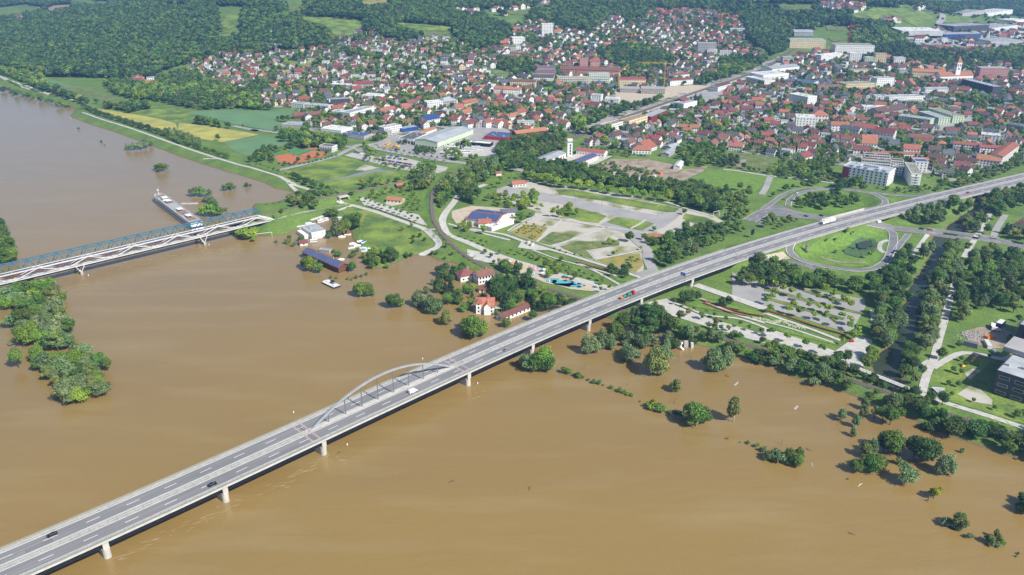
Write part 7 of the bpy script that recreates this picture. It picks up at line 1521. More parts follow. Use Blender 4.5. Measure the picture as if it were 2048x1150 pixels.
TL(11, '1400,180,110,d 1450,185,120,d 1510,175,100,d 1710,210,90,d 1760,215,100,d 590,170,90,D 640,165,80,d 540,140,60,D 220,320,90,b 290,250,110,d 240,240,90,b 350,250,160,b 420,240,150,d 480,240,100,d 530,200,70,D 320,230,150,b 300,120,90,f'); area(T(11, '-30,230 0,60 120,0 280,40 260,130 200,200 60,240 0,290'), 8, 11, 14, 'cdb'); area(T(11, '700,130 690,60 760,30 860,20 880,60 780,110'), 8, 5, 8, 'f')
row(1, '0,560 100,590 240,640 400,700', 9, 10, 'b') if False else None
row(1, '60,640 160,690', 5, 2, 's', 2); row(1, '250,715 340,735', 5, 2.5, 's', 2); row(1, '400,755 540,790', 5, 2.5, 's', 2)
TL(1, '1720,1110,60,d 1915,1000,24,d'); TL(2, '260,960,60,d 300,960,60,d 220,950,40,d 450,1040,90,d 430,1060,80,b 210,1040,60,b 700,720,60,d')
area(T(1, '1280,1070 1300,1030 1450,1060 1560,1110 1600,1142 1400,1142'), 8, 7, 10, 'wob')
area(T(12, '700,850 820,885 1000,950 1100,990 1060,1050 900,960 760,900'), 6, 5, 8, 'bDo'); area(T(12, '900,800 1060,860 1200,900 1180,930 1000,880 900,840'), 6, 3, 6, 'bD')
print('placed trees', len(TREES))
RW = np.array([[t[0], t[1]] for t in TREES])
# keep the motorway, its slip roads, and buildings clear of the scattered trees
dh = seg_dist(RW[:, 0], RW[:, 1], list(zip(HX, HY)))[0]
okk = []
for i, t in enumerate(TREES):
    if dh[i] < 14.5 + .25 * t[3] and t[4] not in 'sSWDn' : continue
    if dh[i] < 14.2: continue
    zz = max(t[2], 0); 
    if not free(t[0], t[1], -3.2): continue
    okk.append(t)
for pts in (LOOPS, LOOPN, RAMPN, RAIL2, RAIL1, FOOT1, ROADS):
    L = [at(p[0], p[1], p[2] if len(p) > 2 else 2) for p in pts]; A = np.array([[t[0], t[1]] for t in okk]); d = seg_dist(A[:, 0], A[:, 1], L)[0]
    lim = 8 if pts is ROADS else 4.6
    okk = [t for t, q in zip(okk, d) if q > lim]
_A = np.array([(t[0], t[1], t[2], t[3]) for t in okk]); _b = np.zeros(len(okk), bool)
for f in (.35, .75):
    u, v, _ = proj(_A[:, 0], _A[:, 1], _A[:, 2] + f * _A[:, 3])
    for L, lim in ((LOOPS, 9), (LOOPN, 2.5), (RAMPN, 3), (ROADS, 7), (T(12, '1245,885 1265,800 1300,690 1340,640 1352,560 1385,440 1410,360 1450,200 1500,30'), 5), (T(6, '1480,345 1435,420 1427,500 1440,620 1500,730 1620,850 1740,940'), 4), (T(6, '1640,440 1600,500 1540,570 1510,640 1550,740 1700,800'), 5), (T(8, '0,540 60,500 130,445 220,400 350,380'), 6)):
        _b |= seg_dist(u, v, [p[:2] for p in L])[0] < lim
okk = [t for t, q in zip(okk, _b) if not q]
# trees whose foot would be in the creek move nowhere, they go
okk = [t for t in okk if not (t[2] < -.5 and gz(t[0], t[1]) < -.5 and seg_dist(np.array([t[0]]), np.array([t[1]]), CRK)[0][0] < 9)]
for t in okk: t[2] = t[2] if t[2] < -.3 and gz(t[0], t[1]) < .3 and t[2] > -6 else max(t[2], 0.0)
def tsz(t):
    u, v, zc = proj(t[0], t[1], t[2]); return F_PX / zc * t[3] if -20 < u < 2068 and 0 < v < 1190 else 0
TR = sorted([t for t in okk if SP[t[4]][4] == 'tree'], key=tsz, reverse=True); BU = sorted([t for t in okk if SP[t[4]][4] == 'bush'], key=tsz, reverse=True)
def individuals(L, n, grp):
    it = []
    for t in L: u, v, _ = proj(t[0], t[1], t[2] + t[3] * .5); it.append((u, v, t[4]))
    labs = relabel(it, lambda c: SP[c][3])
    for i, t in enumerate(L[:n]):
        x, y, z, h, c, wf = t; kind = SP[c][0]; s = tsz(t); lod = 0 if s > 30 else 1; v = int(rng.integers(NV[c]))
        o = thing(SP[c][2], labs[i], SP[c][4], (x, y, z), float(rng.uniform(0, 6.28)), grp); o.scale = (h * wf, h * wf * float(rng.uniform(.9, 1.1)), h)
        link('crown', proto(c, lod, v), o); link('trunk', trunk(c), o)
    return L[n:]
rest = individuals(TR, 295, 'trees of the flooded meadows and park') + individuals(BU, 150, 'bushes in the flood and along the banks')
# remaining trees: one mass per region, instanced
_cols = {}
CODES = list(SP)
def clear_view(L):
    A = np.array([(a, b, c + .75 * h) for a, b, c, h, *_ in L]); B = np.array([(a, b, c + .35 * h) for a, b, c, h, *_ in L]); bad = np.zeros(len(L), bool)
    for Q in (A, B):
        u, v, _ = proj(Q[:, 0], Q[:, 1], Q[:, 2])
        for p in OPENPX: bad |= inside(u, v, p)
    return [t for t, q in zip(L, bad) if not q]
def mass(name, pts, lod, label, kmax=None):
    if not len(pts): return
    key = ('protos', lod)
    if key not in _cols:
        col = bpy.data.collections.new('tree_kinds_%d' % lod); idx = {}
        for c in CODES:
            for v in range(NV[c] if lod < 2 else 1):
                o = bpy.data.objects.new('%03d_kind' % len(idx), proto(c, lod, v)); col.objects.link(o); idx[(c, v)] = len(idx)
        _cols[key] = (col, idx)
    col, idx = _cols[key]; P = np.array([[p[0], p[1], p[2]] for p in pts], float)
    me = bpy.data.meshes.new(name); me.from_pydata(P.tolist(), [], [])
    sc = np.array([[p[3] * p[5], p[3] * p[5], p[3]] for p in pts], float); ix = np.array([idx[(p[4], int(rng.integers(NV[p[4]] if lod < 2 else 1)))] for p in pts], int); rz = rng.uniform(0, 6.28, len(pts))
    a = me.attributes.new('sc', 'FLOAT_VECTOR', 'POINT'); a.data.foreach_set('vector', sc.ravel()); a = me.attributes.new('ix', 'INT', 'POINT'); a.data.foreach_set('value', ix); a = me.attributes.new('rz', 'FLOAT', 'POINT'); a.data.foreach_set('value', rz)
    o = link(name, me, kind='stuff'); tag(o, label, 'trees')
    ng = bpy.data.node_groups.new(name, 'GeometryNodeTree'); ng.interface.new_socket('Geometry', in_out='INPUT', socket_type='NodeSocketGeometry'); ng.interface.new_socket('Geometry', in_out='OUTPUT', socket_type='NodeSocketGeometry')
    n = ng.nodes; l = ng.links; gi = n.new('NodeGroupInput'); go = n.new('NodeGroupOutput'); ip = n.new('GeometryNodeInstanceOnPoints'); ci = n.new('GeometryNodeCollectionInfo')
    ci.inputs['Collection'].default_value = col; ci.inputs['Separate Children'].default_value = True; ci.inputs['Reset Children'].default_value = True
    def na(nm, dt): q = n.new('GeometryNodeInputNamedAttribute'); q.data_type = dt; q.inputs['Name'].default_value = nm; return q.outputs[0]
    l.new(gi.outputs[0], ip.inputs['Points']); l.new(ci.outputs[0], ip.inputs['Instance']); ip.inputs['Pick Instance'].default_value = True
    l.new(na('ix', 'INT'), ip.inputs['Instance Index']); l.new(na('sc', 'FLOAT_VECTOR'), ip.inputs['Scale']); cx = n.new('ShaderNodeCombineXYZ'); l.new(na('rz', 'FLOAT'), cx.inputs[2]); l.new(cx.outputs[0], ip.inputs['Rotation']); l.new(ip.outputs[0], go.inputs[0])
    md = o.modifiers.new('scatter', 'NODES'); md.node_group = ng; return o
mass('park_trees', rest, 1, 'farther and smaller trees and shrubs of the park, railway and road banks')
hill = []
for kk, sp, h0, h1, wf in (('hill', 9.0, 11, 23, 1.15), ('mid', 9.0, 9, 15, 1.2)):
    for P in WP[kk]:
        X, Y = scatter(P, sp); Z = gz(X, Y); k = in_frame(X, Y, Z) & (Z > 1) & ~in_any(X, Y, OPEN_); X, Y, Z = X[k], Y[k], Z[k]
        if kk == 'hill' and len(X) > 30000: 
            far = Y > 4200; kp = ~far | (rng.random(len(X)) < .45); X, Y, Z = X[kp], Y[kp], Z[kp]
        nzv = np.sin(X / 60 + 2 * np.sin(Y / 90)) + np.sin(Y / 45 + X / 110)
        for x, y, z, q in zip(X, Y, Z, nzv):
            c = random.choice('bddd' if q < 0 else 'bbdg' if kk == 'mid' else 'bbdd') if random.random() > (.28 if q < -.7 else .05) else 'c'
            if random.random() < .05: c = 'w'
            hill.append((x, y, z, random.uniform(h0, h1) * (1.3 if y > 4200 else 1), c, wf * (1.5 if y > 4200 else 1) * (.8 if c == 'c' else 1)))
hill = [t for t, q in zip(hill, seg_dist(np.array([t[0] for t in hill]), np.array([t[1] for t in hill]), RAILW[3:])[0]) if q > 16]; hill = clear_view(hill); print('forest', len(hill)); mass('hill_forest', hill, 2, 'dense green woods covering the hills behind the town')
gard = []
HXY = np.array([[h[0], h[1], 6.5 * h[4]] for h in HOUSES])
from mathutils.kdtree import KDTree
kd = KDTree(len(HXY)); [kd.insert((a, b, 0), i) for i, (a, b, _) in enumerate(HXY)]; kd.balance()
X, Y = scatter(town, 8.5); k = in_frame(X, Y, gz(X, Y)) & ~in_any(X, Y, OPEN_) & (seg_dist(X, Y, RAILW)[0] > 24); X, Y = X[k], Y[k]
cl = np.sin(X / 37 + 1.5 * np.sin(Y / 61)) + np.sin(Y / 33 + X / 71)
for x, y, q in zip(X, Y, cl):
    if random.random() > (.74 + .17 * q): continue
    co_, i, d = kd.find((x, y, 0))
    if d < 7.4 or not free(x, y, -3): continue
    h = random.uniform(4.5, 11) * (1.3 if q > 1 else 1); gard.append((x, y, float(gz(x, y)), h, random.choice('bbbdfogsscw' if q < .8 else 'bbdcg'), 1.1))
for pl, sp in ((T(3, '1090,90 1650,75 1900,170 1890,230 1600,220 1300,180 1080,190'), 12), (T(4, '400,10 760,30 780,90 620,115 480,100'), 22), (T(4, '1180,390 1560,390 1800,400 1800,430 1500,450 1200,420'), 14), (T(4, '1060,270 1200,240 1500,210 1800,190 2300,180 2300,400 2100,400 1500,380 1200,350'), 30),
               (T(1, '-100,140 400,90 700,70 600,100 200,190 -100,200'), 26), (T(1, '-100,180 0,190 200,165 330,110 200,120 0,140'), 30), (T(4, '400,0 2300,0 2300,130 1400,180 700,160 500,120'), 42), (T(3, '-40,20 500,0 500,60 200,80'), 30), (T(2, '500,0 2048,0 2048,80 1500,60 900,50'), 40)):
    X, Y = scatter(hits(pl), sp); k = in_frame(X, Y, gz(X, Y)) & ~in_any(X, Y, [q for q in OPEN_[:0]])
    for x, y in zip(X[k], Y[k]): gard.append((x, y, float(gz(x, y)), random.uniform(8, 14), random.choice('bbd'), 1.3)) if free(x, y, 0) else None
print('gardens', len(gard)); gard = clear_view(gard); mass('garden_trees', gard, 2, 'garden trees and shrubs between the houses of the town')
# reeds at the pond
# ------------------------------------------------------------------ vehicles
def profile(mb, P, w, tw=None, m=0):
    """side outline (x,z) given width w, narrowing to tw where z is high"""
    tw = tw or w; zs = [p[1] for p in P]; z0, z1 = min(zs), max(zs); n = len(mb.v)
    for s in (-1, 1):
        for x, z in P: k = (z - z0) / (z1 - z0 + 1e-6); mb.v.append((x, s * (w * (1 - k) + tw * k) / 2, z))
    k = len(P); mb.f.append(tuple(n + i for i in range(k))); mb.f.append(tuple(n + k + i for i in reversed(range(k)))); mb.m += [m, m]
    for i in range(k): j = (i + 1) % k; mb.f.append((n + i, n + k + i, n + k + j, n + j)); mb.m.append(m)
    return mb
CARM = {}
def car_meshes(kind):
    if kind in CARM: return CARM[kind]
    if kind == 'car':
        b = profile(MB(), [(-2.2, .35), (2.15, .35), (2.25, .6), (2.1, .82), (1.1, .95), (-1.9, .98), (-2.25, .85)], 1.78, 1.7); g = profile(MB(), [(1.1, .94), (.45, 1.38), (-1.1, 1.42), (-1.95, .96)], 1.66, 1.3); r = profile(MB(), [(.42, 1.37), (.38, 1.45), (-1.1, 1.47), (-1.15, 1.41)], 1.32, 1.2)
        ws = (1.35, -1.35); wr, wd = .33, 1.72; ln = 2.2
    else:
        b = profile(MB(), [(-2.9, .4), (2.7, .4), (2.85, .8), (2.7, 1.1), (1.9, 1.35), (1.3, 2.3), (-2.85, 2.4), (-2.9, 1.2)], 2.0, 1.85); g = profile(MB(), [(1.95, 1.38), (1.4, 2.2), (1.2, 2.2), (1.2, 1.4)], 2.04, 1.8); r = MB().box((-.8, 0, 2.42), (3.4, 1.5, .05)); ws = (1.8, -1.8); wr, wd = .36, 1.86; ln = 2.8
    w = MB().tube([(0, -.11, 0), (0, .11, 0)], [wr, wr], 10); hl = MB().box((0, 0, 0), (.1, .36, .16))
    CARM[kind] = (b, g, r, w.mesh('wheel', 'tyre'), hl.mesh('headlight', 'frame_white'), MB().box((0, 0, 0), (.08, .34, .14)).mesh('taillight', 'paint_red'), ws, wr, wd, ln); return CARM[kind]
_cm = {}
def car(x, y, z, a, paint, lab, kind='car', full=True, group=None, nm=None):
    b, g, r, w, hl, tl, ws, wr, wd, ln = car_meshes(kind); k = (kind, paint)
    if k not in _cm: _cm[k] = (b.mesh('car_body', paint), g.mesh('car_windows', 'glass'), r.mesh('car_roof', paint))
    t = thing(nm or ('parked_car' if not full else 'car' if kind == 'car' else 'delivery_van'), lab, 'car' if kind == 'car' else 'van', (x, y, z), a, group)
    link('body', _cm[k][0], t); link('car_windows', _cm[k][1], t); link('car_roof', _cm[k][2], t)
    if full:
        for q in ws:
            for s in (-1, 1): link('wheel', w, t, (q, s * wd / 2, wr))
        for s in (-1, 1): link('headlight', hl, t, (ln - .02, s * .6, .66)); link('taillight', tl, t, (-ln - .02, s * .6, .78))
    return t
def oncar(u, v, t_, paint, lab, kind='car', rev=False):
    s = s_of(u, v, DZ + .5); x, y, a = hw(s, t_); return car(x, y, DZ + .03, a + (math.pi if rev else 0), paint, lab, kind)
oncar(96, 1072, -7.4, 'paint_black', 'black saloon car in the far lane at the bottom left end of the bridge', rev=True)
oncar(416, 970, 7.6, 'paint_black', 'dark car with bright roof rails on the near carriageway left of the arch')
oncar(828, 787, 7.4, 'paint_white', 'white delivery van on the near carriageway beside the arch', 'van')
oncar(1016, 703, 7.6, 'paint_silver', 'silver car on the near carriageway just past the arch')
oncar(1912, 379, 4.0, 'paint_red', 'red car on the motorway near the right edge')
def heavy(u, v, t_, parts, lab, rev=False, nm='truck'):
    s = s_of(u, v, DZ + 1); x, y, a = hw(s, t_); t = thing(nm, lab, 'truck', (x, y, DZ + .03), a + (math.pi if rev else 0))
    for n_, c, d, m, tp in parts: MB().box(c, d, 0, base=True, taper=tp).build(n_, m, t)
    for q in sorted({round(p[1][0] + dx, 1) for p in parts if p[0] in ('cab', 'cargo_box', 'chassis') for dx in ((0,) if p[0] == 'cab' else (-2.2, -1.0, 2.4))}):
        for sg in (-1, 1): MB().tube([(q, sg * 1.1 - .14, .5), (q, sg * 1.1 + .14, .5)], [.5, .5], 12).build('wheel', 'tyre', t)
    return t
t = heavy(1647, 441, -6, [('cab', (7.6, 0, .5), (2.3, 2.45, 2.6), 'paint_white', .93), ('chassis', (0, 0, .5), (17, 1.0, .4), 'steel_grey', 1), ('cargo_box', (2.6, 0, .95), (7.2, 2.5, 2.9), 'paint_white', 1), ('cargo_box', (-5.6, 0, .95), (7.4, 2.5, 2.9), 'paint_white', 1)], 'white box truck towing a white trailer on the motorway', rev=True)
MB().box((8.78, 0, 1.7), (.08, 2.1, .9)).build('windscreen', 'glass', t)
t = heavy(1267, 594, 4.4, [('cab', (6.6, 0, .5), (2.2, 2.45, 2.5), 'paint_red', .92), ('chassis', (0, 0, .6), (15, 1.1, .4), 'paint_red', 1), ('load', (2.0, 0, 1.0), (4.5, 2.3, 1.5), 'paint_green', .85), ('load', (-3.2, 0, 1.0), (3.6, 2.3, 1.3), 'paint_green', .7), ('load', (-6.4, 0, 1.0), (2.6, 2.3, .7), 'orange', .9)], 'red truck and trailer carrying green containers across the bridge')
MB().bar((4.4, 0, 1), (3.6, 0, 3.6), .35).bar((3.6, 0, 3.6), (.5, .3, 2.9), .3).build('crane_arm', 'steel_grey', t); MB().box((7.75, 0, 1.9), (.08, 2.1, .8)).build('windscreen', 'glass', t)
def gcar(k, s, a_to, paint, lab, kind='car'):
    u, v = P1(k, s); u2, v2 = P1(k, a_to); x, y, z = hit(u, v); x2, y2, _ = hit(u2, v2); return car(x, y, z + .33, math.atan2(y2 - y, x2 - x), paint, lab, kind)
gcar(8, '258,425', '300,400', 'paint_white', 'white car on the loop slip road, upper one'); gcar(8, '162,467', '200,430', 'paint_silver', 'silver car on the loop slip road, lower one')
gcar(8, '905,655', '960,665', 'paint_white', 'white van waiting at the junction by the underpass', 'van'); gcar(8, '452,600', '500,610', 'paint_black', 'black car on the cross street entering the underpass')
gcar(8, '330,605', '380,615', 'paint_blue', 'dark blue car at the start of the cross street'); gcar(8, '1240,705', '1300,712', 'paint_black', 'black car first on the creek road bridge, left of the red one')
gcar(8, '1305,713', '1360,720', 'paint_red', 'red car in the line crossing the creek road bridge'); gcar(8, '1437,732', '1490,738', 'paint_black', 'black car last on the creek road bridge, right of the red one')
gcar(8, '1015,890', '1040,850', 'paint_black', 'black car behind the white van on the slip road'); gcar(8, '992,925', '1010,880', 'paint_white', 'white van on the slip road by the round pond meadow', 'van')
gcar(12, '1825,400', '1860,405', 'paint_white', 'white pickup on the building site at the right edge', 'van')
LAND.append((1530, 450, 'the junction'))
# parked cars in rows
CP = ['paint_black', 'paint_silver', 'paint_white', 'paint_silver', 'paint_black', 'paint_blue', 'paint_black', 'paint_silver', 'paint_red', 'paint_blue']
WN = {'paint_black': 'black', 'paint_silver': 'silver', 'paint_white': 'white', 'paint_blue': 'blue', 'paint_red': 'red', 'paint_green': 'green'}
pk = []
for k, s, n, dens in ((6, '980,150 1290,200', 34, .9), (6, '1000,135 1250,160', 26, .75), (6, '1050,185 1360,225', 34, .8), (6, '890,160 1040,190', 15, .5), (6, '1360,200 1520,245', 14, .5), (6, '1070,120 1180,140', 10, .5), (6, '830,100 890,115', 6, .9), (7, '1020,115 1120,130', 8, .6), (8, '1090,235 1110,240', 3, .9)):
    (u0, v0), (u1, v1) = [p[:2] for p in T(k, s)]; p0, p1 = hit(u0, v0), hit(u1, v1); L = math.hypot(p1[0] - p0[0], p1[1] - p0[1]); a = math.atan2(p1[1] - p0[1], p1[0] - p0[0]); m = int(L / 2.7)
    for i in range(m):
        if random.random() > dens: continue
        f = i / m; x, y = p0[0] + (p1[0] - p0[0]) * f, p0[1] + (p1[1] - p0[1]) * f; pk.append([x, y, a + math.pi / 2, random.choice(CP)])
print('parked', len(pk)); pk = pk[:270]
it = [(*proj(p[0], p[1], 2)[:2], p[3]) for p in pk]; LAND.append((860, 322, 'the middle of the car park')); LAND.append((715, 305, 'the roundabout'))
for p, lab in zip(pk, relabel(it, lambda c: 'parked %s car' % WN[c])): car(p[0], p[1], float(gz(p[0], p[1])) + .3, p[2], p[3], lab, full=False, group='cars in the car park')
# buses
bs = []
for k in range(9):
    u, v = P1(6, '%d,%d' % (1700 + (k % 3) * 55 + (k // 3) * 10, 70 + (k // 3) * 16)); x, y, z = hit(u, v); bs.append((x, y, z))
for k, (u0, v0) in enumerate(((1570, 62), (1590, 72), (1605, 52), (1700, 62), (1720, 78), (1740, 92), (1700, 106), (1780, 70), (1800, 84))):
    x, y, z = hit(*P1(6, '%d,%d' % (u0, v0))); t = thing('parked_bus', 'white bus parked in the bus yard, number %s from the left' % ['one', 'two', 'three', 'four', 'five', 'six', 'seven', 'eight', 'nine'][[0, 1, 2, 3, 5, 6, 4, 7, 8][k]], 'bus', (x, y, z + .6), .12, 'buses in the bus yard')
    MB().box((0, 0, .35), (12, 2.5, 2.8), base=True, taper=.97).build('body', 'paint_white', t); MB().box((0, 0, 1.6), (12.04, 2.54, 1.0), base=True, taper=.985).build('window_band', 'glass', t)
    for q in (-3.5, 3.8): MB().box((q, 0, .0), (.9, 2.52, .8), base=True).build('wheels', 'tyre', t)
for i, (s, m, h) in enumerate((('1060,60', 'crane_yellow', 6), ('1085,50', 'crane_yellow', 8), ('1110,70', 'orange', 4), ('1140,55', 'crane_yellow', 6), ('1170,62', 'crane_yellow', 4), ('1100,40', 'crane_yellow', 7), ('1150,85', 'paint_blue', 3))):
    x, y, z = hit(*P1(6, s)); t = thing('lifting_platform', ['yellow boom lift, leftmost in the hire yard', 'tallest yellow boom lift in the hire yard', 'low orange lift in the hire yard', 'yellow boom lift in the middle of the hire yard', 'short yellow lift nearest the showroom', 'yellow boom lift at the back of the hire yard', 'blue container machine at the front of the hire yard'][i], 'lift', (x, y, z + .5), i * .9)
    MB().box((0, 0, .6), (4.5, 2.2, 1.6), base=True, taper=.85).build('chassis', m, t); MB().bar((1, 0, 2), (-2, 0, h * .8), .5).bar((-2, 0, h * .8), (2.5, 0, h), .4).build('boom', m, t); MB().box((3, 0, h - .6), (1.6, 1, 1.1), base=True).build('basket', m, t)
    for q in (-1.5, 1.5): MB().box((q, 0, 0), (.9, 2.4, .9), base=True).build('wheels', 'tyre', t)
# ------------------------------------------------------------------ small things of the place
def boat(k, s, L, a, m, lab, cover=None):
    x, y, z = hit(*P1(k, s)); t = thing('small_boat', lab, 'boat', (x, y, max(z, .1)), a)
    b = MB(); n = 8; W_ = L * .17
    pts = [(L / 2 * math.cos(i / n * math.pi) if i else L / 2, 0) for i in range(2)]
    P = [(-L / 2, -W_), (L * .15, -W_), (L * .38, -W_ * .6), (L / 2, 0), (L * .38, W_ * .6), (L * .15, W_), (-L / 2, W_)]; b.prism(P, -.2, .8); b.build('hull', 'paint_white', t); c = MB().prism([(p[0] * .92, p[1] * .85) for p in P], .8, .98); c.build('cover', cover or m, t)
    MB().box((-L * .05, 0, .95), (L * .3, W_ * 1.3, .6), base=True, taper=.8).build('cabin', m, t)
for i, (s, a, m, lab) in enumerate((('810,820', .2, 'paint_white', 'white boat hull on the grass edge, leftmost of the heap'), ('800,850', .4, 'cyan', 'turquoise-covered boat below the leftmost white one'), ('845,835', .3, 'paint_white', 'white covered boat in the middle of the grounded boats'), ('890,850', .1, 'cyan', 'light blue boat right of the grounded middle boat'), ('870,800', .3, 'paint_white', 'topmost white boat of the grounded group'), ('895,805', .8, 'paint_blue', 'dark blue tarpaulined boat beside the topmost white boat'), ('905,875', .2, 'cyan', 'lowest turquoise boat of the grounded group'), ('935,862', .5, 'paint_white', 'rightmost white boat of the grounded group'),
                                    ('985,850', .3, 'steel_grey', 'grey dinghy lying apart at the meadow corner'), ('770,745', .2, 'paint_red', 'red kayak-like boat under the grey-green trees'), ('725,765', .1, 'paint_white', 'white rowing boat afloat beside the grey-green trees'), ('715,945', .3, 'paint_white', 'small white boat above the dark round tree by the solar barn'))): boat(6, s, 6.5, a, m, lab)
LAND.append((720, 495, 'the grounded boats'))
CAR_ = [('395,690', 'white caravan roof standing in flood, nearest the clubhouse'), ('460,665', 'white caravan by the path, left of a pair'), ('480,680', 'white caravan by the path, right of a pair'), ('555,645', 'white caravan, left of three near the lower path'), ('575,635', 'white caravan, middle of three near the lower path'), ('700,625', 'pale caravan half hidden near the tall tree'), ('595,630', 'white caravan, right of three near the lower path'), ('500,800', 'pale caravan in front of the flooded clubhouse')]
for s, lab in CAR_:
    x, y, z = hit(*P1(6, s)); t = thing('caravan', lab, 'caravan', (x, y, 0), random.uniform(.2, .6), 'caravans in the flooded camp'); MB().box((0, 0, -.3), (6.5, 2.4, 2.3), base=True, taper=.93).build('body', 'paint_white', t); MB().box((0, 0, .9), (6.2, 2.44, .6), base=True, taper=.98).build('caravan_windows', 'glass', t); MB().box((0, 2.3, -.2), (5.5, 2.2, 1.9), base=True, taper=.9).build('awning', 'roof_white', t)
def goal(k, s, a, w, h, lab, nm='goal_frame'):
    x, y, z = hit(*P1(k, s)); t = thing(nm, lab, 'frame', (x, y, max(z, 0)), a); MB().bar((0, 0, -1), (0, 0, h), .25).build('post', 'frame_white', t); MB().bar((w, 0, -1), (w, 0, h), .25).build('post', 'frame_white', t); MB().bar((0, 0, h), (w, 0, h), .25).build('crossbar', 'frame_white', t)
goal(6, '35,775', .35, 16, 4.2, 'white fence frame rising from the water at the footbridge end'); goal(7, '1640,605', .6, 8, 5, 'white gate frame at the dark trees behind the fairground')
for i, s in enumerate(('1690,600', '1715,600', '1740,600')): x, y, z = hit(*P1(7, s)); t = thing('flagpole', ['leftmost', 'middle', 'rightmost'][i] + ' bare flagpole beside the white gate frame', 'flagpole', (x, y, z)); MB().tube([(0, 0, 0), (0, 0, 7)], [.12, .07], 6).build('pole', 'frame_white', t); MB().box((0, 0, 0), (.6, .6, .3), base=True).build('base', 'concrete', t)
def lamp(k, s, h, lab, grp='floodlight masts'):
    x, y, z = hit(*P1(k, s)); t = thing('lamp_mast', lab, 'lamp mast', (x, y, max(z, 0)), 0, grp); MB().tube([(0, 0, -.5), (0, 0, h)], [.16, .09], 6).build('pole', 'steel_grey', t); grp and MB().box((0, 0, h), (1.4, .4, .25)).build('lamp_head', 'roof_white', t)
for s, w in (('372,430', 'left, at the gravel corner'), ('552,490', 'second, at the long green verge'), ('762,530', 'third, on the wide pale road'), ('975,570', 'fourth, on the wide pale road'), ('1205,600', 'fifth, near the road fork'), ('372,600', 'front, beside the young tree')): lamp(7, s, 11, 'thin lamp mast on the fairground, %s' % w)
for s, w in (('630,700', 'nearest the bridge-side willows'), ('968,832', 'above the bush line'), ('1368,640', 'left of the willow pair'), ('1335,972', 'left of the tall loose tree'), ('1467,612', 'between goal and willow pair')): lamp(11, s, 4.5, 'short pole standing in the flood %s' % w, None)
for s, w in (('138,115', 'left of the forked bush'), ('620,305', 'left of the round green group'), ('1200,388', 'right of the grey-green bush'), ('1290,565', 'under the yellow tree')): lamp(16, s, 4.0, 'short pole standing in the flood %s' % w, None)
for s, w in (('75,90', 'left'), ('215,100', 'middle')): pass
t = local('flooded_playframe', 'white and grey climbing frame half under water before the dark trees', 'play frame', *P1(11, '1395,540'), z=0)
MB().box((3, 3, -1), (3, 3, 5), base=True, taper=.9).build('tower', 'grey_wall', t); MB().tube([(0, 1, 4), (-1.5, 0, 3), (-1.2, -1.5, 1.5), (.5, -2, 0)], [.8, .8, .8, .8], 10).build('slide', 'paint_white', t); MB().box((7, 2.5, -1), (1.6, 4, 4.4), base=True).build('climbing_wall', 'roof_white', t)
for i in range(3): MB().bar((10 + i * 2.5, 0, -1), (10 + i * 2.5, 0, 1.6), .2).build('post', 'timber', t)
for s, lab in (('1820,818', 'white pontoon plank drifting between willow pair and birch'),):
    t = local('floating_plank', lab, 'plank', *P1(11, s), z=0, ang=.9); MB().box((0, 0, -.1), (5, 1.0, .35), base=True, taper=.96).build('deck', 'concrete_light', t); MB().box((0, 0, .25), (4, .4, .1), base=True).build('inner_strip', 'timber', t)
t = local('floating_plank', 'white pontoon plank drifting on the open water left of the small willow', 'plank', *P1(12, '252,1005'), z=0, ang=.9); MB().box((0, 0, -.1), (5, 1.2, .35), base=True, taper=.96).build('deck', 'concrete_light', t); MB().box((0, 0, .25), (4, .4, .1), base=True).build('inner_strip', 'timber', t)
for k, s, lab in ((16, '350,155', 'dark driftwood branch right of the forked bush'), (14, '1588,408', 'thin dark stick drifting in the open brown water'), (15, '195,462', 'short dark stick drifting in the bottom water'), (16, '690,818', 'thin dark branch drifting low in the right water'), (14, '700,183', 'dark float at the end of a line off the pier'), (16, '378,275', 'white float below the forked bush'), (16, '757,433', 'pale short plank drifting below the green group'), (11, '1750,757', 'dark float below the willow pair')):
    t = local('driftwood', lab, 'driftwood', *P1(k, s), z=0, ang=random.uniform(0, 3)); MB().tube([(-1.8, 0, 0), (0, .2, .15), (1.7, -.2, .3)], [.14, .2, .08], 6).tube([(0, .2, .15), (.8, 1.0, .6)], [.12, .04], 5).build('branch', 'roof_white' if 'white' in lab or 'pale' in lab else 'bark', t)
for u, v, lab in ((1359 / 3.938 + 500, 560 + 622 / 3.938, 'white buoy left of the far arch end'), (500 + 343 / 3.938, 560 + 1043 / 3.938, 'white buoy left of the near arch end'), (500 + 765 / 3.938, 860 + 117 / 3.938, 'white buoy below the near arch pier'), (500 + 1792 / 3.938, 560 + 815 / 3.938, 'white buoy right of the far arch pier'), (697 / 3.938, 280 + 1067 / 3.938, 'white buoy below the left footbridge pier'), (1647 / 3.938, 280 + 825 / 3.938, 'white buoy right of the right footbridge pier'), (558 / 3.938, 930 / 3.938, 'white buoy off the levee corner')):
    x, y = at(u, v, 0); t = thing('buoy', lab, 'buoy', (x, y, 0)); MB().tube([(0, 0, -.3), (0, 0, .5), (0, 0, .9)], [.35, .4, .15], 8).build('float', 'paint_white', t); MB().tube([(0, 0, .8), (0, 0, 1.5)], [.06, .06], 5).build('pin', 'steel_grey', t)
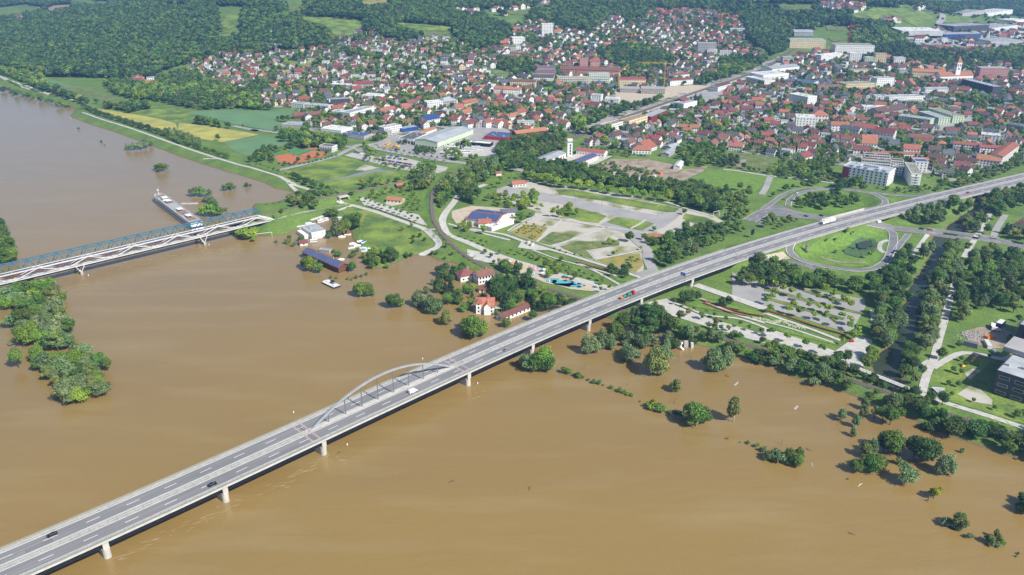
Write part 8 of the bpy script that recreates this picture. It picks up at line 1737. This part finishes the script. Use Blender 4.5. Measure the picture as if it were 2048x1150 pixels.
# statue of a standing figure in the loop meadow
x, y, z = hit(*P1(8, '330,880')); t = thing('figure_sculpture', 'tall weathered standing figure sculpture on the loop meadow', 'sculpture', (x, y, z), .2); LAND.append((1612, 496, 'the standing figure sculpture'))
MB().tube([(0, 0, 0), (0, 0, 3.5), (.1, 0, 6), (.1, 0, 7.2)], [1.6, 1.3, 1.0, .45], 10).build('robe', 'stone', t, smooth=True); MB().tube([(.1, 0, 7.1), (.15, 0, 7.7), (.15, 0, 8.3), (.1, 0, 8.6)], [.35, .6, .55, .2], 10).build('head', 'stone', t, smooth=True); MB().tube([(.1, -.9, 6.4), (.5, -1.1, 4.8), (1.2, -.4, 4.2)], [.4, .35, .25], 7).tube([(.1, .9, 6.4), (.5, 1.1, 4.8), (1.2, .4, 4.2)], [.4, .35, .25], 7).build('arms', 'stone', t)
# concrete stairs sculpture in the park plaza
t = local('stair_wedge', 'pale concrete stair wedges on the plaza at the lower left of the fairground', 'monument', *P1(7, '150,815'), to=P1(7, '220,850'))
for i in range(2):
    b = MB(); n = 6
    for k in range(n): b.box((i * 6 + k * .9, 2, 0), (.9, 3.5, .6 + k * .55), base=True)
    b.build('stairs', 'concrete_light', t)
# glass and metal triangle pavilion
t = local('triangle_pavilion', 'silver metal-framed triangular pavilion on the campus lawn', 'pavilion', *P1(12, '1318,862')); X_, Y_, _ = hit(*P1(12, '1418,870')); A = Vector((0, 0, 0)); Bv = Vector((X_ - t.location.x, Y_ - t.location.y, 0)); X_, Y_, _ = hit(*P1(12, '1370,905')); Cv = Vector((X_ - t.location.x, Y_ - t.location.y, 0)); U_ = Vector((0, 0, 1.6))
LAND.append((1875, 780, 'the triangular metal pavilion'))
for p, q in ((A, Bv), (Bv, Cv), (Cv, A)): MB().bar(p + U_, q + U_, .35).build('frame', 'steel_white', t); MB().bar(p, q, .2).build('frame', 'steel_white', t)
for p in (A, Bv, Cv): MB().bar(p, p + U_, .25).build('post', 'steel_white', t)
MB().poly([tuple(A + U_ * .9), tuple(Cv + U_ * .9), tuple(Bv + U_ * .9)]); b = MB(); b.poly([tuple(A + U_ * .9), tuple(Cv + U_ * .9), tuple(Bv + U_ * .9)]); b.prism([tuple((A * .8 + (Bv + Cv) * .1))[:2], tuple((Cv * .8 + (A + Bv) * .1))[:2], tuple((Bv * .8 + (A + Cv) * .1))[:2]], .3, .8); b.build('glass_panel', 'roof_metal', t)
for i, (s, w) in enumerate((('1640,645', 'lower left'), ('1655,628', 'middle'), ('1670,612', 'upper right'), ('1570,685', 'single lower'))):
    t = local('orange_seat', 'orange rounded lounge seat on the campus lawn, %s one' % w, 'seat', *P1(12, s), ang=.4); MB().tube([(-1.6, 0, .1), (-1, 0, .7), (1, 0, .8), (1.8, 0, .2)], [.5, .9, .8, .4], 8).build('seat_shell', 'paint_yellow', t, smooth=True); MB().box((0, 0, 0), (2, 1, .3), base=True).build('base', 'steel_grey', t)
t = local('park_bench', 'dark bench block at the lower right lawn edge', 'bench', *P1(12, '1920,985'), to=P1(12, '1965,995')); MB().box((2, 0, .35), (4, .8, .15), base=True).build('seat', 'steel_grey', t)
for q in (.4, 3.6): MB().box((q, 0, 0), (.3, .7, .35), base=True).build('leg', 'concrete', t)
# footbridge over the creek and railing; road bridge rails
t = local('creek_footbridge', 'pale footbridge over the creek at the end of the paved square', 'bridge', *P1(12, '765,738'), z=0, to=P1(12, '1230,890')); LAND.append((1780, 765, 'the creek footbridge'))
xa, ya, za = hit(*P1(12, '765,738')); xb, yb, zb_ = hit(*P1(12, '1235,888')); Lc = math.hypot(xb - xa, yb - ya); zt = 4.9
MB().box((Lc / 2, 0, zt - .4), (Lc + 4, 4, .45), base=True).build('deck', 'concrete_light', t); MB().box((Lc / 2, 0, zt - 1.4), (Lc, 2.4, 1.0), base=True).build('girder', 'navy_and_shade', t)
q = MB()
for sg in (-1.9, 1.9):
    q.bar((0, sg, zt + 1.1), (Lc, sg, zt + 1.1), .1)
    for i in range(int(Lc / 2)): q.bar((i * 2, sg, zt), (i * 2, sg, zt + 1.1), .1)
q.build('railing', 'steel_grey', t, kind='stuff')
for f in (.25, .6): MB().box((Lc * f, 0, -2), (1, 3, zt + 1.0), base=True).build('pier', 'concrete', t)
t = local('creek_road_bridge', 'low road bridge with pale parapets crossing the creek', 'bridge', *P1(8, '1290,722'), z=0, to=P1(8, '1860,795')); xa, ya, za = hit(*P1(8, '1290,722')); xb, yb, _ = hit(*P1(8, '1860,795')); Lc = math.hypot(xb - xa, yb - ya)
for sg in (-7.6, 7.6): MB().box((Lc / 2, sg, .8), (Lc, .35, 2.6), base=True).build('parapet', 'concrete_light', t)
t = local('rail_viaduct', 'grey concrete railway viaduct at the left of the dark wood', 'viaduct', *P1(6, '1800,200'), z=0, to=P1(6, '1970,150')); xa, ya, _ = hit(*P1(6, '1800,200')); xb, yb, _ = hit(*P1(6, '1970,150')); Lc = math.hypot(xb - xa, yb - ya)
MB().box((Lc / 2, 0, 6.2), (Lc, 6, 1.0), base=True).build('deck', 'concrete', t)
for sg in (-2.9, 2.9): MB().box((Lc / 2, sg, 7.2), (Lc, .25, 1.0), base=True).build('parapet', 'concrete_light', t)
for i in range(4): MB().box((Lc * (.1 + .27 * i), 0, 0), (1.2, 5, 6.2), base=True).build('pier', 'concrete', t)
# market umbrellas / water toys on the play beach
random.seed(21)
PT = [('75,1010', 'pink', 'pink'), ('90,975', 'cyan', 'blue'), ('210,1000', 'pink', 'magenta'), ('240,1020', 'pink', 'rose'), ('215,1035', 'cyan', 'turquoise'), ('230,1060', 'cyan', 'sky blue'), ('50,1015', 'paint_red', 'red'), ('330,1090', 'cyan', 'blue'), ('350,1115', 'cyan', 'pale blue')]
for i, (s, m, wn) in enumerate(PT):
    t = local('inflatable_island', '%s round inflatable on the splash playground, %s' % (wn, ['left end', 'upper left', 'upper middle', 'right of the magenta one', 'below the magenta one', 'lowest middle', 'far left edge', 'lower right', 'bottom right'][i]), 'inflatable', *P1(7, s)); b = MB()
    for k in range(10): a0 = k * .628; b.tube([(math.cos(a0) * 2.2, math.sin(a0) * 1.5, .4), (math.cos(a0 + .66) * 2.2, math.sin(a0 + .66) * 1.5, .4)], [.4, .4], 6)
    b.build('ring', m, t); MB().tube([(0, 0, 0), (0, 0, 1.2)], [.8, .3], 8).build('centre_cone', 'frame_white', t)
for i, (k, s, r) in enumerate(((7, '470,1115', 4.5), (7, '390,1100', 3.5), (11, '450,20', 6), (11, '560,50', 4.5), (7, '30,970', 4))):
    P = [(hit(*P1(k, s))[0] + r * (1 + .35 * math.sin(3 * a + i)) * math.cos(a), hit(*P1(k, s))[1] + r * .7 * (1 + .3 * math.cos(2 * a)) * math.sin(a)) for a in np.linspace(0, 6.0, 14)]
    o = patch('splash_pool', P, 'pool', off=.5 + i * .06, step=3, world=True)
for i in range(14):
    u, v = random.uniform(20, 600), 0; v = 935 + u * .33 + random.uniform(-5, 45); x, y, z = hit(*P1(7, '%f,%f' % (u, v))); m, wn = random.choice((('paint_white', 'white'), ('orange', 'orange'), ('pink', 'pink'), ('cyan', 'turquoise')))
    pk.append([x, y, 0, m]) if False else None
    t = thing('parasol', None, 'parasol', (x, y, z + .3), 0, 'parasols on the splash playground'); t['_w'] = wn
    MB().tube([(0, 0, 0), (0, 0, 2.4)], [.06, .06], 5).build('pole', 'steel_grey', t); MB().tube([(0, 0, 2.1), (0, 0, 2.8)], [2.0, .05], 8).build('canopy', m, t)
ps = [o for o in C.objects if o.name.startswith('parasol')]
for o, lab in zip(ps, relabel([(*proj(*o.location)[:2], o['_w']) for o in ps], lambda c: 'small %s parasol on the play beach' % c)): o['label'] = lab; del o['_w']
# building-site clutter and rubble
for i, (k, s, m, d, lab) in enumerate(((12, '1770,460', 'orange', (6, 3, 2), 'orange skip on the building site'), (12, '1860,360', 'paint_blue', (9, 4, 3.2), 'blue site cabin with white roof'), (12, '1800,378', 'tile_dark', (7, 3, 2.6), 'dark red site container left of the blue cabin'), (12, '1760,515', 'roof_white', (11, 3, 2), 'white tarpaulin-covered stack on the building site'), (12, '1815,575', 'paint_silver', (5, 2.4, 1.8), 'silver-grey container below the white tarpaulin stack'),
                                       (7, '1180,300', 'paint_white', (7, 2.6, 3), 'white truck body in the builders yard'), (7, '1220,270', 'orange', (5, 2.5, 2.4), 'orange digger in the builders yard'), (12, '1625,520', 'steel_grey', (9, 4, 3), 'grey covered heap at the left of the building site'), (7, '1110,285', 'orange', (6, 2, 1), 'low orange stack in the builders yard'), (12, '690,490', 'paint_red', (2.6, 1.4, 1.5), 'small red machine on the paved square by the creek'))):
    t = local('site_container', lab, 'container', *P1(k, s), ang=.4 + i * .3); MB().box((0, 0, .1), d, base=True, taper=.93).build('box', m, t); MB().box((0, 0, .1 + d[2]), (d[0] * .95, d[1] * .95, .15), base=True).build('lid', 'roof_white' if 'cabin' in lab else m, t)
rb = MB()
for i in range(260):
    u, v = random.gauss(1640, 45), random.gauss(440, 14); x, y, z = hit(*P1(12, '%f,%f' % (u, v))); s = random.uniform(.4, 1.3); rb.box((x, y, z + s * .3), (s, s * random.uniform(.5, 1), s * .7), random.uniform(0, 3), base=False, taper=.6)
o = rb.build('rubble_heap', 'concrete', kind='stuff'); tag(o, 'grey rubble heap on the building site at the right edge', 'rubble')
fb = MB()
for k, s in ((12, '10,320 70,335 130,325 180,345'), (12, '190,355 250,370 320,385'), (11, '1960,300 2040,315')):
    P = [hit(p[0], p[1]) for p in T(k, s)]
    for a, b in zip(P, P[1:]):
        for j in range(14):
            f = j / 14; x, y = a[0] + (b[0] - a[0]) * f, a[1] + (b[1] - a[1]) * f
            for q in range(3): fb.box((x + random.uniform(-1, 1), y + random.uniform(-1.5, 1.5), float(gz(x, y)) + .5), (.9, .9, .8), random.uniform(0, 1.5), taper=.5)
o = fb.build('flower_bed', 'flower_white', kind='stuff'); tag(o, 'cream flowering perennials in the river park bed', 'flowers')
db = MB(); fa = math.atan2(-.72, .69)
for (k, a, b, n, L0, L1) in ((5, (700, 1030), (2030, 830), 90, 3, 14), (5, (900, 960), (1900, 870), 60, 3, 12), (13, (850, 1030), (1900, 570), 40, 1.5, 6), (14, (560, 220), (760, 250), 14, 1, 5), (10, (1715, 850), (1800, 900), 12, 1, 4), (9, (500, 60), (800, 20), 16, 2, 9), (14, (100, 500), (620, 230), 30, 2, 7)):
    for _ in range(n):
        f = random.random(); (u, v) = P1(k, '%f,%f' % (a[0] + (b[0] - a[0]) * f + random.gauss(0, 25), a[1] + (b[1] - a[1]) * f + random.gauss(0, 18))); x, y = at(u, v, 0)
        if gz(x, y) > -.5: continue
        L = random.uniform(L0, L1); w = random.uniform(.08, .26); q = math.atan2(.5, .87) + random.gauss(0, .12); c, s = math.cos(q), math.sin(q)
        db.poly([(x - c * L / 2, y - s * L / 2, .03), (x - s * -w * .5 + c * L * .1, y - c * w + s * L * .1, .03), (x + c * L / 2, y + s * L / 2, .03), (x - s * w * .6, y + c * w, .03)])
o = db.build('foam_streaks', 'foam', kind='stuff'); tag(o, 'thin pale foam and silt streaks on the brown water below the bridges', 'foam')
# tennis fences
for s, lab in (('160,135 240,108', 'green net fence at the left court corner'), ('310,95 375,78', 'green net fence between the tennis courts'), ('345,125 480,85', 'long green net fence along the middle court')):
    (a, b) = T(6, s); x, y, z = hit(a[0], a[1]); x2, y2, _ = hit(b[0], b[1]); L = math.hypot(x2 - x, y2 - y); t = thing('court_fence', lab, 'fence', (x, y, z), math.atan2(y2 - y, x2 - x)); MB().box((L / 2, 0, .3), (L, .15, 3), base=True).build('net_panel', 'paint_green', t)
    for i in range(int(L / 4) + 1): MB().box((i * 4, 0, 0), (.15, .2, 3.6), base=True).build('fence_post', 'steel_grey', t)
# walkers on the broad path
def walker(k, s, cloth, lab, a=0):
    x, y, z = hit(*P1(k, s)); t = thing('person', lab, 'person', (x, y, z + .25), a)
    me = bpy.data.meshes.new('body'); V = [(0, 0, .95), (0, 0, 1.2), (0, 0, 1.42), (0, 0, 1.52), (0, 0, 1.68), (.0, .1, .9), (.12, .1, .5), (.1, .1, .06), (.22, .1, .03), (0, -.1, .9), (-.1, -.1, .5), (-.2, -.1, .08), (-.08, -.1, .03), (0, .2, 1.4), (-.06, .26, 1.12), (.05, .27, .88), (0, -.2, 1.4), (.08, -.26, 1.12), (.2, -.26, .9)]
    Ed = [(0, 1), (1, 2), (2, 3), (3, 4), (0, 5), (5, 6), (6, 7), (7, 8), (0, 9), (9, 10), (10, 11), (11, 12), (2, 13), (13, 14), (14, 15), (2, 16), (16, 17), (17, 18)]
    me.from_pydata(V, Ed, []); o = link('body', me, t); sk = o.modifiers.new('skin', 'SKIN'); R = [.14, .15, .15, .06, .11, .1, .075, .05, .045, .1, .075, .05, .045, .07, .05, .04, .07, .05, .04]
    for i, r in enumerate(R): me.skin_vertices[0].data[i].radius = (r, r)
    me.skin_vertices[0].data[0].use_root = True; o.modifiers.new('sub', 'SUBSURF').levels = 1; me.materials.append(M[cloth])
    h = MB().tube([(0, 0, 1.6), (0, 0, 1.72), (-.02, 0, 1.8)], [.115, .12, .05], 8).build('hair', 'bark', t)
walker(6, '1490,805', 'paint_black', 'person in dark clothes, lower of the pair near the track crossing'); walker(6, '1500,815', 'steel_grey', 'person in grey clothes beside the dark-clothed walker at the track'); walker(6, '1446,762', 'navy_and_shade', 'person in navy walking at the bend of the broad path'); walker(6, '1150,618', 'paint_black', 'person in black alone on the broad path below the young avenue'); walker(12, '1425,290', 'paint_black', 'person in black on the creek-side path'); walker(12, '1435,355', 'navy_and_shade', 'person in navy lower on the creek-side path')
# ------------------------------------------------------------------ haze
hz = MB().box((0, 5000, 140), (14000, 13000, 330)); o = hz.build('haze', 'white_wall', kind='stuff'); hm = bpy.data.materials.new('haze'); hm.use_nodes = True; n = hm.node_tree.nodes; n.clear(); out = n.new('ShaderNodeOutputMaterial'); pv = n.new('ShaderNodeVolumePrincipled'); pv.inputs['Color'].default_value = (.24, .48, .95, 1); pv.inputs['Density'].default_value = HAZE_D; pv.inputs['Anisotropy'].default_value = .2
hm.node_tree.links.new(pv.outputs[0], out.inputs['Volume']); o.data.materials.clear(); o.data.materials.append(hm); tag(o, 'thin bluish summer haze over the whole valley', 'haze')
